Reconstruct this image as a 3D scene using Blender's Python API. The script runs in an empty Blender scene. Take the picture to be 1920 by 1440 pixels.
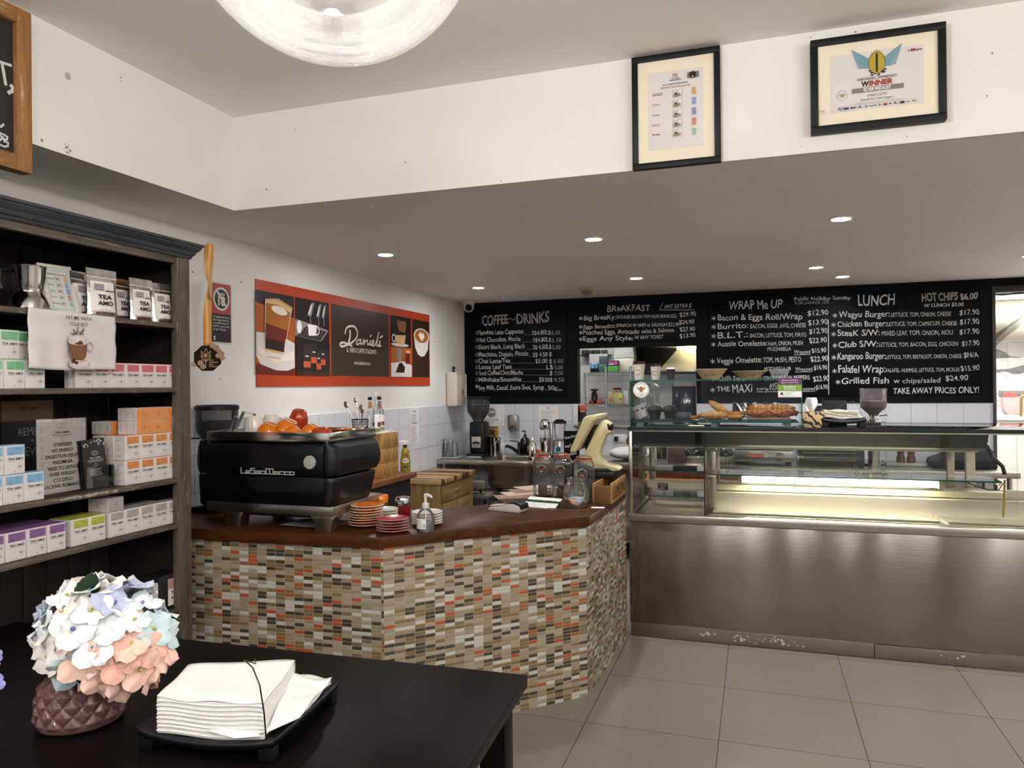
import bpy, bmesh, math, random
from mathutils import Vector, Matrix
R = math.radians
SC = bpy.context.scene
COL = SC.collection
random.seed(7)

# ------------------------------------------------------------------ camera, world, exposure
H = 1.57; FPX = 1391.07; YAW = 0.318537; PITCH = 0.00289794; ROLL = 0.00988713
_cy, _sy = math.cos(YAW), math.sin(YAW)
FWD = Vector((-_sy*math.cos(PITCH), _cy*math.cos(PITCH), math.sin(PITCH)))
_r0 = Vector((_cy, _sy, 0)); _d0 = FWD.cross(_r0)
RGT = _r0*math.cos(ROLL) + _d0*math.sin(ROLL)
DWN = -_r0*math.sin(ROLL) + _d0*math.cos(ROLL)
CAM = Vector((0, 0, H))
cam_data = bpy.data.cameras.new('camera'); cam = bpy.data.objects.new('camera', cam_data); COL.objects.link(cam)
cam_data.sensor_width = 36.0; cam_data.lens = FPX*36.0/1920.0; cam_data.clip_start = 0.05
mw = Matrix.Identity(4)
for i in range(3):
    mw[i][0] = RGT[i]; mw[i][1] = -DWN[i]; mw[i][2] = -FWD[i]; mw[i][3] = CAM[i]
cam.matrix_world = mw
SC.camera = cam
SC.view_settings.view_transform = 'Standard'; SC.view_settings.look = 'None'
SC.view_settings.gamma = 1.0; SC.view_settings.use_curve_mapping = False
SC.view_settings.exposure = 3.1
SC.cycles.use_denoising = True
SC.cycles.max_bounces = 10; SC.cycles.transparent_max_bounces = 24
SC.cycles.diffuse_bounces = 5; SC.cycles.glossy_bounces = 5; SC.cycles.transmission_bounces = 8
SC.cycles.sample_clamp_indirect = 6.0
SC.cycles.caustics_refractive = False; SC.cycles.caustics_reflective = False
W = bpy.data.worlds.new('world'); SC.world = W; W.use_nodes = True
W.node_tree.nodes['Background'].inputs[0].default_value = (0.88, 0.93, 1.0, 1)
W.node_tree.nodes['Background'].inputs[1].default_value = 0.03     # overcast street beyond the shopfront
L_PEND = 57.0      # bulbs of the globe pendants (emission strength)
L_DOWN = 26.0      # downlight lenses
W_DOWN = 5.8        # beam of each downlight (watts)
L_TUBE = 8.0       # tube in the display case
L_KITCH = 36.0     # kitchen tubes

def ray(px, py): return RGT*((px-960)/FPX) + DWN*((py-720)/FPX) + FWD
def on_z(px, py, z): d = ray(px, py); return CAM + d*((z-H)/d.z)
def on_y(px, py, y): d = ray(px, py); return CAM + d*(y/d.y)
def on_x(px, py, x): d = ray(px, py); return CAM + d*(x/d.x)
def mpp(p): return (Vector(p)-CAM).dot(FWD)/FPX        # metres per photo pixel at a point

# ------------------------------------------------------------------ materials
def lin(c):
    c = c/255.0
    return c/12.92 if c <= 0.04045 else ((c+0.055)/1.055)**2.4
def rgb(h):
    if isinstance(h, str):
        h = h.lstrip('#'); h = tuple(int(h[i:i+2], 16) for i in (0, 2, 4))
    return tuple(lin(v) for v in h) + (1.0,)
MATS = {}
class NT:
    def __init__(s, name):
        s.m = bpy.data.materials.new(name); s.m.use_nodes = True
        s.t = s.m.node_tree; s.n = s.t.nodes; s.b = s.n['Principled BSDF']; s.out = s.n['Material Output']
    def add(s, typ, **kw):
        n = s.n.new(typ)
        for k, v in kw.items():
            if k.startswith('i_'):
                key = k[2:]
                key = int(key) if key.isdigit() else key.replace('_', ' ')
                n.inputs[key].default_value = v
            else: setattr(n, k, v)
        return n
    def ln(s, a, b): s.t.links.new(a, b)
    def math(s, op, a, b=None, clamp=False):
        n = s.n.new('ShaderNodeMath'); n.operation = op; n.use_clamp = clamp
        for i, v in enumerate((a, b)):
            if v is None: continue
            if isinstance(v, (int, float)): n.inputs[i].default_value = v
            else: s.ln(v, n.inputs[i])
        return n.outputs[0]
    def mix(s, fac, a, b):
        n = s.n.new('ShaderNodeMix'); n.data_type = 'RGBA'
        for i, v in ((0, fac), (6, a), (7, b)):
            if isinstance(v, (int, float, tuple)): n.inputs[i].default_value = v
            else: s.ln(v, n.inputs[i])
        return n.outputs[2]
    def ramp(s, fac, stops, interp='LINEAR'):
        n = s.n.new('ShaderNodeValToRGB'); n.color_ramp.interpolation = interp
        e = n.color_ramp.elements
        while len(e) < len(stops): e.new(0.5)
        for i, (p, c) in enumerate(stops): e[i].position = p; e[i].color = c
        s.ln(fac, n.inputs[0]); return n.outputs[0]
    def coord(s, kind='Object', scale=(1, 1, 1), rot=(0, 0, 0), loc=(0, 0, 0)):
        tc = s.n.new('ShaderNodeTexCoord'); mp = s.n.new('ShaderNodeMapping')
        mp.inputs['Scale'].default_value = scale; mp.inputs['Rotation'].default_value = rot; mp.inputs['Location'].default_value = loc
        s.ln(tc.outputs[kind], mp.inputs[0]); return mp.outputs[0]
    def noise(s, vec, scale, detail=4, rough=0.5, out=0):
        n = s.n.new('ShaderNodeTexNoise'); n.inputs['Scale'].default_value = scale
        n.inputs['Detail'].default_value = detail; n.inputs['Roughness'].default_value = rough
        if vec is not None: s.ln(vec, n.inputs['Vector'])
        return n.outputs[out]
    def bump(s, h, strength=0.2, dist=0.01):
        n = s.n.new('ShaderNodeBump'); n.inputs['Strength'].default_value = strength; n.inputs['Distance'].default_value = dist
        s.ln(h, n.inputs['Height']); s.ln(n.outputs[0], s.b.inputs['Normal']); return n
    def setp(s, **kw):
        for k, v in kw.items():
            s.b.inputs[k.replace('_', ' ')].default_value = v
def M(name, col='#888888', rough=0.5, metal=0.0, var=0.06, nscale=14.0, bump=0.0, bscale=120.0, spec=0.5, coat=0.0, emit=0.0, ecol=None, trans=0.0, alpha=1.0, sheen=0.0, sss=0.0):
    """principled material with a little procedural mottling of its colour and gloss"""
    if name in MATS: return MATS[name]
    t = NT(name); c = rgb(col)
    v = t.coord('Object'); nz = t.noise(v, nscale, 5)
    dark = tuple(x*(1-var) for x in c[:3]) + (1,); light = tuple(min(1, x*(1+var)) for x in c[:3]) + (1,)
    t.ln(t.mix(nz, dark, light), t.b.inputs['Base Color'])
    t.setp(Metallic=metal, Roughness=rough, Specular_IOR_Level=spec, Coat_Weight=coat, Transmission_Weight=trans, Alpha=alpha, Sheen_Weight=sheen, Subsurface_Weight=sss)
    if sss: t.b.inputs['Subsurface Scale'].default_value = 0.01
    rr = t.math('MULTIPLY_ADD', nz, 0.12); t.n[-1].inputs[2].default_value = max(0.0, rough-0.06)
    t.ln(rr, t.b.inputs['Roughness'])
    if bump: t.bump(t.noise(v, bscale, 3), bump, 0.002)
    if emit:
        t.b.inputs['Emission Color'].default_value = rgb(ecol or col); t.b.inputs['Emission Strength'].default_value = emit
    MATS[name] = t.m; return t.m
def thin_glass(name, tint=(1, 1, 1), ior=1.45, haze=0.0, rough=0.0, gain=1.0):
    """window-pane glass: transparent with Fresnel reflection, so light passes straight through a pane"""
    if name in MATS: return MATS[name]
    t = NT(name); t.n.remove(t.b)
    tr = t.add('ShaderNodeBsdfTransparent'); tr.inputs[0].default_value = tint + (1,)
    gl = t.add('ShaderNodeBsdfGlossy'); gl.inputs['Roughness'].default_value = rough
    fr = t.add('ShaderNodeFresnel'); fr.inputs[0].default_value = ior
    nz = t.noise(t.coord('Object'), 6.0, 3)
    f = t.math('MULTIPLY', fr.outputs[0], gain)
    mx = t.add('ShaderNodeMixShader'); t.ln(f, mx.inputs[0]); t.ln(tr.outputs[0], mx.inputs[1]); t.ln(gl.outputs[0], mx.inputs[2])
    last = mx
    if haze:
        df = t.add('ShaderNodeBsdfDiffuse'); df.inputs[0].default_value = (0.8, 0.8, 0.8, 1)
        m2 = t.add('ShaderNodeMixShader'); t.ln(t.math('MULTIPLY', nz, haze*2), m2.inputs[0]); t.ln(mx.outputs[0], m2.inputs[1]); t.ln(df.outputs[0], m2.inputs[2]); last = m2
    t.ln(last.outputs[0], t.out.inputs[0]); MATS[name] = t.m; return t.m
def emitter(name, col, strength, cam_col=None):
    if name in MATS: return MATS[name]
    t = NT(name); t.n.remove(t.b)
    e = t.add('ShaderNodeEmission'); e.inputs[0].default_value = rgb(col); e.inputs[1].default_value = strength
    t.ln(e.outputs[0], t.out.inputs[0]); MATS[name] = t.m; return t.m
def wood(name, c1, c2, axis='X', scale=9.0, rough=0.45, stretch=14.0, bump=0.15, coat=0.0, wear=None, spec=0.5):
    """wood with grain running along the given object axis"""
    if name in MATS: return MATS[name]
    t = NT(name); s = [stretch]*3; s['XYZ'.index(axis)] = 1.0
    v = t.coord('Object', tuple(s)); a = t.noise(v, scale*0.4, 7, 0.62); b = t.noise(v, scale*2.2, 4, 0.6)
    f = t.math('ADD', t.math('MULTIPLY', a, 0.7), t.math('MULTIPLY', b, 0.3))
    col = t.ramp(f, [(0.32, rgb(c1)), (0.66, rgb(c2))])
    if wear:
        w = t.noise(t.coord('Object', tuple(x*0.5 if x > 1 else 1 for x in s)), scale*0.8, 6, 0.7)
        col = t.mix(t.ramp(w, [(0.56, (0, 0, 0, 1)), (0.72, (1, 1, 1, 1))]), col, rgb(wear))
    t.ln(col, t.b.inputs['Base Color']); t.setp(Roughness=rough, Coat_Weight=coat, Specular_IOR_Level=spec); t.b.inputs['Coat Roughness'].default_value = 0.15
    t.bump(b, bump, 0.003); MATS[name] = t.m; return t.m
def steel(name, col='#b9b6b0', rough=0.28, axis='X', amount=0.5, wavy=0.0, aniso=0.0):
    """brushed stainless steel, brushed along axis"""
    if name in MATS: return MATS[name]
    t = NT(name); s = [220.0]*3; s['XYZ'.index(axis)] = 3.0
    v = t.coord('Object', tuple(s)); nz = t.noise(v, 1.0, 3)
    c = rgb(col); d = tuple(x*0.88 for x in c[:3]) + (1,)
    t.ln(t.mix(nz, d, c), t.b.inputs['Base Color'])
    t.setp(Metallic=1.0); r = t.math('MULTIPLY_ADD', nz, 0.14*amount); t.n[-1].inputs[2].default_value = rough; t.ln(r, t.b.inputs['Roughness'])
    if aniso:
        tg = t.add('ShaderNodeTangent', direction_type='RADIAL', axis='Z'); t.ln(tg.outputs[0], t.b.inputs['Tangent']); t.setp(Anisotropic=aniso, Anisotropic_Rotation=0.25)
    if wavy:
        w = t.noise(t.coord('Object', (1.6, 1.6, 0.5)), 1.4, 2)
        h = t.math('ADD', t.math('MULTIPLY', w, wavy), t.math('MULTIPLY', nz, 0.0004))
        n = t.bump(h, 1.0, 1.0)
    else: t.bump(nz, 0.04*amount, 0.002)
    MATS[name] = t.m; return t.m
def grid_tiles(name, px, pz, grout, cols, gcol, ax=('X', 'Z'), off=(0, 0), rough=0.2, bump=0.4, var=0.04, coat=0.0):
    """tiles in a straight grid; each tile takes one colour from a constant ramp"""
    if name in MATS: return MATS[name]
    t = NT(name); sp = t.add('ShaderNodeSeparateXYZ'); tc = t.add('ShaderNodeTexCoord'); t.ln(tc.outputs['Object'], sp.inputs[0])
    u = t.math('DIVIDE', t.math('ADD', sp.outputs[ax[0]], -off[0]), px); v = t.math('DIVIDE', t.math('ADD', sp.outputs[ax[1]], -off[1]), pz)
    fu, fv = t.math('FRACT', u), t.math('FRACT', v); iu, iv = t.math('FLOOR', u), t.math('FLOOR', v)
    cb = t.add('ShaderNodeCombineXYZ'); t.ln(iu, cb.inputs[0]); t.ln(iv, cb.inputs[1])
    wn = t.add('ShaderNodeTexWhiteNoise', noise_dimensions='2D'); t.ln(cb.outputs[0], wn.inputs['Vector'])
    du = t.math('MULTIPLY', t.math('ABSOLUTE', t.math('ADD', fu, -0.5)), px); dv = t.math('MULTIPLY', t.math('ABSOLUTE', t.math('ADD', fv, -0.5)), pz)
    mu = t.math('SUBTRACT', px/2-grout/2, du); mv = t.math('SUBTRACT', pz/2-grout/2, dv)
    d = t.math('MINIMUM', mu, mv); mask = t.math('GREATER_THAN', d, 0.0)
    if len(cols) > 1: col = t.ramp(wn.outputs['Value'], cols, 'CONSTANT')
    else:
        c = cols[0][1]; col = t.mix(wn.outputs['Value'], tuple(x*(1-var) for x in c[:3])+(1,), tuple(min(1, x*(1+var)) for x in c[:3])+(1,))
    st = t.noise(t.coord('Object', (4, 4, 4)), 3.0, 6, 0.6)
    col = t.mix(t.math('MULTIPLY', st, 0.14), col, tuple(x*0.6 for x in rgb(gcol)[:3])+(1,))
    if len(cols) > 1:      # glass sticks: fine streaks along each tile
        ns = t.noise(t.coord('Object', (6, 6, 260)), 1.0, 3)
        col = t.mix(t.math('MULTIPLY', ns, 0.12), col, (0.55, 0.5, 0.42, 1))
    t.ln(t.mix(mask, rgb(gcol), col), t.b.inputs['Base Color'])
    r = t.math('MULTIPLY_ADD', mask, rough-0.85); t.n[-1].inputs[2].default_value = 0.85; t.ln(r, t.b.inputs['Roughness'])
    t.setp(Coat_Weight=coat)
    h = t.math('MULTIPLY', t.math('MINIMUM', d, grout), 1.0/grout, True)
    t.bump(h, bump, grout*0.5)
    MATS[name] = t.m; return t.m

# ------------------------------------------------------------------ mesh builder
def RT(loc=(0, 0, 0), rz=0.0, rx=0.0, ry=0.0):
    return Matrix.Translation(loc) @ Matrix.Rotation(rz, 4, 'Z') @ Matrix.Rotation(ry, 4, 'Y') @ Matrix.Rotation(rx, 4, 'X')
class MB:
    def __init__(s): s.bm = bmesh.new(); s.mi = 0
    def m(s, i): s.mi = i; return s
    def _merge(s, t, M4=None):
        if M4 is not None: t.transform(M4)
        for f in t.faces: f.material_index = s.mi
        me = bpy.data.meshes.new('tmp'); t.to_mesh(me); t.free(); s.bm.from_mesh(me); bpy.data.meshes.remove(me); return s
    def box(s, x0, y0, z0, x1, y1, z1, b=0.0, seg=2, M4=None):
        t = bmesh.new(); bmesh.ops.create_cube(t, size=1.0)
        for v in t.verts:
            v.co = Vector(((x0+x1)/2+v.co.x*(x1-x0), (y0+y1)/2+v.co.y*(y1-y0), (z0+z1)/2+v.co.z*(z1-z0)))
        if b: bmesh.ops.bevel(t, geom=t.edges[:], offset=b, segments=seg, affect='EDGES', profile=0.5)
        return s._merge(t, M4)
    def lathe(s, prof, n=32, o=(0, 0, 0), M4=None, sx=1.0, sy=1.0):
        t = bmesh.new(); rings = []
        for r, z in prof:
            if r < 1e-6: rings.append([t.verts.new((0, 0, z))])
            else: rings.append([t.verts.new((r*sx*math.cos(2*math.pi*i/n), r*sy*math.sin(2*math.pi*i/n), z)) for i in range(n)])
        for a, b in zip(rings, rings[1:]):
            if len(a) == 1 and len(b) == 1: continue
            for i in range(n):
                j = (i+1) % n
                if len(a) == 1: t.faces.new((a[0], b[j], b[i]))
                elif len(b) == 1: t.faces.new((a[i], a[j], b[0]))
                else: t.faces.new((a[i], a[j], b[j], b[i]))
        t.transform(Matrix.Translation(o)); bmesh.ops.recalc_face_normals(t, faces=t.faces[:])
        return s._merge(t, M4)
    def cyl(s, p0, p1, r0, r1=None, n=20):
        p0, p1 = Vector(p0), Vector(p1); r1 = r0 if r1 is None else r1; d = p1-p0; L = d.length
        q = d.to_track_quat('Z', 'Y').to_matrix().to_4x4()
        return s.lathe([(0, 0), (r0, 0), (r1, L), (0, L)], n, M4=Matrix.Translation(p0) @ q)
    def tube(s, pts, r, n=8, closed=False):
        pts = [Vector(p) for p in pts]; t = bmesh.new(); rings = []; N = len(pts)
        up = Vector((0, 0, 1)); prev = None
        for i, p in enumerate(pts):
            if closed: d = pts[(i+1) % N]-pts[i-1]
            else: d = pts[min(i+1, N-1)]-pts[max(i-1, 0)]
            d.normalize()
            a = prev if prev is not None else (up if abs(d.z) < 0.95 else Vector((1, 0, 0)))
            x = a - d*a.dot(d)
            if x.length < 1e-5: x = Vector((1, 0, 0)) - d*d.x
            x.normalize(); y = d.cross(x); prev = x
            rr = r[i] if isinstance(r, (list, tuple)) else r
            rings.append([t.verts.new(p + x*rr*math.cos(2*math.pi*k/n) + y*rr*math.sin(2*math.pi*k/n)) for k in range(n)])
        pr = list(zip(rings, rings[1:])) + ([(rings[-1], rings[0])] if closed else [])
        for a, b in pr:
            for k in range(n): t.faces.new((a[k], a[(k+1) % n], b[(k+1) % n], b[k]))
        if not closed: t.faces.new(rings[0][::-1]); t.faces.new(rings[-1])
        bmesh.ops.recalc_face_normals(t, faces=t.faces[:])
        return s._merge(t)
    def sph(s, c, rx, ry=None, rz=None, n=16, M4=None):
        ry = rx if ry is None else ry; rz = rx if rz is None else rz
        t = bmesh.new(); bmesh.ops.create_uvsphere(t, u_segments=n, v_segments=max(6, n//2), radius=1.0)
        for v in t.verts: v.co = Vector((v.co.x*rx, v.co.y*ry, v.co.z*rz))
        if M4 is not None: t.transform(M4)
        t.transform(Matrix.Translation(c)); return s._merge(t)
    def prism(s, pts, z0, z1, M4=None, b=0.0):
        t = bmesh.new(); lo = [t.verts.new((x, y, z0)) for x, y in pts]; hi = [t.verts.new((x, y, z1)) for x, y in pts]; n = len(pts)
        t.faces.new(lo[::-1]); t.faces.new(hi)
        for i in range(n): t.faces.new((lo[i], lo[(i+1) % n], hi[(i+1) % n], hi[i]))
        bmesh.ops.recalc_face_normals(t, faces=t.faces[:])
        if b: bmesh.ops.bevel(t, geom=t.edges[:], offset=b, segments=2, affect='EDGES', profile=0.5)
        return s._merge(t, M4)
    def quad(s, *pts, M4=None):
        t = bmesh.new(); t.faces.new([t.verts.new(p) for p in pts]); return s._merge(t, M4)
    def grid(s, fn, nu, nv, M4=None, closed_u=False):
        t = bmesh.new(); V = [[t.verts.new(fn(i/nu, j/nv)) for j in range(nv+1)] for i in range(nu+1 if not closed_u else nu)]
        for i in range(nu):
            a, b = V[i], V[(i+1) % len(V)]
            for j in range(nv): t.faces.new((a[j], b[j], b[j+1], a[j+1]))
        return s._merge(t, M4)
    def build(s, name, mats, parent=None, loc=None, rot=None, sharp=38.0, solid=0.0):
        if not isinstance(mats, (list, tuple)): mats = [mats]
        for e in s.bm.edges:
            if len(e.link_faces) == 2: e.smooth = e.calc_face_angle(0.0) < R(sharp)
        for f in s.bm.faces: f.smooth = True
        me = bpy.data.meshes.new(name); s.bm.to_mesh(me); s.bm.free()
        for m in mats: me.materials.append(m)
        o = bpy.data.objects.new(name, me); COL.objects.link(o)
        if parent is not None: o.parent = parent
        if loc is not None: o.location = loc
        if rot is not None: o.rotation_euler = rot
        if solid:
            md = o.modifiers.new('thickness', 'SOLIDIFY'); md.thickness = solid; md.offset = 0
        return o
def tag(o, label, cat, group=None, kind=None):
    o['label'] = label; o['category'] = cat
    if group: o['group'] = group
    if kind: o['kind'] = kind
    return o
def struct(o): o['kind'] = 'structure'; return o
def empty(name, loc, rz=0.0, label=None, cat=None, group=None):
    o = bpy.data.objects.new(name, None); COL.objects.link(o); o.location = loc; o.rotation_euler = (0, 0, rz); o.empty_display_size = 0.05
    if label: tag(o, label, cat, group)
    return o
def dup(src, loc=None, rz=None, label=None, group=None):
    """copy a thing with its parts and sub-parts"""
    r = src.copy(); COL.objects.link(r)
    for ch in list(src.children):
        c = ch.copy(); COL.objects.link(c); c.parent = r; c.matrix_parent_inverse = ch.matrix_parent_inverse
        for g in list(ch.children):
            d = g.copy(); COL.objects.link(d); d.parent = c; d.matrix_parent_inverse = g.matrix_parent_inverse
    if loc is not None: r.location = loc
    if rz is not None: r.rotation_euler = (0, 0, rz)
    if label: r['label'] = label
    if group: r['group'] = group
    return r
ORD = ['', 'first', 'second', 'third', 'fourth', 'fifth', 'sixth', 'seventh', 'eighth', 'ninth', 'tenth', 'eleventh', 'twelfth']

# ------------------------------------------------------------------ lettering
_FC = {}
def glyphs(text, bold):
    k = (text, bold)
    if k not in _FC:
        cu = bpy.data.curves.new('f', 'FONT'); cu.body = text; cu.size = 1.0; cu.resolution_u = 3; cu.offset = bold
        ob = bpy.data.objects.new('f', cu); me = bpy.data.meshes.new_from_object(ob)
        vs = [(v.co.x, v.co.y) for v in me.vertices]; fs = [tuple(p.vertices) for p in me.polygons]
        bpy.data.objects.remove(ob); bpy.data.curves.remove(cu); bpy.data.meshes.remove(me)
        _FC[k] = (vs, fs)
    return _FC[k]
CAPH = 0.69
class LT:
    """lettering and flat marks laid on a plane: origin o, unit axes u (reading direction) and v (up), normal n towards the reader"""
    def __init__(s, o=(0, 0, 0), u=(1, 0, 0), v=(0, 0, 1), lift=0.0012):
        s.o, s.u, s.v = Vector(o), Vector(u).normalized(), Vector(v).normalized(); s.n = s.u.cross(s.v).normalized(); s.lift = lift
        s.V = []; s.F = []; s.MI = []
    def P(s, a, b, k=1): return s.o + s.u*a + s.v*b + s.n*s.lift*k
    def put(s, pts, faces, mi, k=1):
        s.cnt = getattr(s, 'cnt', -1)+1; k += .11*(s.cnt % 9)      # never two marks in exactly one plane
        b = len(s.V); s.V += [s.P(x, y, k) for x, y in pts]
        for f in faces: s.F.append(tuple(b+i for i in f)); s.MI.append(mi)
    def text(s, t, a, b, h, w=None, al='L', mi=0, bold=0.0, shear=0.0, rot=0.0, hand=0.0, k=2, seed=None):
        vs, fs = glyphs(t, bold)
        if not vs: return s
        x0 = min(v[0] for v in vs); x1 = max(v[0] for v in vs); sy = h/CAPH; sx = sy if w is None else w/(x1-x0)
        tw = (x1-x0)*sx; ax = {'L': 0, 'C': -tw/2, 'R': -tw}[al]; cr, sr = math.cos(rot), math.sin(rot)
        ph = (hash(t) % 97) if seed is None else seed; pts = []
        ph = sum(ord(c)*(i+3) for i, c in enumerate(t)) % 97
        for x, y in vs:
            X = (x-x0)*sx + ax + shear*y*sy; Y = y*sy
            if hand:
                q = X/h
                Y += hand*h*(math.sin(q*2.1+ph)*0.5+math.sin(q*0.83+ph*1.7)*0.5); X += hand*h*0.8*math.sin(Y/h*3.0+q*1.3+ph)
                Y *= 1+hand*0.8*math.sin(q*1.5+ph*0.7)
            pts.append((a+X*cr-Y*sr, b+X*sr+Y*cr))
        s.put(pts, fs, mi, k); return s
    def rect(s, a0, b0, a1, b1, mi=0, k=1): s.put([(a0, b0), (a1, b0), (a1, b1), (a0, b1)], [(0, 1, 2, 3)], mi, k); return s
    def poly(s, pts, mi=0, k=1): s.put(pts, [tuple(range(len(pts)))], mi, k); return s
    def disc(s, a, b, r, mi=0, k=1, n=28, ry=None, rot=0.0):
        ry = r if ry is None else ry; c, q = math.cos(rot), math.sin(rot)
        P = [(r*math.cos(2*math.pi*i/n), ry*math.sin(2*math.pi*i/n)) for i in range(n)]
        s.put([(a+x*c-y*q, b+x*q+y*c) for x, y in P], [tuple(range(n))], mi, k); return s
    def line(s, pts, w, mi=0, k=2, closed=False):
        n = len(pts)
        for i in range(n if closed else n-1):
            (x0, y0), (x1, y1) = pts[i], pts[(i+1) % n]; L = math.hypot(x1-x0, y1-y0)
            if L < 1e-9: continue
            dx, dy = (x1-x0)/L*w/2, (y1-y0)/L*w/2
            s.put([(x0-dx+dy, y0-dy-dx), (x1+dx+dy, y1+dy-dx), (x1+dx-dy, y1+dy+dx), (x0-dx-dy, y0-dy+dx)], [(0, 1, 2, 3)], mi, k)
        return s
    def ring(s, a, b, r, w, mi=0, k=2, n=28, ry=None):
        ry = r if ry is None else ry
        return s.line([(a+r*math.cos(2*math.pi*i/n), b+ry*math.sin(2*math.pi*i/n)) for i in range(n)], w, mi, k, True)
    def build(s, name, mats, parent=None):
        me = bpy.data.meshes.new(name); me.from_pydata([tuple(v) for v in s.V], [], s.F); me.update()
        if not isinstance(mats, (list, tuple)): mats = [mats]
        for m in mats: me.materials.append(m)
        for p, i in zip(me.polygons, s.MI): p.material_index = i
        o = bpy.data.objects.new(name, me); COL.objects.link(o)
        if parent is not None:
            o.parent = parent; o.matrix_parent_inverse = parent.matrix_world.inverted() if False else Matrix.Identity(4)
        return o

# ------------------------------------------------------------------ common materials
paint_w = M('wall_paint', '#e7e5e1', 0.75, var=0.03, nscale=3, bump=0.04, bscale=60)
paint_c = M('ceiling_paint', '#f3f0eb', 0.85, var=0.03, nscale=2)
paint_l = M('lower_ceiling_paint', '#f2f0ed', 0.8, var=0.03, nscale=1.5)
paint_k = M('black_paint', '#101013', 0.6, var=0.12, nscale=5, spec=.1)
boardm = M('chalkboard_black', '#0b0b0e', 0.5, var=0.25, nscale=3, spec=.1)
chalk = M('chalk_marks', '#c9c9c6', 0.9, var=0.25, nscale=60)
chalk2 = M('faint_chalk_marks', '#9a9a98', 0.9, var=0.25, nscale=60)
white_p = M('white_paper', '#ece9e6', 0.8, var=0.02)
black_ink = M('black_ink', '#111111', 0.7)
grey_ink = M('grey_ink', '#77757a', 0.8)
blackpl = M('black_plastic', '#0a0a0c', 0.45, var=0.15, spec=.3)
blackmt = M('black_powder_coat', '#060608', 0.36, var=0.2, spec=.35)
chrome = M('chrome', '#d9d7d4', 0.09, 1.0, var=0.03)
darkst = M('dark_steel', '#6a6866', 0.25, 1.0)
ss_x = steel('stainless_brushed', '#b5b0a8', 0.26, 'X')
ss_z = steel('stainless_upright', '#b5b0a8', 0.26, 'Z')
ss_case = steel('stainless_case_panel', '#8a8580', 0.17, 'X', 0.5, wavy=0.006, aniso=1.0)
glass = thin_glass('pane_glass', (0.985, 0.995, 0.99), 1.5)
glass_c = thin_glass('clear_glassware', (0.985, 0.99, 0.99), 1.5, gain=.8, haze=.03)
glass_e = M('green_glass_edge', '#1f5a4c', 0.15, var=0.1, spec=0.8)
tile_w = grid_tiles('white_wall_tiles', 0.205, 0.205, 0.003, [(0, rgb('#dcdee4'))], '#8b8987', ('X', 'Z'), (-0.55, 0.18), 0.18, 0.3, 0.02)
tile_l = grid_tiles('white_wall_tiles_side', 0.205, 0.205, 0.003, [(0, rgb('#dcdee4'))], '#8b8987', ('Y', 'Z'), (0.05, 0.18), 0.18, 0.3, 0.02)
tile_f = grid_tiles('floor_tiles', 0.6, 0.6, 0.0035, [(0, rgb('#867e73'))], '#35322e', ('X', 'Y'), (-0.175, 0.39), 0.34, 0.15, 0.03)
ceram_w = M('white_ceramic', '#e6e1d8', 0.2, var=0.03, spec=0.6)
ceram_o = M('orange_ceramic', '#e0780f', 0.16, var=0.05, spec=0.6)
ceram_r = M('red_ceramic', '#b23a17', 0.16, var=0.05, spec=0.6)
ceram_c = M('crimson_ceramic', '#a3202f', 0.22, var=0.05, spec=0.6)

def wpart(o, root):
    """parent o (built in world coordinates) under root without moving it"""
    o.parent = root
    o.matrix_parent_inverse = (Matrix.Translation(root.location) @ root.rotation_euler.to_matrix().to_4x4()).inverted(); return o

# ------------------------------------------------------------------ the room
XL, YB, ZL, ZM = -2.95, 7.345, 2.45, 2.911
BX, BY = -2.44, 3.049
KY = 9.1
XR = 4.3; YF = -3.6
struct(MB().box(-3.2, YF-1.5, -0.1, XR+.2, 10.0, 0).build('floor', tile_f))
struct(MB().box(BX, YF, ZM, XR, BY, ZM+.1).build('ceiling', paint_c))
struct(MB().box(XL, 3.47, ZL+.004, XR, YB, ZL+.1).build('ceiling_lower', paint_l))
b = MB(); b.box(XL, BY+.02, ZL, XR, 3.47, ZL+.1); b.box(XL, YF, ZL, BX-.02, BY+.02, ZL+.1)
struct(b.build('ceiling_soffit', paint_l))
b = MB(); b.box(BX-.02, BY, ZL, XR, BY+.02, ZM+.1); b.box(BX-.02, YF, ZL, BX, BY, ZM+.1)
struct(b.build('wall_bulkhead', paint_w))
struct(MB().box(XL-.1, YF, 0, XL, 9.2, ZM).build('wall_left', paint_w))
struct(MB().box(XL, 2.75, 0, XL+.008, YB, 1.385).build('wall_left_tiles', tile_l))
# back wall: tiles below, black paint above, pass-through to the kitchen
PX0, PX1, PZ0, PZ1 = -1.722, -0.552, 1.165, 1.948
b = MB()
b.box(XL, YB, 1.385, PX0, YB+.12, ZL+.1).box(PX1, YB, 1.385, 1.926, YB+.12, ZL+.1).box(PX0, YB, PZ1, PX1, YB+.12, ZL+.1)
b.box(1.926, YB, 2.385, XR, YB+.12, ZL+.1)
struct(b.build('wall_back', paint_k))
b = MB(); b.box(XL, YB+.004, 0, PX0, YB+.116, 1.385).box(PX1, YB+.004, 0, 1.926, YB+.116, 1.385).box(PX0, YB+.004, 0, PX1, YB+.116, PZ0)
struct(b.build('wall_back_tiles', tile_w))
struct(MB().box(PX0-.03, YB-.06, PZ0-.02, PX1+.03, YB+.14, PZ0+.006, .003).build('trim_1', ss_x))
b = MB(); b.box(1.926, YB-.012, 0, 1.95, YB+.12, 2.385).box(1.95, YB-.004, 2.335, XR, YB+.1, 2.385)
struct(b.build('trim_2', M('dark_door_trim', '#2a2826', 0.5)))
struct(MB().box(PX0-.05, YB-.014, PZ0+.006, PX0, YB+.13, 1.37, .006).build('trim_3', M('white_edge_trim', '#dcdad6', 0.4)))
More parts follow.
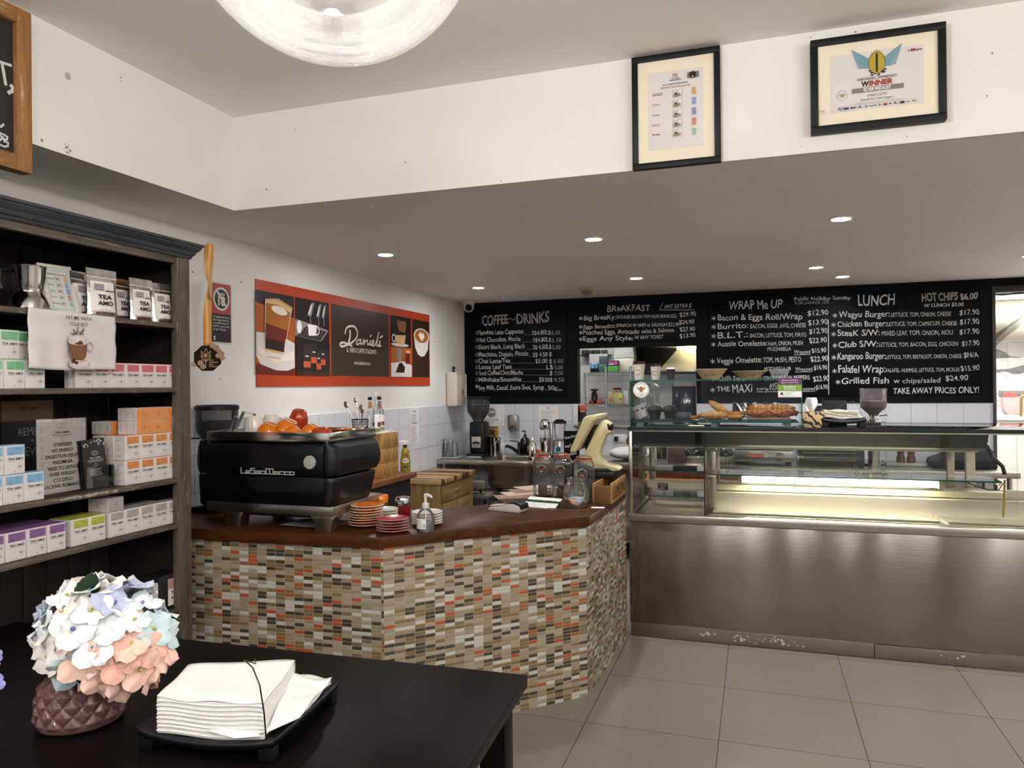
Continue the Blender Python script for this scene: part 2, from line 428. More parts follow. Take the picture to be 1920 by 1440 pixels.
# kitchen behind
b = MB(); b.box(XL, KY, 0, XR, KY+.1, 2.6)
struct(b.build('wall_kitchen', tile_w))
struct(MB().box(XL, YB+.12, 2.5, XR, KY, 2.6).build('ceiling_kitchen', paint_l))
# room behind the camera: right wall and the glazed shopfront
struct(MB().box(XR, YF, 0, XR+.1, KY, ZM+.1).build('wall_right', paint_w))
b = MB(); b.box(XL-.1, YF-.12, 0, XR, YF, .35).box(XL-.1, YF-.12, 2.5, XR, YF, ZM+.1)
for x in (XL-.1, -1.0, 0.9, 2.7, XR-.1): b.box(x, YF-.12, .35, x+.1, YF, 2.5)
struct(b.build('wall_front', M('shopfront_frame', '#38352f', 0.5)))
w = MB().box(XL, YF-.07, .35, XR, YF-.06, 2.5).build('window_1', glass); struct(w)
# paint scuffs and plaster dabs on the bulkhead
L = LT((BX, 0, 0), (0, 1, 0), (0, 0, 1), .001)
for a, z in ((1.99, 2.66), ): pass
p = on_x(127, 143, BX); L.disc(p.y, p.z, .013, 0, 1, 20, .014)
p = on_x(226, 145, BX); L.disc(p.y, p.z, .004, 1, 1, 10); L.disc(p.y, p.z-.016, .003, 1, 1, 10)
p = on_x(130, 280, BX)
for k in range(9): L.disc(p.y+random.uniform(-.02, .02), p.z+random.uniform(-.02, .02), random.uniform(.002, .005), 1, 1, 8)
p = on_x(78, 263, BX); L.disc(p.y, p.z, .006, 1, 1, 8)
o = L.build('wall_marks', [M('plaster_dab', '#b7aea3', .9), M('scuff', '#8e867c', .9)]); struct(o)
L = LT((0, BY, 0), (1, 0, 0), (0, 0, 1), .001)
for px, py in ((500, 355), (553, 243), (700, 390), (760, 305), (940, 340), (1480, 305), (1502, 275), (1575, 281), (1700, 256), (1604, 60), (1612, 66), (1520, 70), (1860, 100), (1850, 180)):
    p = on_y(px, py, BY); L.disc(p.x, p.z, random.uniform(.002, .005), 0, 1, 8)
struct(L.build('wall_marks', M('scuff', '#8e867c', .9)))
L = LT((XL, 0, 0), (0, 1, 0), (0, 0, 1), .001)
for px, py in ((452, 529), (361, 510), (813, 640), (821, 641), (832, 643), (840, 645), (846, 645), (853, 646), (413, 710)):
    p = on_x(px, py, XL); L.disc(p.y, p.z, .008, 0, 1, 8, .005)
struct(L.build('wall_marks', M('scuff', '#8e867c', .9)))

# ------------------------------------------------------------------ lights of the place, and unseen ones added for fill
lensm = emitter('downlight_lens', '#fdfdff', L_DOWN)
trimw = M('white_trim_ring', '#dcd8d2', 0.45)
DL = [(-2.332, 4.418, 'above the coffee machine aisle, nearest the orange banner'), (-0.925, 4.405, 'over the bar counter corner'), (0.44, 4.342, 'over the glass display case'),
      (-2.353, 6.202, 'in front of the drinks board, beside the camera dome'), (-0.936, 6.143, 'before the breakfast board'), (0.439, 6.099, 'before the wrap menu, one of a close pair, further left'), (0.687, 6.705, 'before the wrap menu, one of a close pair, nearer the board'), (1.84, 4.34, 'added for fill to the right, over the case'), (3.25, 4.34, 'added for fill far to the right'), (1.84, 6.1, 'added for fill to the right, near the doorway'), (3.25, 6.1, 'added for fill far to the right, near the doorway')]  # those outside the view are added to brighten the lower ceiling
proto = None
for x, y, wh in DL:
    lab = 'round recessed white downlight ' + wh
    if proto is None:
        proto = empty('ceiling_downlight', (x, y, ZL+.004), 0, lab, 'downlight', 'recessed downlights in the lower ceiling')
        MB().lathe([(.046, -.001), (.05, -.006), (.058, -.005), (.062, 0), (.046, 0)], 32).build('trim_ring', trimw, proto)
        MB().lathe([(0, -.0035), (.046, -.0035), (.046, -.001), (0, -.001)], 32).build('lens', lensm, proto)
        sl = bpy.data.lights.new('downlight_beam', 'SPOT'); sl.energy = W_DOWN; sl.spot_size = R(125); sl.spot_blend = 1.0; sl.shadow_soft_size = .04; sl.color = (.98, .985, 1.0)
        so = bpy.data.objects.new('beam', sl); COL.objects.link(so); so.parent = proto; so.location = (0, 0, -.012)
    else: dup(proto, (x, y, ZL+.004), 0, lab)
# globe pendants: the one in view and unseen ones added for fill light
bulbm = emitter('pendant_bulb', '#fffaf6', L_PEND)
globe_g = thin_glass('globe_glass', (0.97, 0.965, 0.955), 1.5, haze=0.022, gain=.8)
dimbulb = emitter('pendant_bulb_low', '#fffaf6', L_PEND*.8)
def globe(loc, r, lab, z0=ZM, bm=None):
    e = empty('globe_pendant', loc, 0, lab, 'pendant lamp', 'clear globe pendants over the tables')
    pr = [(0, -r)] + [(r*math.cos(a), r*math.sin(a)) for a in [R(-88+i*6) for i in range(1, 28)]] + [(.05, r*.985)]
    pr2 = [(max(0, x-.003), z*(1-.012)) for x, z in reversed(pr)]
    MB().lathe(pr, 64).build('glass_globe', globe_g, e)
    MB().lathe([(0, r*1.06), (.05, r*1.06), (.05, r*.96), (.016, r*.93), (.014, r*.62), (0, r*.62)], 24).build('lamp_holder', chrome, e)
    MB().lathe([(0, r*.05), (.02, r*.07), (.042, r*.22), (.045, r*.32), (.03, r*.5), (.018, r*.6), (0, r*.62)], 24).build('bulb', bm or bulbm, e)
    MB().cyl((0, 0, r*1.05), (0, 0, z0-loc[2]), .004, n=8).build('cord', blackpl, e)
    MB().lathe([(0, 0), (.05, 0), (.055, -.02), (0, -.025)], 24, (0, 0, z0-loc[2])).build('ceiling_rose', trimw, e)
    return e
gz = 1.215
gc = CAM + (RGT*((622-960)/FPX) + DWN*((-185-720)/FPX) + FWD)*gz
g0 = globe((gc.x, gc.y, gc.z), .25, 'clear glass globe pendant hanging at the top of the picture', bm=dimbulb)
for x, y in ((2.3, .35), (3.6, .6), (-1.6, -1.2), (0.2, -1.2), (2.2, -1.2), (-1.0, -2.7), (1.4, -2.7)):
    globe((x, y, 2.56), .25, 'clear glass globe pendant added out of view for fill light')
# kitchen tubes; the weak left one is added to brighten the rack
kt = emitter('kitchen_tube', '#fff9ee', L_KITCH)
for x, y in ((-1.8, 7.75), (1.7, 7.9), (3.0, 7.9)):
    e = empty('ceiling_batten', (x, y, 2.5), 0, 'unseen white fluorescent batten on the kitchen ceiling', 'ceiling light', 'kitchen ceiling battens')
    MB().box(-.6, -.05, -.03, .6, .05, 0, .005).build('housing', trimw, e)
    MB().cyl((-.56, 0, -.05), (.56, 0, -.05), .018, n=12).build('tube', kt if x > 0 else emitter('kitchen_tube_fill', '#fff9ee', 9.0), e)
# smoke detector, sensor, camera
p = on_z(1100, 541, ZL)
e = empty('smoke_detector', (p.x, p.y, ZL+.004), 0, 'round cream smoke detector on the lower ceiling', 'smoke detector')
MB().lathe([(0, 0), (.072, 0), (.072, -.018), (.066, -.026), (0, -.026)], 32).build('base', M('aged_cream_plastic', '#b9ab90', .5), e)
MB().lathe([(0, -.026), (.055, -.026), (.042, -.05), (.02, -.058), (0, -.058)], 32).build('sensor_head', M('aged_plastic_dark', '#8c7d63', .5), e)
p = on_z(945, 556, ZL)
e = empty('motion_sensor', (p.x, p.y, ZL+.004), 0, 'small white dome motion sensor beside the black menu wall', 'sensor')
MB().lathe([(0, 0), (.05, 0), (.05, -.008), (0, -.008)], 28).build('base', trimw, e)
MB().lathe([(.034, -.008), (.034, -.02), (.02, -.034), (0, -.038)], 28).build('dome', M('white_dome', '#d9d7d3', .3), e)
p = on_z(900, 558, ZL)
e = empty('ceiling_plate', (p.x+.06, p.y-.1, ZL+.004), 0, 'flat white blank plate on the ceiling beside the camera', 'cover plate')
MB().lathe([(0, 0), (.085, 0), (.085, -.006), (0, -.008)], 32).build('plate', paint_l, e)
e = empty('security_camera', (-2.83, 7.17, ZL+.004), R(0), 'white dome security camera in the corner above the drinks board', 'security camera')
MB().lathe([(0, 0), (.066, 0), (.066, -.03), (.06, -.036), (0, -.036)], 32).build('mount', trimw, e)
MB().sph((0, 0, -.058), .056, n=24).build('dome', M('white_dome', '#d9d7d3', .3), e)
o = MB().lathe([(0, 0), (.034, 0), (.036, .022), (.03, .028), (0, .026)], 24, M4=Matrix.Translation((.012, -.032, -.066)) @ Vector((.35, -.85, -.25)).to_track_quat('Z', 'Y').to_matrix().to_4x4()).build('lens_ring', blackpl, e)
MB().lathe([(0, .024), (.016, .026), (.012, .034), (0, .036)], 20, M4=Matrix.Translation((.012, -.032, -.066)) @ Vector((.35, -.85, -.25)).to_track_quat('Z', 'Y').to_matrix().to_4x4()).build('lens', M('lens_glass', '#101418', .05), o)

# ------------------------------------------------------------------ bar counter
mos_cols = [(0.0, rgb('#231c15')), (0.19, rgb('#b0420a')), (0.25, rgb('#c6c7c3')), (0.38, rgb('#77613a')), (0.58, rgb('#94866f')), (0.79, rgb('#a39888'))]
mosaic = grid_tiles('mosaic_glass_tiles', 0.048, 0.0166, 0.0018, mos_cols, '#a79a7c', ('X', 'Z'), (0, 0), 0.22, 0.5)
wal = wood('walnut_worktop', '#2e170b', '#5a3219', 'X', 7, 0.34, 12, 0.06, coat=0.0, spec=.14)
C1 = Vector((-1.575, 2.937, 0)); C2 = Vector((-.827, 3.681, 0)); C0 = Vector((-2.93, 2.862, 0)); C3 = Vector((-.785, 4.635, 0))
ZW0, ZW1 = .862, .912
e = empty('bar_counter', (-1.6, 3.2, 0), 0, 'angled bar counter faced in brown, orange and cream glass mosaic', 'counter')
def mosaic_panel(a, b):
    d = b-a; L = d.length; ang = math.atan2(d.y, d.x)
    o = MB().box(0, 0, 0, L, .02, ZW0).build('mosaic_panel', mosaic, e, loc=a-e.location, rot=(0, 0, ang)); return o
mosaic_panel(C0, C1); mosaic_panel(C1, C2); mosaic_panel(C2, C3)
b = MB()
for a, c in ((C0, C1), (C1, C2), (C2, C3)):
    d = (c-a).normalized(); n = Vector((-d.y, d.x, 0))
    q = [a+n*.03+d*.02, c+n*.03-d*.02, c+n*.05-d*.02, a+n*.05+d*.02]
    b.prism([(p.x, p.y) for p in q], 0.01, ZW0-.02)
wpart(b.build('inner_panel', M('counter_inside', '#2b2622', .7)), e)
outer = [(-2.93, 2.835), (-1.588, 2.902), (-.805, 3.668), (-.785, 4.0)]
inner = [(-.785, 4.62), (-1.36, 4.62), (-1.40, 4.2), (-1.45, 3.86), (-1.75, 3.62), (-2.93, 3.56)]
o = MB().prism(outer+inner, ZW0, ZW1, b=.004).build('counter_worktop', wal)
tag(o, 'polished walnut-brown worktop on the mosaic bar counter', 'worktop')
# mosaic upstand beyond the wooden edge (right-hand return)

# ------------------------------------------------------------------ refrigerated display case
CX0, CY0, CX1, CY1 = -.768, 4.645, 1.62, 5.42
e = empty('display_case', (.4, 4.9, 0), 0, 'long stainless steel and glass refrigerated display case', 'display case')
def P(o): return wpart(o, e)
ss_kick = steel('stainless_kick_plate', '#8d877e', .26, 'X', .6, wavy=.02)
kp = MB(); kp.box(CX0+.004, CY0+.004, .004, .62, CY0+.03, .086, .002).box(.623, CY0+.006, .004, CX1, CY0+.03, .082, .002); P(kp.build('kick_plate', ss_kick))
P(MB().box(CX0, CY0, .088, CX1, CY0+.03, .716, .002).build('front_panel', ss_case))
P(MB().box(CX0-.006, CY0-.008, .718, CX1, CY0+.05, .768, .006).build('front_ledge', ss_x))
P(MB().box(CX0, CY0+.03, 0, CX0+.02, CY1, .766).build('side_panel', ss_z))
# well: floor deck stepped towards the back
ss_well = steel('stainless_well', '#c9c3b4', .34, 'X', .5)
b = MB(); b.box(CX0+.03, CY0+.05, .70, -.32, CY1-.03, .745).box(-.28, CY0+.05, .62, CX1, CY0+.33, .66)
b.box(-.28, CY0+.33, .66, CX1, CY0+.345, .74).box(-.28, CY0+.33, .73, CX1, CY0+.5, .745)
b.box(-.28, CY0+.5, .745, CX1, CY0+.515, .85).box(CX0+.03, CY0+.6, .85, CX1, CY0+.615, .905).box(CX0+.03, CY1-.03, .5, CX1, CY1, .86)
P(b.build('inner_well', ss_well))
b = MB()
for y, z in ((CY0+.325, .74), (CY0+.495, .85), (CY0+.05, .768)): b.box(-.28, y, z-.006, CX1, y+.012, z+.006, .002)
b.box(-.28, CY0+.51, .86, CX1-.2, CY0+.58, .9, .004)
P(b.build('well_rail', M('cream_plastic_rail', '#d8cfa9', .4)))
b = MB(); b.box(1.02, CY0+.06, .66, 1.04, CY0+.5, .76, .002)
P(b.build('well_divider', ss_well))
# uprights
b = MB()
b.box(CX0, CY0+.004, .768, CX0+.022, CY0+.03, 1.285, .002)
P(b.build('corner_post', ss_z))
for q in ((CX0+.03, CY1-.06, .745, CX0+.07, CY1-.02, 1.25), (-.30, CY0+.44, .745, -.262, CY0+.48, 1.21), (1.15, CY1-.06, .745, 1.19, CY1-.02, 1.25), (-.27, CY1-.06, .745, -.25, CY1-.03, 1.25)):
    P(MB().box(*q, .002).build('shelf_upright', M('satin_aluminium', '#bdb7a3', .35, .9)))
# glass: front panes, dark seam, left end, divider, top
P(MB().box(CX0+.024, CY0+.008, .77, -.312, CY0+.014, 1.283).build('front_pane', glass))
P(MB().box(-.306, CY0+.008, .77, 1.33, CY0+.014, 1.283).build('front_pane', glass))
P(MB().box(-.311, CY0+.007, .77, -.307, CY0+.02, 1.283).build('pane_seam', M('black_seal', '#07100e', .3)))
P(MB().box(CX0+.006, CY0+.03, .77, CX0+.012, CY1-.03, 1.283).build('end_pane', glass))
P(MB().box(-.31, CY0+.02, .75, -.304, CY0+.42, 1.283).build('divider_pane', glass))
P(MB().box(1.335, CY0+.008, .77, CX1, CY0+.014, 1.283).build('side_pane', glass))
P(MB().box(1.245, CY1-.10, .745, 1.295, CY1-.06, 1.25, .002).build('shelf_upright', M('satin_aluminium', '#bdb7a3', .35, .9)))
P(MB().box(CX0-.004, CY0-.002, 1.296, CX1, CY1, 1.306, .001).build('top_glass', thin_glass('smoked_glass', (.25, .27, .27), 1.5)))
P(MB().box(CX0-.004, CY0-.007, 1.287, CX1, CY0+.004, 1.308).build('top_edge', M('black_seal', '#07100e', .3)))
P(MB().box(CX0-.004, CY0+.002, 1.279, CX1, CY0+.03, 1.2865, .001).build('front_rail', M('satin_aluminium', '#bdb7a3', .35, .9)))
canopy = steel('canopy_steel', '#6d6a62', .3, 'X', .6)
P(MB().prism([(CY0+.12, 1.284), (CY1, 1.284), (CY1, 1.17), (CY0+.30, 1.165), (CY0+.18, 1.19)], CX0+.04, 1.23, Matrix(((0, 0, 1, 0), (1, 0, 0, 0), (0, 1, 0, 0), (0, 0, 0, 1)))).build('canopy', canopy))
P(MB().box(CX0+.05, CY0+.29, 1.158, 1.22, CY0+.305, 1.168, .001).build('canopy_trim', M('cream_plastic_rail', '#d8cfa9', .4)))
# rear sliding doors
for q, xs in (((-.25, CY1-.02, .87, .30, CY1-.014, 1.17), (-.20,)), ((.26, CY1-.035, .87, .70, CY1-.029, 1.17), (.62,)), ((.72, CY1-.02, .87, 1.15, CY1-.014, 1.17), (.78,))):
    d_ = P(MB().box(*q).build('sliding_door', thin_glass('scratched_acrylic', (.90, .92, .92), 1.45, haze=.07)))
    for x in xs: MB().tube([(x+.012*math.cos(a), CY1-.042, 1.02+.035*math.sin(a)*1.2) for a in [R(i*30) for i in range(12)]], .002, 6, True).build('door_pull', chrome, d_)
# shelves
def shelf(x0, x1, y0, y1, z):
    o = P(MB().box(x0, y0, z, x1, y1, z+.008).build('glass_shelf', thin_glass('shelf_glass', (.965, .985, .975), 1.5, haze=.03)))
    MB().box(x0, y0-.0015, z, x1, y0, z+.008).build('shelf_edge', glass_e, o)
shelf(-.665, -.318, CY0+.1, CY0+.42, 1.022); shelf(-.665, -.318, CY0+.1, CY0+.42, .862)
shelf(-.26, 1.30, CY0+.16, CY0+.46, 1.0)
for q in ((-.31, CY0+.16, .985, -.25, CY0+.46, .999), (1.28, CY0+.16, .985, 1.30, CY0+.46, .999), (-.68, CY0+.1, 1.006, -.66, CY0+.44, 1.020), (-.68, CY0+.1, .846, -.66, CY0+.44, .860)):
    P(MB().box(*q, .001).build('shelf_bracket', M('satin_aluminium', '#bdb7a3', .35, .9)))
# tube light
ya = CY0+.40; tl = P(MB().box(-.12, ya-.012, .945, 1.06, ya+.03, .985, .003).build('light_fitting', M('cream_plastic_rail', '#d8cfa9', .4)))
tm = emitter('case_tube', '#fffbe9', L_TUBE)
o = MB().cyl((-.095, ya-.032, .955), (1.025, ya-.032, .955), .017, n=16).build('light_tube', tm, tl)
for a_, c_ in ((-.125, -.095), (1.025, 1.06)): MB().box(a_, ya-.052, .93, c_, ya-.012, .98, .003).build('tube_cap', M('cream_plastic_rail', '#d8cfa9', .4), tl)
cab_pts = [on_y(1850, 835, CY1-.1), on_y(1862, 858, CY1-.1), on_y(1880, 875, CY1-.1), on_y(1884, 890, CY1-.1)]
P(MB().tube(cab_pts, .012, 8).build('drain_hose', M('brown_hose', '#2d1c12', .45)))
P(MB().tube([on_y(1805, 900, CY0+.4), on_y(1830, 912, CY0+.4), on_y(1852, 918, CY0+.4), on_y(1872, 919, CY0+.4), on_y(1884, 903, CY0+.4)], .003, 6).build('cable', blackpl))
P(MB().tube([on_y(1884, 900, CY0+.4), on_y(1883, 930, CY0+.4), on_y(1881, 970, CY0+.4)], .006, 8).build('cable', M('yellow_cable', '#a9953a', .5)))
# tape strips on the inside back
L = LT((0, CY0+.499, 0), (1, 0, 0), (0, 0, 1), .001)
# front ledge scuffs on the kick plate
L = LT((0, CY0+.004, 0), (1, 0, 0), (0, 0, 1), .0008)
random.seed(3)
for cx, cz, rr, n in ((on_y(1325, 1197, CY0).x, .05, .03, 9), (on_y(1395, 1200, CY0).x, .05, .05, 14), (on_y(1465, 1208, CY0).x, .05, .06, 22), (on_y(1790, 1225, CY0).x, .055, .04, 8)):
    for k in range(n):
        a, z = cx+random.gauss(0, rr), cz+random.gauss(0, .012); r0 = random.uniform(.002, .009)
        if not .012 < z < .078: continue
        L.poly([(a+r0*random.uniform(.5, 1.8)*math.cos(R(t)), z+r0*random.uniform(.4, .9)*math.sin(R(t))) for t in range(0, 360, 40)], 0)
P(L.build('scratch_marks', M('scratched_bright', '#d8d4cc', .4)))

# ------------------------------------------------------------------ upper glass cabinet on the case
UX0, UX1, UY0, UY1, UZ0, UZ1 = -.757, .252, 4.65, 5.05, 1.307, 1.60
e = empty('glass_pastry_cabinet', (-.25, 4.85, UZ0), 0, 'frameless glass pastry cabinet standing on the display case', 'glass cabinet')
P(MB().box(UX0+.006, UY0, UZ0, UX1-.006, UY0+.006, UZ1-.007).build('front_pane', glass))
P(MB().box(UX0, UY0, UZ0, UX0+.006, UY1, UZ1-.007).build('end_pane', glass)); P(MB().box(UX1-.006, UY0, UZ0, UX1, UY1, UZ1-.007).build('end_pane', glass))
P(MB().box(UX0, UY0, UZ1-.006, UX1, UY1, UZ1).build('top_pane', thin_glass('shelf_glass', (.965, .985, .975), 1.5, haze=.03)))
b = MB(); b.box(UX0, UY0-.0015, UZ1-.008, UX1, UY0, UZ1+.001).box(UX0-.001, UY0-.0015, UZ0, UX0+.006, UY0, UZ1-.008).box(UX1-.006, UY0-.0015, UZ0, UX1+.001, UY0, UZ1-.008)
b.box(UX0, UY0-.0015, UZ0, UX1, UY0, UZ0+.004)
P(b.build('glass_edge', glass_e))
P(MB().box(UX0+.012, UY0+.05, UZ0+.03, UX1-.02, UY1-.02, UZ0+.036).build('shelf_pane', thin_glass('shelf_glass', (.965, .985, .975), 1.5, haze=.03)))
b = MB(); b.box(UX0+.012, UY0+.048, UZ0+.028, UX1-.02, UY0+.05, UZ0+.038)
P(b.build('shelf_edge', glass_e))
b = MB()
for x in (UX0+.05, -.25, UX1-.08):
    for y in (UY0+.09, UY1-.06): b.box(x-.02, y-.02, UZ0, x+.02, y+.02, UZ0+.03)
P(b.build('shelf_block', M('clear_block', '#8a938f', .2)))
P(MB().box(UX0+.01, UY1-.02, UZ0, UX0+.11, UY1+.28, UZ0+.28, .05, 4).build('curved_end', thin_glass('hazed_acrylic', (.8, .82, .82), 1.4, haze=.22)))
# stickers
def on_plane_sticker(name, lab, cat): return None
sx = on_y(1202, 731, UY0).x; sz = on_y(1202, 731, UY0).z
L = LT((sx, UY0, sz), (1, 0, 0), (0, 0, 1), .0008)
L.disc(0, 0, .049, 0, 1, 40); L.ring(0, 0, .045, .0008, 2, 2, 40)
L.disc(0, .004, .012, 1, 2, 20, .017); L.line([(0, -.012), (0, .02)], .0015, 2, 3)
for s in (-1, 1):
    L.poly([(s*.010, .008), (s*.018, .014), (s*.029, .018), (s*.024, .010), (s*.015, .003)], 3, 2)
for a, z in ((-.012, -.022), (.002, -.025), (.013, -.021), (-.004, -.031), (.008, -.031)): L.disc(a, z, .0035, 2, 2, 8, .002)
for i, ch in enumerate('CHAMPION'):
    an = R(128-i*11); L.text(ch, .036*math.cos(an), .036*math.sin(an), .006, al='C', mi=2, rot=an-R(90))
for i in range(15):
    an = R(205+i*9.2); L.disc(.038*math.cos(an), .038*math.sin(an), .0018, 2, 2, 6)
o = L.build('round_sticker', [white_p, M('bean_brown', '#a86b2a', .6), M('ink_dark', '#2a2724', .7), M('wing_grey', '#77747a', .7)])
tag(o, 'round white award sticker with a winged bean on the pastry cabinet glass', 'sticker')
q0 = on_y(1459, 745, UY0-.004); q1 = on_y(1503, 709, UY0-.004); W_ = q1.x-q0.x; Hh = q1.z-q0.z
L = LT((q0.x, UY0-.002, q0.z), (1, 0, 0), (0, 0, 1), .001)
L.rect(0, 0, W_, Hh, 0, 1); L.rect(0, Hh*.66, W_, Hh, 1, 2); L.rect(0, Hh*.34, W_, Hh*.66, 2, 2)
L.text('Scores on Doors', W_/2, Hh*.86, Hh*.08, W_*.68, 'C', 3, k=3); L.text('Hygiene and food safety', W_/2, Hh*.75, Hh*.055, W_*.74, 'C', 3, k=3)
L.text('Excellent', W_/2, Hh*.51, Hh*.10, W_*.5, 'C', 3, .012, k=3)
for i in range(5):
    cx, cz = W_*(.3+.1*i), Hh*.43; L.poly([(cx+(.045 if j % 2 == 0 else .019)*W_*math.sin(R(36*j)), cz+(.045 if j % 2 == 0 else .019)*W_*math.cos(R(36*j))) for j in range(10)], 3, 3)
L.disc(W_*.16, Hh*.21, W_*.05, 4, 2, 12); L.rect(W_*.1, Hh*.13, W_*.22, Hh*.17, 4, 2)
L.rect(W_*.26, Hh*.22, W_*.6, Hh*.235, 5, 2); L.rect(W_*.26, Hh*.17, W_*.56, Hh*.185, 5, 2); L.rect(W_*.1, Hh*.06, W_*.9, Hh*.07, 5, 2)
o = L.build('hygiene_sign', [white_p, M('sign_purple', '#55224f', .5), M('sign_green', '#6f9a2b', .5), white_p, black_ink, grey_ink])
tag(o, 'purple, green and white hygiene rating sign on the pastry cabinet', 'sign')

# ------------------------------------------------------------------ chalkboard menus on the back wall
YC = YB-.012
def board(x0, x1, z0, z1, lab):
    o = MB().box(x0, YC, z0, x1, YB-.001, z1, .003).build('menu_board', boardm); tag(o, lab, 'menu board'); return o
class PXL(LT):
    """lettering placed from coordinates read off an enlarged crop: origin (ox, oy), scale s, on the plane y = Y"""
    def frame(s, ox, oy, sc, Y): s.ox, s.oy, s.sc, s.Y = ox, oy, sc, Y; return s
    def q(s, x, y): p = on_y(s.ox+x/s.sc, s.oy+y/s.sc, s.Y); return p.x, p.z
    def t(s, txt, x0, y0, x1, h, y1=None, mi=0, bold=0.0, shear=0.0, hand=.06, k=2):
        a, b = s.q(x0, y0); c, d = s.q(x1, y0 if y1 is None else y1)
        hz = s.q(x0, y0-h)[1]-b
        s.text(txt, a, b, hz, math.hypot(c-a, d-b if y1 is not None else 0), 'L', mi, bold, shear, math.atan2(d-b, c-a) if y1 is not None else 0, hand, k); return s
    def ln2(s, pts, w, mi=0, k=2, closed=False): return s.line([s.q(*p) for p in pts], w, mi, k, closed)
    def pg(s, pts, mi=0, k=1): return s.poly([s.q(*p) for p in pts], mi, k)
def star(L, x, y, r, w=.005):
    a, b = L.q(x, y); rr = L.q(x+r, y)[0]-a
    for i in range(3): L.line([(a+rr*math.cos(R(30+60*i)), b+rr*math.sin(R(30+60*i))), (a-rr*math.cos(R(30+60*i)), b-rr*math.sin(R(30+60*i)))], w)
def swirl(L, x, y, r, w=.004):
    a, b = L.q(x, y); rr = L.q(x+r, y)[0]-a
    L.line([(a+rr*(.25+.075*i)*math.cos(R(40*i+60)), b+rr*(.25+.075*i)*math.sin(R(40*i+60))) for i in range(11)], w, 1)
b1 = board(-2.94, -1.83, 1.462, 2.375, 'black chalkboard headed COFFEE DRINKS at the left end of the menu wall')
L = PXL((0, YC, 0)).frame(860, 520, 4, YC)
L.t('COFFEE', 180, 360, 372, 72, 348, 1, .022); L.t('DRINKS', 435, 348, 680, 76, 335, 1, .022); L.ln2([(372, 318), (385, 305), (398, 315), (410, 322), (428, 305)], .006, 1)
rows = [('Flatwhite Latte Cappucino', 148, 488, 432, 'S$4.80L$', 552, 690, '5.50', 697, 760), ('Hot Chocolate, Mocha', 148, 466, 486, 'S$4.80L$', 560, 692, '5.50', 700, 770),
        ('Short Black, Long Black', 150, 500, 540, 'S$ 4.50L$', 558, 694, '5.00', 702, 766), ('Macchiato, Doppio, Piccolo', 150, 524, 596, 'S$ 4.50 $', 558, 698, '', 0, 0),
        ('Chai Latte/Tea', 150, 388, 645, '$5.00 $', 578, 698, '5.50', 712, 782), ('Loose Leaf Teas', 155, 398, 690, 'L$', 660, 708, '5.00', 720, 782),
        ('Iced Coffee/Choc/Mocha', 158, 482, 734, '$', 684, 704, '7.00', 720, 782), ('Milkshake/Smoothie', 152, 472, 784, '$8.00$', 604, 704, '9.50', 718, 790), ('Soy Milk, Decaf, Extra Shot, Syrup', 150, 640, 845, '50c', 672, 742, '', 0, 0)]
for i, (t, x0, x1, y, p1, a0, a1, p2, c0, c1) in enumerate(rows):
    L.t(t, x0, y, x1, 34, hand=.05, bold=.004); L.t(p1, a0, y, a1, 32, hand=.05, bold=.006 if i in (2, 8) else 0, mi=0)
    if p2: L.t(p2, c0, y, c1, 30, mi=1)
    n = int((a0-x1)/12)
    for k in range(n): L.ln2([(x1+8+k*12, y-1), (x1+12+k*12, y-1)], .004, 1)
    if i < 8: swirl(L, 134, y-14, 14)
    else: star(L, 137, y-26, 13)
L.t('EXTRA', 722, 852, 778, 14)
wpart(L.build('chalk_lettering', [chalk, chalk2]), b1)
b2 = board(-1.715, -.552, 1.992, 2.375, 'black chalkboard headed BREAKFAST above the kitchen pass-through')
L = PXL((0, YC, 0)).frame(860, 520, 4, YC)
L.t('BReAKFAST', 1116, 258, 1436, 46, 248, hand=.08, bold=.004)
L.ln2([(1532, 190), (1508, 244), (1766, 244)], .005); L.t('ANY EXTRA $', 1540, 234, 1742, 30, bold=.012, shear=.12)
for t, x0, x1, y, h, t2, u0, u1, h2, pr, c0, c1, py in (
    ('Big BreaKy:', 940, 1178, 322, 34, 'SAUSAGES BACON TOM MUSH BEANS EGG', 1184, 1636, 24, '$29.90', 1658, 1780, 296),
    ('Eggs Benedict:', 938, 1176, 386, 28, 'SPINACH W HAM or SALMON $22.90', 1182, 1652, 26, '$24.90', 1654, 1768, 354),
    ('Poached Eggs, Avocado', 934, 1354, 430, 34, 'salsa & Salmon', 1372, 1616, 30, '$27.90', 1660, 1772, 408),
    ('Eggs Any Style:', 934, 1310, 478, 34, 'W ANY TOAST', 1320, 1536, 28, '$13.90', 1660, 1776, 456)):
    L.t(t, x0, y, x1, h, y-8, bold=.006); L.t(t2, u0, y-12, u1, h2, y-20, hand=.05); L.t(pr, c0, py, c1, 32, py-8, bold=.006); star(L, 916, y-14, 13)
wpart(L.build('chalk_lettering', [chalk, chalk2]), b2)
b3 = board(-.44, 1.845, 1.455, 2.375, 'long black chalkboard with the WRAP ME UP and LUNCH menus')
L = PXL((0, YC, 0)).frame(1300, 500, 3.097, YC)
L.t('WRAP Me UP', 206, 252, 516, 52, 240, hand=.07, bold=.004); L.t('Public Holiday Sunday', 586, 198, 914, 22, 190, hand=.08); L.t('SURCHARGE 10%', 588, 220, 788, 15, 214, mi=1)
L.t('LUNCH', 956, 226, 1168, 62, 222, hand=.05, bold=.008); L.t('HOT CHIPS', 1326, 204, 1536, 44, 192, bold=.03, mi=1); L.t('$6.00', 1550, 192, 1652, 36, 186, bold=.01); L.t('W LUNCH $3.00', 1338, 236, 1570, 20, 228, bold=.012)
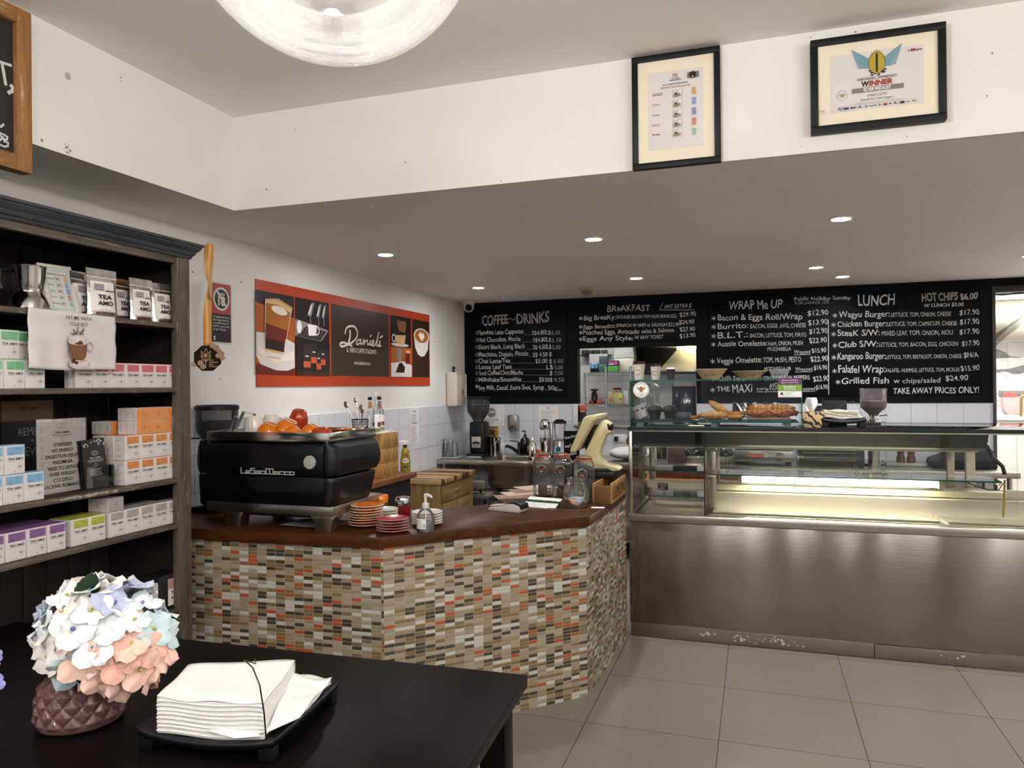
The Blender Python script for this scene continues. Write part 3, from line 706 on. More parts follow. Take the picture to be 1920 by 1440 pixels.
for t, x0, x1, y, h, t2, u0, u1, h2, pr, c0, c1, py in (
    ('Bacon & Eggs Roll/Wrap', 142, 632, 312, 34, '', 0, 0, 0, '$12.90', 664, 784, 284), ('Burrito:', 142, 320, 362, 30, 'BACON, EGGS, AVO, CHEESE', 330, 652, 24, '$13.90', 668, 780, 340),
    ('B.L.T.:', 142, 318, 416, 34, 'BACON, LETTUCE, TOM, MAYO', 330, 656, 24, '$12.90', 674, 780, 390), ('Aussie Omelette:', 140, 428, 464, 30, 'HAM, ONION, MUSH', 436, 636, 24, '$22.90', 674, 774, 444),
    ('Veggie Omelette:', 136, 400, 562, 32, 'TOM, MUSH, PESTO', 406, 626, 30, '$22.90', 682, 782, 552), ('Chilli Scrambled:', 140, 400, 664, 28, 'ON TOAST W PEPPERS', 410, 676, 24, '$23.90', 696, 790, 668),
    ('Wagyu Burger:', 844, 1140, 296, 34, 'LETTUCE, TOM, ONION, CHEESE', 1148, 1496, 24, '$17.90', 1546, 1660, 282), ('Chicken Burger:', 836, 1122, 350, 32, 'LETTUCE, TOM, CAPSICUM, CHEESE', 1126, 1530, 24, '$17.90', 1548, 1660, 336),
    ('SteaK S/W:', 836, 1082, 404, 34, 'MIXED LEAF, TOM, ONION, AIOLI', 1094, 1506, 26, '$17.90', 1546, 1660, 394), ('Club S/W:', 844, 1072, 470, 34, 'LETTUCE, TOM, BACON, EGG, CHICKEN', 1078, 1536, 24, '$17.90', 1560, 1660, 462),
    ('Kangaroo Burger:', 838, 1114, 540, 38, 'LETTUCE, TOM, BEETROOT, ONION, CHEESE', 1118, 1558, 22, '$N/A', 1570, 1656, 530), ('Falafel Wrap:', 842, 1114, 618, 42, 'FALAFEL, HUMMUS, LETTUCE, TOM, PICKLES', 1120, 1546, 22, '$15.90', 1552, 1662, 606),
    ('Grilled Fish', 862, 1134, 682, 36, 'w chips/salad', 1162, 1434, 28, '$24.90', 1464, 1596, 664)):
    L.t(t, x0, y, x1, h, y-6, bold=.006)
    if t2: L.t(t2, u0, y-4, u1, h2, y-10, hand=.05)
    L.t(pr, c0, py, c1, 30, py-6, bold=.004); star(L, x0-24 if x0 < 800 else x0-22, y-12, 13)
for t, x0, x1, y, pr, c0, c1 in (('MOZZARELLA', 430, 566, 490, '', 0, 0), ('Wrapped', 584, 678, 506, '$15.90', 688, 772), ('MOZZARELLA OR', 412, 566, 604, '', 0, 0), ('Wrapped', 592, 690, 606, '$16.90', 700, 778), ('Wrapped', 596, 706, 720, '$16.90', 712, 782)):
    L.t(t, x0, y, x1, 20, y-4, shear=.1)
    if pr: L.t(pr, c0, y-6, c1, 26, y-10, bold=.004); L.ln2([(x0, y+6), (x1, y+4)], .004)
L.t('THE', 136, 726, 212, 28, 722, bold=.012); L.t('MAXi', 228, 732, 342, 46, 726, bold=.004); L.t('Double Egg, Avocado', 368, 716, 492, 12, 712); L.t('cheese, spinach, bacon', 368, 730, 496, 10, 728); star(L, 112, 716, 13); L.t('AVO', 442, 702, 490, 24, 698)
L.ln2([(784, 308), (786, 742)], .006)
L.t('TAKE AWAY PRICES ONLY!', 1160, 738, 1660, 34, 732, bold=.012)
wpart(L.build('chalk_lettering', [chalk, chalk2]), b3)

# ------------------------------------------------------------------ coffee banner on the left wall
XP = XL+.008
class PXX(PXL):
    """same for a plane x = X (reading direction +y)"""
    def q(s, x, y): p = on_x(s.ox+x/s.sc, s.oy+y/s.sc, s.Y); return p.y, p.z
pan = MB().box(XL+.001, 3.872, 1.583, XP, 6.438, 2.252).build('coffee_banner', M('banner_orange', '#b8401d', .4, var=.03))
tag(pan, 'wide orange and brown coffee advertising banner on the left wall', 'banner')
U = lambda x: on_x(440+x/4.571, 620, XP).y
z0, z1 = 1.66, 2.185
L = LT((XP, 0, 0), (0, 1, 0), (0, 0, 1), .001)
u = [U(v) for v in (178, 508, 517, 808, 826, 1318, 1332, 1509, 1520, 1664)]
# 0 dark,1 orange table,2 white china,3 milk,4 caramel,5 red layer,6 crema dark,7 brown panel,8 text,9 steel,10 pack,11 pack label,12 bean,13 thin line,14 cream
pal = [M('print_dark', '#1c1413', .4), M('print_table', '#a8581c', .4), M('print_china', '#d9d2cd', .4), M('print_milk', '#e8ded2', .4), M('print_caramel', '#a8641a', .4), M('print_redlayer', '#6b2114', .4), M('print_coffee', '#2c150f', .4), M('print_brown', '#3a2a20', .4), M('print_white', '#ece8e4', .4), M('print_steel', '#8f8a86', .4), M('print_pack', '#2a2224', .4), M('print_packlabel', '#c2562e', .4), M('print_bean', '#3b2417', .4), M('print_cream', '#d8b27a', .4), M('print_skin', '#8a5a3c', .4)]
L.rect(u[0], z0, u[1], z1, 0, 1); L.rect(u[2], z0, u[3], z1, 0, 1); L.rect(u[4], z0, u[5], z1, 7, 1); L.rect(u[6], z0, u[7], z1, 0, 1); L.rect(u[8], z0, u[9], z1, 12, 1)
# espresso glass on a saucer
w = u[1]-u[0]; hh = z1-z0
def A(a, b): return (u[0]+a*w, z0+b*hh)
L.poly([A(0, 0), A(1, 0), A(1, .72), A(0, .86)], 1, 2); L.poly([A(0, 0), A(1, 0), A(1, .2), A(0, .12)], 5, 3)
L.poly([A(.0, .22), A(.1, .12), A(.5, .05), A(.8, .05), A(1, .09), A(1, .40), A(.6, .49), A(.0, .50)], 2, 4)
L.poly([A(.06, .25), A(.5, .14), A(.96, .19), A(.98, .3), A(.5, .2), A(.04, .34)], 3, 5)
L.poly([A(.2, .30), A(.26, .2), A(.6, .19), A(.68, .28), A(.92, .84), A(.55, .92), A(.22, .9)], 13, 6)
L.poly([A(.21, .31), A(.7, .28), A(.72, .40), A(.21, .44)], 6, 7); L.poly([A(.21, .44), A(.72, .40), A(.80, .55), A(.21, .62)], 5, 7); L.poly([A(.21, .62), A(.80, .55), A(.88, .78), A(.55, .86), A(.22, .86)], 4, 7)
L.disc(u[0]+.58*w, z0+.79*hh, .21*w, 3, 8, 24, .05*hh, R(-8)); L.line([A(.22, .9), A(.55, .93), A(.92, .85)], .006, 13, 8); L.line([A(.2, .3), A(.22, .9)], .004, 8, 8); L.line([A(.7, .3), A(.92, .84)], .004, 8, 8)
L.poly([A(.22, .22), A(.6, .2), A(.64, .25), A(.24, .28)], 2, 8)
# machine pouring and coffee packs
w2 = u[3]-u[2]
def B(a, b): return (u[2]+a*w2, z0+b*hh)
L.poly([B(0, .5), B(.75, .46), B(.98, .62), B(.4, .68), B(0, .72)], 9, 2); L.poly([B(.02, .5), B(.72, .47), B(.9, .6), B(.3, .64)], 10, 3)
for k in range(9): L.line([B(.06+.08*k, .5), B(.16+.08*k, .63)], .004, 9, 4)
for cx, s in ((.42, 1), (.66, .8), (.82, .7)):
    L.poly([B(cx-.09*s, .78), B(cx+.03*s, .78), B(cx+.12*s, .97), B(cx+.02*s, .95)], 9, 4); L.poly([B(cx-.07*s, .80), B(cx-.02*s, .80), B(cx+.06*s, .93), B(cx+.02*s, .93)], 8, 5); L.line([B(cx, .78), B(cx+.01, .68)], .008, 9, 4)
L.poly([B(.36, .52), B(.58, .53), B(.6, .67), B(.34, .67)], 8, 6); L.ring(*B(.6, .6), .03, .008, 8, 6); L.disc(*B(.1, .62), .03, 8, 5, 16, .045)
L.rect(u[2], z0, u[3], z0+.44*hh, 0, 6); L.rect(u[2], z0, u[3], z0+.05*hh, 12, 7)
for a, b, ww, ht in ((.3, .08, .24, .33), (.5, .14, .2, .3), (.64, .06, .17, .26), (.78, .12, .17, .24)):
    L.poly([B(a-ww/2, b), B(a+ww/2, b), B(a+ww/2*.9, b+ht), B(a-ww/2*.9, b+ht)], 10, 8); L.rect(*B(a-ww*.42, b+.02), *B(a+ww*.42, b+.10), 11, 9); L.rect(*B(a-ww*.2, b+.16), *B(a+ww*.2, b+.175), 8, 9)
# brand script
w3 = u[5]-u[4]
def C(x, y): p = on_x(440+x/4.571, 480+y/4.571, XP); return (p.y, p.z)
def stroke(pts, wd, mi=8, k=3):
    # Catmull-Rom smoothing for pen strokes
    P_ = [pts[0]]+list(pts)+[pts[-1]]; out = []
    for i in range(1, len(P_)-2):
        p0, p1, p2, p3 = [Vector((*P_[j], 0)) for j in (i-1, i, i+1, i+2)]
        for s in range(6):
            t = s/6; q = .5*((2*p1)+(p2-p0)*t+(2*p0-5*p1+4*p2-p3)*t*t+(3*p1-p0-3*p2+p3)*t**3); out.append((q.x, q.y))
    out.append(pts[-1]); L.line(out, wd, mi, k)
stroke([C(x, y) for x, y in ((945, 660), (955, 620), (985, 602), (1020, 605), (1045, 640), (1045, 690), (1010, 735), (960, 762), (920, 775), (903, 765), (905, 748), (930, 742), (965, 755), (1000, 770))], .016)
stroke([C(x, y) for x, y in ((985, 645), (985, 690), (972, 745))], .02)
stroke([C(x, y) for x, y in ((1075, 715), (1050, 725), (1040, 750), (1055, 757), (1072, 740), (1078, 718), (1076, 750), (1090, 752), (1102, 722), (1108, 722), (1104, 757), (1112, 740), (1130, 722), (1136, 735), (1136, 757), (1152, 752), (1160, 727), (1156, 758), (1172, 760), (1190, 738), (1184, 724), (1174, 735), (1174, 762), (1192, 768), (1212, 735), (1232, 655), (1218, 735), (1216, 768), (1232, 765), (1242, 730), (1238, 772), (1250, 770))], .012)
L.line([C(1158, 690), C(1166, 680)], .014, 8, 3); L.line([C(1245, 700), C(1264, 686)], .014, 8, 3)
a0, a1 = C(960, 830), C(1212, 842); L.text('IL VERO CAFFE ITALIANO', a0[0], a1[1], .035, a1[0]-a0[0], mi=8, bold=.012)
a0, a1 = C(1022, 932), C(1160, 936); L.text('www.danieli.com.au', a0[0], a1[1], .030, a1[0]-a0[0], mi=8, bold=.008)
for k in (4, 5): L.line([(u[k]-(.018 if k == 4 else -.018), z0), (u[k]-(.018 if k == 4 else -.018), z1)], .008, 11, 2)
# man with cup, cake and latte
w4 = u[7]-u[6]
def D(a, b): return (u[6]+a*w4, z0+b*hh)
L.poly([D(.3, 1), D(.72, 1), D(.76, .86), D(.68, .72), D(.55, .68), D(.42, .74), D(.32, .86)], 14, 2); L.poly([D(.3, 1), D(.72, 1), D(.74, .93), D(.32, .93)], 0, 3); L.poly([D(.42, .76), D(.68, .74), D(.6, .68), D(.5, .68)], 0, 3)
L.poly([D(.18, .68), D(.72, .7), D(.66, .54), D(.36, .53), D(.24, .58)], 13, 4); L.ring(*D(.15, .63), .03, .012, 2, 4); L.disc(*D(.45, .53), .42*w4, 2, 3, 24, .03*hh)
L.rect(u[6], z0, u[7], z0+.49*hh, 1, 5); L.poly([D(0, 0), D(1, 0), D(1, .2), D(.6, .26), D(0, .22)], 2, 6); L.poly([D(.3, .26), D(.5, .26), D(.52, .47), D(.28, .47)], 9, 6); L.poly([D(.7, .22), D(.9, .22), D(.92, .44), D(.68, .44)], 5, 6); L.rect(*D(.7, .4), *D(.92, .45), 13, 7)
L.poly([D(.2, .07), D(.62, .07), D(.66, .16), D(.5, .24), D(.36, .22)], 6, 7); L.poly([D(.2, .08), D(.36, .22), D(.2, .23), D(.12, .14)], 3, 7)
w5 = u[9]-u[8]
for k in range(150):
    a, b = u[8]+random.uniform(.04, .96)*w5, z0+random.uniform(.01, .99)*hh; L.disc(a, b, random.uniform(.008, .013), 0, 2, 8, .006, random.uniform(0, 3))
def E(a, b): return (u[8]+a*w5, z0+b*hh)
L.poly([E(.08, .7), E(.95, .7), E(.9, .5), E(.7, .38), E(.5, .36), E(.3, .4), E(.14, .52)], 2, 4); L.disc(*E(.52, .72), .46*w5, 2, 5, 28, .14*hh); L.disc(*E(.52, .72), .39*w5, 4, 6, 28, .115*hh); L.poly([E(.52, .63), E(.7, .72), E(.6, .8), E(.52, .76), E(.44, .81), E(.32, .74)], 3, 7)
wpart(L.build('printed_artwork', pal), pan)

# ------------------------------------------------------------------ under-18 sign, award ribbon, dispenser, notices
e = MB().box(XL+.001, 3.468, 1.832, XL+.004, 3.652, 2.19, .0015).build('age_limit_sign', M('sign_white', '#d8d4cf', .5)); tag(e, 'red and black under 18 alcohol warning sign on the left wall', 'sign')
L = LT((XL+.004, 0, 0), (0, 1, 0), (0, 0, 1), .0008); ya_, yb_ = 3.478, 3.642
L.rect(ya_, 2.005, yb_, 2.18, 0, 1); L.rect(ya_, 1.842, yb_, 2.005, 1, 1)
L.disc(3.56, 2.092, .068, 2, 2, 36); L.disc(3.56, 2.092, .056, 1, 3, 36); L.text('under', 3.56, 2.112, .020, .06, 'C', 2, .015, k=4); L.text('18', 3.56, 2.055, .05, .06, 'C', 2, .04, k=4); L.line([(3.522, 2.134), (3.598, 2.05)], .014, 2, 5)
for i, t in enumerate(('It is against the law to', 'sell or supply alcohol to,', 'or to obtain alcohol on', 'behalf of, a person under', 'the age of 18 years.')): L.text(t, 3.488, 1.982-i*.018, .011, .142*(1, .98, .94, 1, .8)[i], mi=2, bold=.01)
L.disc(3.5, 1.868, .008, 2, 2, 10); L.rect(3.492, 1.852, 3.508, 1.858, 2, 2)
wpart(L.build('sign_lettering', [M('sign_red', '#a33731', .5), M('sign_black', '#14141b', .5), M('sign_white', '#d8d4cf', .5)]), e)
rib = M('gold_ribbon', '#c08a3c', .4, sheen=.3)
e = empty('award_medal', (-2.365, 2.765, 1.71), R(42), 'dark octagonal award medal hanging on a gold ribbon from the shelf corner', 'award medal')
def rb(v): return Vector((0, 0, 0))
def ribbon(pts, w):      # pts: (u, z, twist)
    b = MB()
    def fn(s, t):
        i = min(int(s*(len(pts)-1)), len(pts)-2); f = s*(len(pts)-1)-i
        uu = pts[i][0]*(1-f)+pts[i+1][0]*f; z = pts[i][1]*(1-f)+pts[i+1][1]*f; tw = pts[i][2]*(1-f)+pts[i+1][2]*f
        q = (t-.5)*w; return (uu+q*math.cos(tw), .003+q*math.sin(tw), z)
    b.grid(fn, (len(pts)-1)*6, 1); return b
o = ribbon([(0, .05, 0), (0, .18, .05), (.004, .26, .5), (.006, .31, 1.35), (.006, .34, 1.5), (.004, .39, .6), (.006, .46, .1), (.008, .515, 0)], .036).build('ribbon', rib, e, solid=.001)
o = ribbon([(.018, .27, 1.3), (.012, .38, .8), (.014, .46, .2), (.016, .522, 0)], .03).build('ribbon', rib, e, solid=.001)
oct_ = [(.062*math.cos(R(22.5+45*i)), .062*math.sin(R(22.5+45*i))) for i in range(8)]
MX = Matrix(((1, 0, 0, 0), (0, 0, -1, 0), (0, 1, 0, 0), (0, 0, 0, 1)))
MB().prism(oct_, 0, .006, MX, .001).build('plaque', M('dark_wood_plaque', '#1c0c06', .8, spec=.2), e)
b = MB()
for a, z, r0 in ((.02, .058, .012), (.036, .048, .014), (.048, .034, .011), (.058, .02, .013), (.044, .012, .011), (.062, .002, .012), (-.03, -.022, .013), (-.06, -.03, .011), (-.02, -.038, .012)):
    b.cyl((a, -.012, z), (a, -.004, z), r0, r0, 14)
b.build('bean_discs', M('bean_wood', '#8a6a4a', .5, var=.5, nscale=40), e)
L = LT((0, -.0062, 0), (1, 0, 0), (0, 0, 1), .0006)
L.line([(-.008, -.045), (-.008, .02)], .0016)
for s in (-1, 1):
    for z in (-.012, .008): L.line([(-.008, z), (-.008+s*.01, z+.012), (-.008+s*.02, z+.026), (-.008+s*.016, z+.008), (-.008, z-.004)], .0013)
L.line([(-.008, .012), (-.014, .03), (-.006, .044), (0, .028), (-.008, .012)], .0013)
for i, t in enumerate(('THE', 'GOLDEN', 'LEAF', 'AWARDS')): L.text(t, .006, -.012-i*.0095, .0062, mi=0)
L.build('engraving', [M('gold_ink', '#c9a674', .5)], e)
# paper towel dispenser
cream = M('cream_plastic', '#cfc3b4', .35)
e = empty('paper_towel_dispenser', (XL+.008, 6.95, 1.37), 0, 'cream wall mounted paper towel dispenser above the tiles', 'towel dispenser')
MB().box(0, -.13, 0, .11, .13, .345, .018, 3).build('housing', cream, e)
MB().box(.108, -.125, .012, .114, .125, .33, .01, 2).build('front_cover', cream, e)
L = LT((.1145, 0, 0), (0, 1, 0), (0, 0, 1), .001); L.poly([(.03+.012*math.sin(R(t))*(1 if t < 180 else 1), .14+.04*math.cos(R(t))) for t in range(0, 360, 20)], 0); L.build('level_window', black_ink, e)
MB().lathe([(0, 0), (.012, 0), (.01, .03), (.018, .05), (0, .065)], 12, (.03, 0, .345)).build('lock_key', blackpl, e)
# notices
def notice(plane, x0, y0, x1, y1, lab, kind):
    if plane == 'L':
        p, q = on_x(x0, y0, XL+.009), on_x(x1, y1, XL+.009); L = LT((XL+.009, min(p.y, q.y), q.z), (0, 1, 0), (0, 0, 1), .0008); w, h = abs(q.y-p.y), p.z-q.z
    else:
        p, q = on_y(x0, y0, YB+.003), on_y(x1, y1, YB+.003); L = LT((p.x, YB+.003, q.z), (1, 0, 0), (0, 0, 1), .0008); w, h = q.x-p.x, p.z-q.z
    L.rect(0, 0, w, h, 0, 1); kind(L, w, h)
    o = L.build('paper_notice', [white_p, black_ink, grey_ink, M('notice_yellow', '#b9a23a', .6), M('notice_brown', '#5c4026', .6)]); tag(o, lab, 'notice'); return o
def para(L, w, h, y0, n, dy, th=.0022):
    for i in range(n): L.rect(w*.12, h*y0-i*dy, w*(.12+random.uniform(.4, .76)), h*y0-i*dy+th, 2, 2)
def k1(L, w, h):
    L.line([(w*.05, h*.03), (w*.95, h*.03), (w*.95, h*.97), (w*.05, h*.97)], .002, 2, 2, True)
    L.text('Hand Wash', w/2, h*.89, .014, w*.4, 'C', 1, .01); para(L, w, h, .82, 8, .010); L.text('Cleaning', w/2, h*.57, .014, w*.45, 'C', 1, .01); para(L, w, h, .5, 16, .0095)
notice('L', 766.6, 766, 786.5, 832, 'laminated instruction sheet on the left wall tiles above the trolley', k1)
def k2(L, w, h):
    L.line([(w*.06, h*.08), (w*.92, h*.08), (w*.92, h*.92), (w*.06, h*.92)], .002, 2, 2, True)
    for r0, mi, k in ((.058, 2, 2), (.053, 0, 3), (.049, 2, 4)): L.poly([(w*.48+r0*math.cos(R(22.5+45*i)), h*.62+r0*math.sin(R(22.5+45*i))) for i in range(8)], mi, k)
    L.text('STOP', w*.48, h*.585, .026, .078, 'C', 0, .02, k=5)
    for i, t in enumerate(('PLEASE WASH YOUR HANDS', 'THOROUGHLY AFTER USING', 'THE TOILET')): L.text(t, w*.48, h*(.28-.075*i), .010, w*(.58, .58, .24)[i], 'C', 1, .015)
notice('B', 899, 759, 945.6, 798, 'white hand washing STOP notice on the tiles behind the sink', k2)
def k3(L, w, h):
    L.text('MENU', w*.5, h*.9, .010, w*.2, 'C', 1, .02); para(L, w, h, .82, 6, .012); para(L, w, h, .62, 3, .012); para(L, w, h, .5, 2, .012); para(L, w, h, .35, 4, .012)
notice('B', 1010, 760.6, 1048, 815, 'white printed price sheet on the tiles behind the blender', k3)
def k4(L, w, h):
    L.rect(0, 0, w, h, 3, 2); L.poly([(0, h), (w*.3, h), (w*.05, 0), (0, 0)], 0, 3); L.rect(w*.45, h*.6, w*.8, h*.85, 4, 3); L.ring(w*.78, h*.7, w*.14, .008, 4, 3); L.rect(w*.1, h*.92, w*.95, h*.96, 4, 3)
notice('B', 903, 799, 935, 842, 'yellow coffee poster leaning on the tiles behind the sink', k4)

# ------------------------------------------------------------------ frames on the bulkhead
frk = M('black_frame_wood', '#0c0d10', .5, var=.3, spec=.25)
mount = M('cream_mount_board', '#e9dfc9', .8, var=.02)
def picture(x0, z0, x1, z1, ww, inner, lab, dep=.03):
    e = empty('picture_frame', ((x0+x1)/2, BY, z0), 0, lab, 'picture frame')
    b = MB()
    b.box(x0, BY-dep, z0, x1, BY-.002, z0+ww, .002).box(x0, BY-dep, z1-ww, x1, BY-.002, z1, .002).box(x0, BY-dep, z0+ww, x0+ww, BY-.002, z1-ww, .002).box(x1-ww, BY-dep, z0+ww, x1, BY-.002, z1-ww, .002)
    wpart(b.build('frame', frk), e)
    wpart(MB().box(x0+ww, BY-dep+.010, z0+ww, x1-ww, BY-.004, z1-ww).build('mount_board', mount), e)
    a, c = inner
    wpart(MB().box(a[0], BY-dep+.0085, a[1], c[0], BY-dep+.0102, c[1]).build('certificate', M('certificate_paper', '#d8d3d2', .6, var=.01)), e)
    return e, BY-dep+.0085
def W2(ox, oy, sc, x, y): p = on_y(ox+x/sc, oy+y/sc, BY-.025); return (p.x, p.z)
a, c = W2(1160, 60, 5.141, 135, 1335), W2(1160, 60, 5.141, 975, 128); c = (c[0], W2(1160, 60, 5.141, 975, 128)[1])
i0, i1 = W2(1160, 60, 5.141, 288, 1140), W2(1160, 60, 5.141, 810, 332)
e, yy = picture(a[0], a[1], c[0], c[1], .024, (i0, i1), 'portrait black frame of tea awards on the bulkhead, left of the two')
L = LT((i0[0], yy, i0[1]), (1, 0, 0), (0, 0, 1), .0008); w, h = i1[0]-i0[0], i1[1]-i0[1]
def F(x, y): p = W2(1160, 60, 5.141, x, y); return (p[0]-i0[0], p[1]-i0[1])
L.ring(*F(543, 412), .008, .0012, 1, 2, 18, .005); L.ring(*F(530, 412), .005, .001, 1, 2, 14); L.ring(*F(556, 412), .005, .001, 1, 2, 14)
L.text('TEA AMO', *F(545, 446), .0045, .032, 'C', 0, .01); L.rect(*F(490, 460), *F(598, 456), 5, 2)
L.rect(F(660, 445)[0], F(660, 445)[1], F(775, 370)[0], F(775, 370)[1], 5, 2); L.disc(*F(713, 408), .014, 0, 3, 24); L.disc(*F(713, 425), .003, 7, 4, 10)
L.text('ROYAL SYDNEY FINE FOOD AWARDS', *F(545, 502), .0055, .1, 'C', 0, .01, rot=.02); L.text('2014 RAST Award Winning Teas', *F(545, 532), .007, .118, 'C', 1, .004)
for i, (t, mi, yy_) in enumerate((('GOLD', 1, 620), ('Silver', 5, 715), ('Silver', 5, 815), ('Silver', 5, 910), ('Bronze', 1, 1000))):
    L.text(t, *F(325, yy_), .0105 if i == 0 else .0085, .04 if i == 0 else .03, mi=mi, bold=.015 if i in (0, 4) else 0)
    x_, z_ = F(565, yy_-25); L.rect(x_-.021, z_-.016, x_+.02, z_+.017, 8, 2); L.poly([(x_-.018, z_-.009), (x_-.003, z_-.012), (x_+.014, z_-.006), (x_+.006, z_+.002), (x_-.009, z_+.004)], 9, 3); L.disc(x_-.006, z_+.002, .006, 0, 4, 10, .003); L.rect(x_+.006, z_+.004, x_+.016, z_+.014, 7, 3)
    x_, z_ = F(726, 560+99*i); L.rect(x_-.009, z_-.0145, x_+.009, z_+.0145, 10+i, 2); L.ring(x_, z_-.006, .004, .0009, 5, 3, 10); L.rect(x_-.006, z_+.005, x_+.006, z_+.006, 5, 3); L.rect(x_-.006, z_+.008, x_+.004, z_+.009, 5, 3)
tints = [M('tint_orange', '#d4ad80', .6), M('tint_blue', '#8ba5c6', .6), M('tint_violet', '#9297b8', .6), M('tint_red', '#cd8a7e', .6), M('tint_green', '#a3c3ae', .6)]
cert = [black_ink, M('ink_red', '#9c3a2b', .7), M('ink_blue', '#2a4a8c', .7), M('ink_gold', '#b29a2c', .6), M('ink_teal', '#6f9aa6', .6), grey_ink, M('band_grey', '#7d777b', .7), white_p, M('photo_grey', '#c4bfbd', .6), M('photo_brown', '#8a7a68', .6)] + tints
wpart(L.build('certificate_print', cert), e)
a, c = W2(1500, 30, 6.26, 130, 1395), W2(1500, 30, 6.26, 1705, 78)
i0, i1 = W2(1500, 30, 6.26, 362, 1148), W2(1500, 30, 6.26, 1445, 335)
e, yy = picture(a[0], a[1], c[0], c[1], .026, (i0, i1), 'landscape black frame with an espresso award on the bulkhead, right of the two', .04)
def F(x, y): p = W2(1500, 30, 6.26, x, y); return (p[0]-i0[0], p[1]-i0[1])
L = LT((i0[0], yy, i0[1]), (1, 0, 0), (0, 0, 1), .0008)
cx, cz = F(897, 560); L.disc(cx, cz, .028, 3, 3, 28, .04); L.line([(cx, cz-.03), (cx, cz+.034)], .007, 0, 4); L.ring(cx, cz, .028, .0012, 0, 4, 28, .04)
for k in range(5): L.line([(cx-.012+.006*k, cz+.034), (cx-.016+.008*k, cz+.048-.004*abs(k-2))], .003, 3, 4)
for s in (-1, 1):
    for k in range(9):
        f = k/8; L.line([(cx+s*.026, cz+.016-.03*f), (cx+s*(.082-.02*f), cz+.056-.066*f)], .0045, 4, 2)
    L.poly([(cx+s*.026, cz+.02), (cx+s*.05, cz+.03), (cx+s*.05, cz+.002), (cx+s*.028, cz-.014)], 4, 1)
for k, (x, y) in enumerate(((820, 650), (838, 655), (838, 676), (878, 682), (840, 704), (920, 698), (968, 664), (965, 645), (997, 632), (985, 664))): L.disc(*F(x, y), .0055, 0, 2, 10, .003, .3)
L.text('La', *F(806, 618), .007, mi=0, shear=.4); L.text('Dorica', *F(966, 600), .007, mi=0, shear=.4)
q0, q1 = F(668, 782), F(1130, 735); L.text('ORGANIC ESPRESSO', q0[0], q0[1]+.002, .0095, q1[0]-q0[0], mi=0, bold=.004)
q0, q1 = F(715, 842), F(806, 836); L.text('W', q0[0], q0[1], .0185, q1[0]-q0[0], mi=0, bold=.04)
q0, q1 = F(808, 836), F(1088, 800); L.text('INNER', q0[0], F(715, 842)[1], .0185, q1[0]-q0[0], mi=1, bold=.04)
zb = F(900, 860)[1]; L.rect(F(597, 0)[0], zb-.0085, F(1205, 0)[0], zb+.0085, 6, 2); L.text('SILVER MEDALIST', cx, zb-.006, .0115, .092, 'C', 7, .03, k=4)
L.text('DANIELI COFFEE', cx, zb-.026, .009, .065, 'C', 5); L.text('(Danieli Fair Trade Organic)', cx, zb-.040, .009, .112, 'C', 5)
L.line([(cx-.08, zb-.048), (cx+.085, zb-.048)], .0008, 5)
for x0 in (-.07, .03):
    L.line([(x0+.004*k, zb-.060+.006*math.sin(k*2.4+x0*90)*(1-.05*k)) for k in range(13)], .0012, 0); L.line([(x0, zb-.069), (x0+.052, zb-.069)], .0008, 5)
L.line([(.018, .018), (i1[0]-i0[0]-.02, .018)], .0006, 1)
x_ = .022
for k, (mi, ww) in enumerate(((5, .016), (2, .017), (0, .02), (2, .018), (4, .01), (6, .024), (5, .012), (1, .013), (0, .008), (2, .017), (0, .015), (5, .011), (5, .02))):
    if k % 3 == 1: L.rect(x_, .006, x_+ww, .014, mi, 2)
    elif k % 3 == 0: L.rect(x_, .0075, x_+ww, .0095, mi, 2); L.disc(x_+ww*.4, .012, .003, mi, 2, 8)
    else: L.poly([(x_, .006), (x_+ww, .006), (x_+ww*.5, .0145)] if mi == 1 else [(x_, .0075), (x_+ww, .0085), (x_+ww, .0125), (x_, .0115)], mi, 2)
    x_ += ww+.0055
cx, cz = F(493, 945); L.ring(cx, cz, .018, .0012, 4, 2, 28); L.disc(cx, cz, .005, 3, 3, 12, .008)
for s in (-1, 1): L.poly([(cx+s*.003, cz), (cx+s*.011, cz+.007), (cx+s*.009, cz-.002)], 4, 3)
q0 = F(1262, 416); L.text('e', q0[0], q0[1]-.004, .009, mi=1, bold=.02); L.text('Ebbure.', q0[0]+.009, q0[1]-.004, .0085, .038, mi=0, bold=.02); L.rect(q0[0]+.009, q0[1]-.004, q0[0]+.024, q0[1]+.005, 1, 3)
wpart(L.build('certificate_print', cert), e)
# hanging chalkboard, upper left
XH = BX+.004
rus = wood('rustic_frame_wood', '#6d4c2c', '#a5733d', 'Z', 10, .6, 10, .3, wear='#c9ab86')
rus_y = wood('rustic_frame_rail', '#6d4c2c', '#a5733d', 'Y', 10, .6, 10, .3, wear='#c9ab86')
e = empty('hanging_chalkboard', (XH, 1.6, 2.3), 0, 'wood framed chalkboard hung high at the left edge of the picture', 'chalkboard')
y1 = on_x(62, 330, XH+.05).y; y0 = 1.05; zb, zt = on_x(65, 328, XH+.05).z, on_x(52, 22, XH+.05).z
wpart(MB().box(XH, y1-.055, zb, XH+.05, y1, zt, .004).build('frame_stile', rus), e); wpart(MB().box(XH, y0, zb, XH+.05, y0+.055, zt, .004).build('frame_stile', rus), e)
wpart(MB().box(XH, y0+.055, zb, XH+.049, y1-.055, zb+.055, .004).build('frame_rail', rus_y), e); wpart(MB().box(XH, y0+.055, zt-.055, XH+.049, y1-.055, zt, .004).build('frame_rail', rus_y), e)
o = wpart(MB().box(XH+.005, y0+.05, zb+.05, XH+.03, y1-.05, zt-.05).build('board_panel', M('board_grey_black', '#201f1f', .5, var=.15)), e)
L = LT((XH+.03, 0, 0), (0, 1, 0), (0, 0, 1), .001)
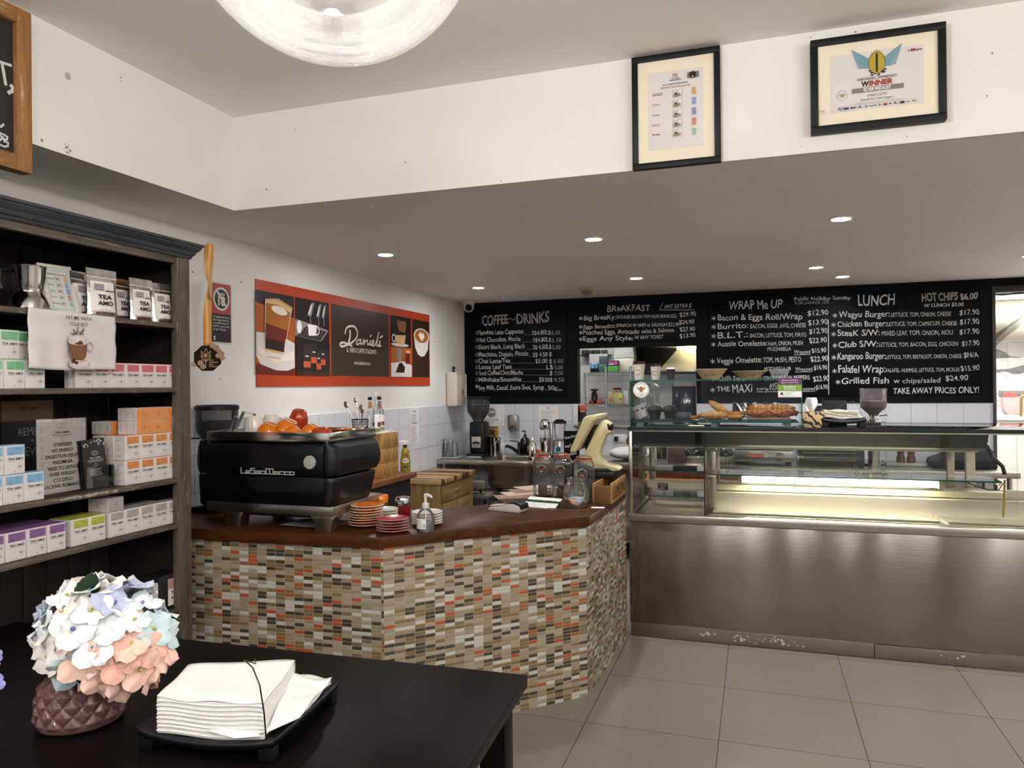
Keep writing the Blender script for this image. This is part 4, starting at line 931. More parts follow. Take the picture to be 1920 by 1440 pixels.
def G(x, y): p = on_x(x/4, y/4, XH+.031); return (p.y, p.z)
L.line([G(-30, 455), G(78, 490)], .009); L.line([G(14, 478), G(40, 628)], .011); L.line([G(84, 646), G(96, 660), G(88, 682), G(66, 694)], .012)
L.line([G(-30, 945), G(5, 950), G(22, 935)], .007); L.line([G(-20, 980), G(0, 1000), G(30, 1012), G(54, 1026), G(50, 1048), G(25, 1045), G(0, 1015)], .006); L.line([G(-10, 1060), G(20, 1030), G(30, 1060), G(58, 1072), G(56, 1096), G(30, 1100), G(5, 1088)], .006)
wpart(L.build('chalk_lettering', [chalk]), e)

# ------------------------------------------------------------------ dark timber shelving unit on the left
XC = -2.42; XCB = -2.87; YC0, YC1 = .95, 2.718
wz = wood('weathered_dark_upright', '#322d28', '#665f56', 'Z', 9, .7, 12, .3, wear='#8d8476')
wy = wood('weathered_dark_board', '#332d27', '#6b6155', 'Y', 9, .7, 12, .3, wear='#958977')
wcor = wood('blue_black_cornice', '#22262a', '#4a5053', 'Y', 9, .55, 14, .2)
wbk = wood('dark_plank_back', '#120d0b', '#2c211b', 'Z', 8, .7, 10, .3)
wsh = wood('shelf_top_wood', '#241a14', '#43332a', 'Y', 9, .6, 12, .2)
e = empty('shelving_unit', (-2.65, 1.85, 0), 0, 'dark weathered timber shelving unit with a carved cornice', 'shelves')
def S(o): return wpart(o, e)
S(MB().box(XC-.03, YC1-.082, 0, XC, YC1, 2.17, .003).build('upright_post', wz)); S(MB().box(XC-.03, YC0, 0, XC, YC0+.08, 2.17, .003).build('upright_post', wz))
S(MB().box(XCB, YC1-.02, 0, XC-.03, YC1-.001, 2.17).build('side_panel', wbk)); S(MB().box(XCB, YC0, 0, XC-.03, YC0+.02, 2.17).build('side_panel', wbk))
b = MB()
for k in range(16): b.box(XCB-.012, YC0+.02+k*.108, 0, XCB, YC0+.02+k*.108+.105, 2.17, .003)
S(b.build('back_planks', wbk)); S(MB().box(XCB-.022, YC0, 0, XCB-.013, YC1-.001, 2.19).build('back_sheet', wbk))
for z, nm in ((1.859, 0), (1.578, 0), (1.179, 0), (.981, 0), (.612, 0), (.12, 0)):
    o = S(MB().box(XCB, YC0+.02, z-.02, XC-.006, YC1-.02, z, .001).build('shelf', wsh))
    q = MB().box(XC-.008, YC0+.08, z-.02, XC, YC1-.082, z+.0005, .002).build('shelf_edge', wy, o)
S(MB().box(XC-.03, YC0+.08, 2.125, XC-.002, YC1-.082, 2.17, .002).build('frieze_board', wy)); S(MB().box(XCB, YC0, 2.17, XC-.02, YC1, 2.185).build('top_board', wbk))
prof = [(0, 0), (.008, 0), (.012, .006), (.012, .010), (.024, .016), (.03, .024), (.03, .028), (.044, .034), (.056, .045), (.056, .049), (.066, .052), (.066, .062), (0, .062)]
b = MB()
def corn(s, t, n=len(prof)):
    x, z = prof[min(n-1, int(round(t*(n-1))))]; return x, z
# mitred run: front along y, return along x at both ends
def cfn(u, v):
    x, z = prof[int(round(v*(len(prof)-1)))]
    k = int(round(u*3)); yy = (YC0-x*.3, YC0-x*.3, YC1+x*.3, YC1+x*.3)[k]; xx = (XCB, XC+x, XC+x, XCB)[k]
    return (xx, yy, 2.155+z)
b.grid(cfn, 3, len(prof)-1); S(b.build('cornice', wcor, sharp=20))
b = MB(); b.prism([(XCB, YC0-.066), (XC+.066, YC0-.066), (XC+.066, YC1+.0198), (XCB, YC1+.0198)], 2.2155, 2.217); S(b.build('cornice_cap', wcor))
chip = LT((XC+.0006, 0, 1.159), (0, 1, 0), (0, 0, 1), .0005); random.seed(11)
y0c, y1c = on_x(112, 935, XC).y, on_x(220, 915, XC).y
up = []; dn = []
for k in range(22):
    y = y0c+(y1c-y0c)*k/21; up.append((y, .018-random.uniform(0, .005))); dn.append((y, .004+random.uniform(0, .008)))
chip.poly(up+dn[::-1], 0); S(chip.build('peeled_edge', M('peeled_paint', '#a59c8c', .9, var=.3, nscale=80)))

# ------------------------------------------------------------------ tea cartons
cartw = M('carton_white', '#dcd7d6', .6, var=.02)
ink = M('carton_ink', '#1c1a1c', .7); inkg = M('carton_grey_ink', '#9b979a', .8)
TINT = {'green': '#86c795', 'pink': '#d97481', 'orange': '#dd9356', 'blue': '#84b4d8', 'purple': '#8d6198', 'lime': '#b8c24e', 'grey': '#b1adac'}
BW, BD, BH = .0765, .055, .1015
PROTO = {}
def carton_parts(color):
    tm = M('carton_'+color, TINT[color], .55, var=.03); dk = M('carton_dark_'+color, '#%02x%02x%02x' % tuple(int(int(TINT[color][i:i+2], 16)*.66) for i in (1, 3, 5)), .6)
    b = MB(); b.m(0).box(-BD/2, -BW/2, 0, BD/2, BW/2, BH-.0015, .0012, 1); b.m(1).box(-BD/2+.001, -BW/2+.001, BH-.0015, BD/2-.001, BW/2-.001, BH)
    root = b.build('tea_carton', [cartw, tm])
    L = LT((BD/2, 0, 0), (0, 1, 0), (0, 0, 1), .0007)
    L.rect(-.028, .066, .0345, .0955, 0, 1); band = L
    for z in (.073, .080, .087): L.rect(.004, z, random.uniform(.024, .031), z+.0012, 1, 2)
    L.ring(-.014, .076, .007, .0008, 1, 2, 14); L.ring(-.014, .074, .004, .0007, 1, 2, 10); L.line([(-.024, .070), (-.004, .070)], .0008, 1, 2); L.line([(.0, .069), (.0, .085)], .0006, 1, 2); L.rect(-.022, .090, .02, .0908, 1, 2)
    L.build('label_band', [tm, dk], root)
    L = LT((BD/2, 0, 0), (0, 1, 0), (0, 0, 1), .0007)
    L.text('TEA AMO', .003, .0495, .0075, .056, 'C', 0, .02); L.rect(-.026, .0455, .03, .0463, 1, 1)
    L.line([(.019, .013), (.033, .025), (.019, .037), (.005, .025)], .0008, 1, 1, True); L.disc(.019, .025, .006, 1, 1, 12, .004); L.disc(.0, .0095, .0016, 0, 1, 8); L.rect(-.024, .0035, .026, .0041, 1, 1)
    L.build('lettering', [ink, inkg], root)
    L = LT((0, -BW/2, 0), (1, 0, 0), (0, 0, 1), .0006)
    for z in (.088, .083, .078, .05, .045, .04, .02, .015): L.rect(-.018, z, random.uniform(0, .018), z+.0012, 0, 1)
    L.disc(-.008, .062, .002, 1, 1, 8)
    L.build('side_print', [inkg, ink], root)
    L = LT((0, 0, BH), (0, 1, 0), (-1, 0, 0), .0007); L.ring(0, 0, .011, .0009, 0, 1, 4); L.disc(0, 0, .004, 0, 1, 10, .003); L.build('top_emblem', [dk], root)
    return root
CART_N = {}
def carton(color, y, z, x=XC-.03-BD/2, lab='', flat=False, rz=0.0):
    lab = 'white tea carton with %s label, ' % color + lab
    if color not in PROTO: PROTO[color] = r_ = carton_parts(color); tag(r_, lab, 'tea carton')
    else: r_ = dup(PROTO[color])
    r_['label'] = lab; r_['group'] = '%s labelled tea cartons' % color
    if flat: r_.rotation_euler = (0, R(90), rz); r_.location = (x+BD/2-BH, y, z+BD/2)
    else: r_.rotation_euler = (0, 0, rz); r_.location = (x, y, z)
    return r_
gap = .0003; P_ = .078
# second shelf: green block and the pink row
for k in range(4): carton('green', 1.986-k*P_, 1.578+gap, lab='%s from right in the lower row, second shelf' % ORD[k+1])
for k in range(3): carton('green', 1.886-k*P_+(.002), 1.68+gap*2, lab='%s from left in the upper row, second shelf' % ORD[3-k])
carton('green', 1.886+P_, 1.68+gap*2, x=XC-.05-BD/2, lab='upper row, half hidden behind the printed tea towel')
for k in range(7): carton('pink', 2.188+(0, .078, .156, .234, .312, .387, .464)[k], 1.578+gap, lab='%s from left in the pink row, second shelf' % ORD[k+1], rz=(0, 0, 0, .01, -.01, 0, 0)[k])
# third shelf: blue steps and the orange stack
for k in range(3): carton('blue', 1.979-k*P_, 1.179+gap, lab='%s from right in the lower row, third shelf' % ORD[k+1])
for k in range(2): carton('blue', 1.906-k*P_, 1.281+gap*2, lab='%s from right in the upper row, third shelf' % ORD[k+1])
for lv in range(2):
    for k in range(4): carton('orange', 2.418+k*.0775, 1.179+gap+lv*(.102+gap), lab='%s from left in the %s standing row' % (ORD[k+1], ('bottom', 'second')[lv]))
    for d in (1, 2): carton('orange', 2.418, 1.179+gap+lv*(.102+gap), x=XC-.03-BD/2-d*.058, lab='only its side seen, %s behind the front, %s row' % (('one', 'two')[d-1], ('bottom', 'second')[lv]))
for lv in range(2):
    for k in range(3): carton('orange', 2.480+k*.0775, 1.3835+lv*.0556, flat=True, lab='lying down, %s from left in the %s lying row' % (ORD[k+1], ('lower', 'upper')[lv]))
carton('orange', 2.46, 1.3835, x=XC-.03-BD/2-.12, flat=True, lab='lying down behind the lower lying row')
# fourth shelf: purple, lime and grey rows, two deep
for k in range(4): carton('purple', 2.066-k*.079, .981+gap, lab='%s from right in the front row, fourth shelf' % ORD[k+1])
for k in range(3): carton('purple', 2.066-k*.079, .981+gap, x=XC-.032-BD*1.5, lab='%s from right in the row behind, fourth shelf' % ORD[k+1])
for k in range(3): carton('purple', 2.066-k*.079, .981+gap, x=XC-.034-BD*2.5, lab='%s from right in the rearmost row, fourth shelf' % ORD[k+1])
for k in range(2): carton('lime', 2.166+k*.077, .981+gap, lab='%s of the front pair on the fourth shelf' % ('left', 'right')[k])
for k in range(2): carton('lime', 2.166+k*.077, .981+gap, x=XC-.032-BD*1.5, lab='%s of the pair behind on the fourth shelf' % ('left', 'right')[k])
for k in range(5): carton('grey', 2.336+k*.0775, .981+gap, lab='%s from left in the front row, fourth shelf' % ORD[k+1])
for k in range(4): carton('grey', 2.336+k*.0775, .981+gap, x=XC-.032-BD*1.5, lab='%s from left in the row behind, fourth shelf' % ORD[k+1])
carton('grey', 2.33, 1.0835, flat=True, rz=R(3), lab='lying on top of the standing grey row')

# ------------------------------------------------------------------ top shelf: pouches, pot, small frame
foil = M('silver_foil', '#b9b7b4', .22, .85, var=.3, nscale=30, bump=.5, bscale=50)
leafm = M('loose_leaf_tea', '#4c2f1c', .9, var=.7, nscale=160, bump=.5, bscale=200)
bronze = M('bronze_foil', '#8a6236', .35, .7, var=.2)
def pouch(x, y, w, h, rz, lab, fm=foil, lean=.06):
    root = empty('tea_pouch', (x, y, 1.8595), rz, lab, 'tea pouch', 'clear and silver tea pouches')
    def fn(side):
        def f(u, v):
            yy = (u-.5)*w*(1-.05*math.sin(v*math.pi)); t = max(0, 1-v*1.25); th = .024*(t**.6)*(1-abs(2*u-1)**2.6)+.002
            th += .0015*math.sin(u*19+v*7)*(1-v)
            return (side*th - lean*v*h*.4, yy, v*h)
        return f
    b = MB(); b.grid(fn(1), 14, 18); b.grid(fn(-1), 14, 18); b.build('bag', fm, root, sharp=60)
    b = MB(); b.grid(lambda u, v: (-lean*(.82+.18*v)*h*.4+.0028, (u-.5)*w*.99, h*(.82+.02*v)), 8, 1); b.build('zip_seal', M('clear_zip', '#d8d6d3', .3), root)
    def lf(u, v): q = fn(1)(.08+u*.78, .12+v*.62); return (q[0]+.0022, q[1], q[2])
    MB().grid(lf, 8, 8).build('paper_label', white_p, root)
    b = MB(); b.grid(lambda u, v: tuple(a+c for a, c in zip(fn(1)(.2+u*.6, .015+v*.08), (.0016, 0, 0))), 6, 2); b.build('tea_window', leafm, root)
    L = LT((.0295, 0, 0), (0, 1, 0), (-lean*.4-.06, 0, 1), .0012)
    yc = -.03*w
    L.text('TEA', yc, h*.375, h*.085, w*.46, 'C', 0, .03, k=1); L.text('AMO', yc, h*.245, h*.085, w*.5, 'C', 0, .03, k=1); L.rect(yc-w*.34, h*.56, yc-w*.02, h*.68, 1, 1); L.ring(yc+w*.16, h*.64, w*.07, .0009, 1, 1, 12); L.rect(yc+w*.03, h*.54, yc+w*.3, h*.56, 0, 1)
    L.disc(yc, h*.17, .0018, 0, 1, 8); L.rect(yc-w*.2, h*.145, yc+w*.2, h*.15, 1, 1)
    L.build('lettering', [ink, inkg], root)
    return root
pouch(XC-.055, 2.297, .136, .192, R(-4), 'silver tea pouch, largest and nearest, above the printed towel')
pouch(XC-.125, 2.27, .12, .18, R(4), 'silver tea pouch half hidden behind the largest pouch, at its left', lean=.0)
pouch(XC-.12, 2.45, .11, .178, R(6), 'bronze tea pouch half hidden behind the largest pouch, at its right', fm=bronze, lean=.0)
pouch(XC-.055, 2.495, .118, .180, R(-2), 'silver tea pouch standing left of the pouch by the shelf post')
pouch(XC-.062, 2.618, .108, .176, R(-5), 'silver tea pouch at the right end of the top shelf')
potm = M('polished_aluminium', '#b7b5b2', .12, 1.0, var=.1)
e = empty('metal_coffee_pot', (-2.56, 2.052, 1.8595), 0, 'polished metal stovetop coffee pot on the top shelf', 'coffee pot')
MB().lathe([(0, 0), (.066, 0), (.07, .006), (.068, .03), (.058, .055), (.047, .072), (.046, .078), (.049, .09), (.054, .12), (.057, .165), (.059, .172), (.055, .172), (.05, .12), (.042, .08), (0, .076)], 40).build('body', potm, e)
MB().tube([(-.02, -.056, .15), (-.03, -.085, .15), (-.03, -.09, .11), (-.025, -.085, .08)], .008, 8).build('handle', blackpl, e)
e = empty('small_award_frame', (-2.5, 2.16, 1.8595), 0, 'small white framed tea award leaning beside the metal pot', 'picture frame')
TL = RT((0, 0, 0), 0, 0, R(-17.5)) @ RT((0, 0, 0), R(-3))
def tl(mb_box, nm, m): o = mb_box.build(nm, m, e); o.matrix_local = TL; return o
b = MB(); w_, h_ = .138, .205
b.box(-.012, -w_/2, 0, 0, w_/2, .014, .002).box(-.012, -w_/2, h_-.014, 0, w_/2, h_, .002).box(-.012, -w_/2, .014, 0, -w_/2+.014, h_-.014, .002).box(-.012, w_/2-.014, .014, 0, w_/2, h_-.014, .002)
tl(b, 'frame', M('cream_frame', '#d6cdc3', .4)); tl(MB().box(-.010, -w_/2+.01, .01, -.005, w_/2-.01, h_-.01), 'award_sheet', M('pale_blue_paper', '#cfd6d4', .5))
L = LT((-.005, 0, 0), (0, 1, 0), (0, 0, 1), .0008); L.line([(-.045, .025), (.045, .025), (.045, .182), (-.045, .182)], .0008, 0, 1, True); L.text('2014 RAST Award Winning Teas', 0, .163, .005, .075, 'C', 0, .01)
for i, t in enumerate(('GOLD', 'Silver', 'Silver', 'Silver', 'Bronze')):
    z = .143-i*.025; L.text(t, -.042, z, .007, mi=1 if i in (0, 4) else 2); L.rect(-.012, z-.006, .014, z+.014, 3, 1); L.disc(-.001, z+.003, .006, 4, 2, 10, .003); L.rect(.026, z-.006, .04, z+.016, 5+i, 1)
tl(L, 'award_print', [black_ink, cert[1], grey_ink, cert[8], cert[9]] + tints)

# tea towel hanging over the shelf edge
e = empty('tea_towel', (XC+.006, 2.113, 1.65), 0, 'white tea towel printed with a coffee cup and HIT ME WITH YOUR BEST shot', 'tea towel')
def tw(u, v):
    y = (u-.5)*.372*(1+.012*(1-v)); z = v*.212; f = (1-v)
    return (.004+f*(.006*math.sin(u*9+1)+.004*math.sin(u*21))+.002*math.sin(v*14+u*3), y, z-.004*f*math.sin(u*5)-.003*u)
b = MB(); b.grid(tw, 40, 20); b.grid(lambda u, v: (.004-.05*v, (u-.5)*.372, .212+.003*math.sin(u*9)), 20, 4); b.build('cloth', M('linen_white', '#d8d2d3', .9, var=.03, bump=.15, bscale=400), e, solid=.0012)
L = LT((.016, 0, 0), (0, 1, 0), (0, 0, 1), .001)
L.text('HIT ME WITH', .008, .183, .013, .108, 'C', 0, .002); L.text('YOUR BEST', .008, .16, .013, .08, 'C', 0, .002)
def ST(pts, wd, mi): stroke_pts = pts; L.line(pts, wd, mi, 2)
o_ = (-.03, .125)
def spl(pts, n=6):
    P2 = [pts[0]]+list(pts)+[pts[-1]]; out = []
    for i in range(1, len(P2)-2):
        p0, p1, p2, p3 = [Vector((*P2[j], 0)) for j in (i-1, i, i+1, i+2)]
        for s in range(n):
            t = s/n; q = .5*((2*p1)+(p2-p0)*t+(2*p0-5*p1+4*p2-p3)*t*t+(3*p1-p0-3*p2+p3)*t**3); out.append((q.x, q.y))
    out.append(tuple(pts[-1])); return out
L.line(spl([(-.028, .131), (-.022, .128), (-.012, .134), (-.012, .142), (-.017, .146), (-.016, .138), (-.010, .131), (-.016, .126), (-.021, .128)]), .0022, 0)
L.line(spl([(-.011, .128), (.002, .145), (.004, .154), (.0, .152), (-.002, .128), (.004, .139), (.008, .138), (.008, .129), (.014, .131), (.018, .139), (.014, .137), (.013, .131), (.018, .129), (.021, .135), (.026, .154), (.024, .13), (.03, .129)]), .0022, 0); L.line([(.019, .143), (.034, .146)], .0022, 0)
L.disc(.01, .018, .046, 5, 1, 30, .020); L.disc(.01, .021, .036, 4, 2, 30, .014)
L.poly([(-.038, .1), (-.036, .07), (-.024, .042), (-.008, .032), (.022, .032), (.036, .046), (.04, .075), (.041, .1)], 1, 3); L.poly([(-.042, .113), (-.038, .096), (.041, .098), (.043, .112)], 4, 3); L.disc(.0, .113, .0425, 5, 4, 30, .011); L.disc(0, .112, .039, 4, 5, 30, .009)
L.disc(.0, .096, .038, 4, 5, 26, .008); L.poly([(-.018, .093), (.0, .1), (.008, .106), (.016, .103), (.02, .097), (.024, .092), (0, .089)], 2, 6); L.ring(.055, .085, .013, .005, 5, 3, 20, .017); L.disc(-.02, .03, .008, 3, 6, 14, .010, -.4); L.disc(-.008, .023, .007, 3, 6, 12, .006); L.line([(0, .024), (.03, .03)], .001, 3, 6)
L.build('printed_design', [black_ink, M('print_latte', '#7c5236', .7, var=.15, nscale=40), M('print_choc', '#5a3524', .7), M('print_beans', '#4e241c', .7), M('print_cream2', '#d9cdc7', .7), M('print_wash', '#bdb7bd', .7)], e)

# third shelf: list sign, leaflet holder, chalkboard behind
XS = -2.525
c00, c10, c01 = on_x(84, 932, XS), on_x(163, 916, XS), on_x(67, 787, XS); ys0, ys1 = on_x(68, 800, XS).y, on_x(162, 800, XS).y; hs = .285
e = empty('list_sign', (XS, (ys0+ys1)/2, 1.1795), 0, 'clear acrylic stand holding a white list starting STRESSED, NO ENERGY', 'sign')
w_ = ys1-ys0
MB().box(-.006, -w_/2, 0, -.0035, w_/2, hs).box(0, -w_/2-.001, 0, .0015, w_/2+.001, hs+.002).box(-.05, -w_/2, 0, 0, w_/2, .002).build('acrylic_holder', thin_glass('acrylic_clear', (.97, .97, .97), 1.45), e)
MB().box(-.0032, -w_/2+.002, .003, -.001, w_/2-.002, hs-.002).build('paper_sheet', white_p, e)
L = LT((-.001, 0, 0), (0, 1, 0), (0, 0, 1), .0006)
L.ring(0, hs*.9, .012, .0011, 1, 1, 16, .010); L.ring(-.012, hs*.9, .01, .001, 1, 1, 14, .008); L.ring(.012, hs*.9, .01, .001, 1, 1, 14, .008)
L.text('TEA AMO', 0, hs*.80, .0075, .064, 'C', 0, .02); L.rect(-.045, hs*.775, .045, hs*.781, 0, 1); L.rect(-.035, hs*.755, .035, hs*.759, 2, 1); L.ring(-.006, hs*.72, .006, .001, 1, 1, 10); L.ring(.006, hs*.72, .006, .001, 1, 1, 10)
for i, (t, ww) in enumerate((('STRESSED', .078), ('NO ENERGY', .094), ('DIGESTION ISSUES', .146), ('INSOMNIA', .084), ('NEED TO DETOX', .128), ('OVER WEIGHT', .116), ('COLD/FLU', .080), ('LACKING ROMANCE', .156))): L.text(t, .002, hs*.63-i*.0225, .0128, ww, 'C', 0, .014)
for i in range(7):
    for s in (-1, 1):
        c = (3, 4, 2, 5, 1)[i % 5]; z = hs*(.86-.115*i); L.ring(s*w_*.4, z, .005, .0008, c, 1, 10); L.rect(s*w_*.4-.007, z-.010, s*w_*.4+.007, z-.0092, c, 1)
L.build('lettering', [black_ink, M('rose_ink', '#b98579', .7), grey_ink, M('ink_slate', '#5f7f9c', .7), M('ink_olive', '#8d8f62', .7), M('ink_plum', '#806a8c', .7)], e)
e = empty('leaflet_holder', (-2.49, 2.285, 1.1795), R(-6), 'clear leaflet holder with black tea leaflets, between list sign and orange cartons', 'leaflet holder')
MB().box(-.03, -.055, 0, .012, .062, .002).box(.010, -.055, 0, .012, .062, .09).box(-.03, -.055, 0, -.028, .062, .15).box(-.03, .060, 0, .012, .062, .09).build('acrylic_holder', thin_glass('acrylic_clear', (.97, .97, .97), 1.45), e)
for k in range(3):
    o = MB().box(-.024+k*.011, -.052, .003, -.022+k*.011, .048, .198).build('leaflet', M('leaflet_black', '#18181b', .45), e); o.rotation_euler = (R(7-k*2), R(-4), 0)
o['label'] = 'front leaflet'
L = LT((.0005, 0, 0), (0, 1, 0), (0, 0, 1), .001)
for k in range(16): L.disc(random.uniform(-.046, .046), random.uniform(.172, .195), random.uniform(.003, .007), 0, 1, 8, .002, random.uniform(0, 3))
L.ring(0, .142, .009, .001, 0, 1, 14); L.ring(-.008, .142, .007, .001, 0, 1, 12); L.ring(.008, .142, .007, .001, 0, 1, 12); L.text('TEA AMO', 0, .12, .006, .05, 'C', 0, .02); L.rect(-.035, .113, .035, .115, 0, 1); L.rect(-.03, .107, .03, .1085, 0, 1); L.ring(0, .094, .006, .001, 0, 1, 8)
for i in range(5): L.rect(-.03, .078-i*.006, .03-random.uniform(0, .012), .080-i*.006, 0, 1)
L.build('leaflet_print', [M('print_silver', '#bfbcb8', .6)], o)
XR2 = -2.72; ya_, yb_ = on_x(2, 760, XR2).y, on_x(100, 760, XR2).y; zt_ = on_x(50, 751, XR2).z; zm_ = on_x(50, 790, XR2).z
e = empty('message_chalkboard', (XR2, (ya_+yb_)/2, 1.1795), 0, 'small chalkboard reading REMEDY and REVIVE behind the blue cartons', 'chalkboard')
w_ = yb_-ya_; MB().box(-.012, -w_/2, 0, 0, w_/2, zm_-1.1795).build('board_panel', M('leaflet_black', '#18181b', .45), e)
MB().box(-.012, -w_/2, zm_-1.1795, .003, w_/2, zt_-1.1795, .006).build('header_board', M('header_brown', '#6b5640', .7, var=.1), e)
L = LT((0, 0, 0), (0, 1, 0), (0, 0, 1), .001); zz = zm_-1.1795; L.text('REMEDY', .02, zz-.055, .03, .125, 'C', 0, hand=.08); L.text('+', .015, zz-.085, .018, al='C', mi=0); L.text('REVIVE', .02, zz-.135, .032, .115, 'C', 0, hand=.08)
L.text('TEA AMO', 0, zz+.045, .012, .08, 'C', 1, .02, k=4); L.build('chalk_lettering', [chalk2, M('leaflet_black', '#18181b', .45)], e)
# bottom shelf: black caddy
c = on_x(300, 1140, -2.47)
e = MB().box(-.05, -.08, 0, .05, .05, .148, .002).build('black_tea_box', M('leaflet_black', '#18181b', .45), None, (-2.5, c.y+.055, .6125)); tag(e, 'black tea box with a pink and white label on the bottom shelf', 'tea box')
L = LT((.05, 0, 0), (0, 1, 0), (0, 0, 1), .0008); L.rect(-.03, .012, .045, .128, 0, 1); L.rect(-.03, .082, .045, .128, 1, 2); L.text('TEA', .009, .06, .013, .05, 'C', 2, .03, k=3); L.text('AMO', .009, .038, .013, .05, 'C', 2, .03, k=3)
for i in range(4): L.rect(-.022, .092+i*.008, .035, .093+i*.008, 2, 3)
L.build('box_label', [white_p, M('label_rose', '#c99a92', .6), ink], e)
L = LT((0, -.08, 0), (1, 0, 0), (0, 0, 1), .0008); L.rect(.005, .01, .045, .125, 0, 1); L.line([(.006, .07), (.044, .07)], .001, 1, 2); L.build('side_label', [white_p, grey_ink], e)

# ------------------------------------------------------------------ espresso machine on the counter
e = empty('espresso_machine', (-2.22, 3.15, ZW1), 0, 'black two group espresso machine with chrome cup rail and badge', 'espresso machine')
def Q(o): return wpart(o, e)
def ysec(prof, x0, x1, b=0.0):      # profile in (y,z), extruded along x
    m = MB(); m.prism(prof, x0, x1, Matrix(((0, 0, 1, 0), (1, 0, 0, 0), (0, 1, 0, 0), (0, 0, 0, 1))), b); return m
Q(ysec([(2.925, 1.168), (2.918, 1.20), (2.918, 1.27), (2.928, 1.305), (2.955, 1.322), (3.36, 1.322), (3.38, 1.168)], -2.535, -1.868, .004).build('rear_cover', blackmt))
Q(ysec([(2.925, 1.162), (2.925, 1.09), (2.94, 1.032), (3.33, 1.032), (3.36, 1.162)], -2.535, -1.868, .004).build('lower_cover', blackmt))
def cheek(x0, s):      # outward direction s
    X = lambda d: x0+s*d
    def loop(z, o, back): return [(X(0), 2.922+.0, z), (X(.022+o*.3), 2.926, z), (X(.045+o), 2.944, z), (X(.056+o), 2.985, z), (X(.056+o), back-.03, z), (X(.03+o), back, z), (X(0), back, z)]
    for nm, lv in (('side_panel', ((1.170, -.004, 3.35), (1.20, .004, 3.372), (1.24, .006, 3.376), (1.295, -.002, 3.365), (1.318, -.016, 3.355), (1.326, -.034, 3.33))), ('lower_side_panel', ((1.032, -.022, 3.30), (1.06, -.014, 3.31), (1.14, -.004, 3.335), (1.160, -.006, 3.34)))):
        t = bmesh.new(); rings = [[t.verts.new(p) for p in loop(*l)] for l in lv]
        for a, b in zip(rings, rings[1:]):
            for i in range(7): t.faces.new((a[i], a[(i+1) % 7], b[(i+1) % 7], b[i]))
        t.faces.new(rings[0][::-1]); t.faces.new(rings[-1]); bmesh.ops.recalc_face_normals(t, faces=t.faces[:])
        bmesh.ops.bevel(t, geom=t.edges[:], offset=.004, segments=2, affect='EDGES', profile=.5)
        m = MB(); m._merge(t); Q(m.build(nm, blackmt, sharp=50))
cheek(-1.866, 1); cheek(-2.537, -1)
Q(MB().box(-2.53, 2.945, 1.158, -1.87, 3.33, 1.172).build('seam_strip', blackpl))
Q(MB().box(-2.525, 2.94, 1.322, -1.835, 3.36, 1.334, .003).build('cup_tray', darkst))
mir = M('mirror_steel', '#c9c6c1', .06, 1.0, var=.02)
b = MB(); b.box(-2.522, 2.938, 1.323, -1.846, 2.942, 1.366, .001).box(-1.850, 2.942, 1.323, -1.846, 3.37, 1.366, .001).box(-2.522, 2.942, 1.323, -2.518, 3.37, 1.366, .001).box(-2.518, 3.366, 1.323, -1.85, 3.37, 1.366, .001)
Q(b.build('cup_rail', M('rail_steel', '#c9c6c1', .16, 1.0, var=.05)))
Q(MB().box(-2.525, 2.935, .985, -1.83, 3.40, 1.030, .004).build('drip_base', ss_x)); Q(MB().box(-2.46, 2.955, .972, -1.90, 3.36, .986).build('base_underside', blackpl))
for x in (-2.38, -1.885):
    for y in (2.975, 3.33):
        Q(MB().prism([(x-.065, .985), (x+.065, .985), (x+.045, .955), (x+.04, ZW1+.0005), (x-.04, ZW1+.0005), (x-.045, .955)], y-.035, y+.035, Matrix(((1, 0, 0, 0), (0, 0, 1, 0), (0, 1, 0, 0), (0, 0, 0, 1))), .003).build('foot', ss_x))
lx = -1.934; L = LT((0, 2.917, 0), (1, 0, 0), (0, 0, 1), .002)
x0, x1 = on_y(452, 887, 2.917), on_y(553, 887, 2.917)
LET = {'L': ['02,00,10'], 'a': ['01,11,10,00,0h,1h'], 'S': ['12,02,01,11,10,00'], 'n': ['00,01,11,10'], 'M': ['00,02,h2,h0', 'h2,12,10'], 'r': ['00,01,11'], 'c': ['11,01,00,10'], 'o': ['00,01,11,10,00']}
word = 'LaSanMarco'; cw = (x1.x-x0.x)/11.2; xx = x0.x
for ch in word:
    ww = cw*(1.5 if ch == 'M' else .82); up_ = .024 if ch in 'LSM' else .0125
    for st in LET[ch]:
        pts = [(xx+{'0': 0, '1': 1, 'h': .5}[q[0]]*ww, x0.z+({'0': 0, '1': up_*.58 if ch in 'LS' else up_, '2': up_, 'h': up_*.5}[q[1]])) for q in st.split(',')]
        L.line(pts, .0042, 0, 1)
    xx += ww+cw*.24
L.line([(x0.x, x0.z), (xx-cw*.3, x0.z)], .0035, 0, 1)
o = Q(L.build('chrome_script', M('silver_script', '#cfccc8', .35, .4))); md = o.modifiers.new('thickness', 'SOLIDIFY'); md.thickness = .003; md.offset = -1
c = on_y(581, 867, 2.916)
m = MB(); m.cyl((c.x, 2.918, c.z), (c.x, 2.911, c.z), .031, .030, 36)
relief = M('embossed_silver', '#cfccc6', .32, .6, var=.4, nscale=200, bump=1.0, bscale=150)
random.seed(5)
for k in range(30):
    a, r_ = random.uniform(0, 6.28), .025*math.sqrt(random.random()); m.sph((c.x+r_*math.cos(a), 2.911, c.z+r_*math.sin(a)), random.uniform(.003, .007), .003, random.uniform(.003, .008), 8)
m.tube([(c.x+.029*math.cos(R(i*12)), 2.911, c.z+.029*math.sin(R(i*12))) for i in range(30)], .0018, 6, True); m.box(c.x-.014, 2.908, c.z-.02, c.x-.002, 2.912, c.z-.003, .001).box(c.x+.002, 2.908, c.z-.02, c.x+.014, 2.912, c.z-.003, .001)
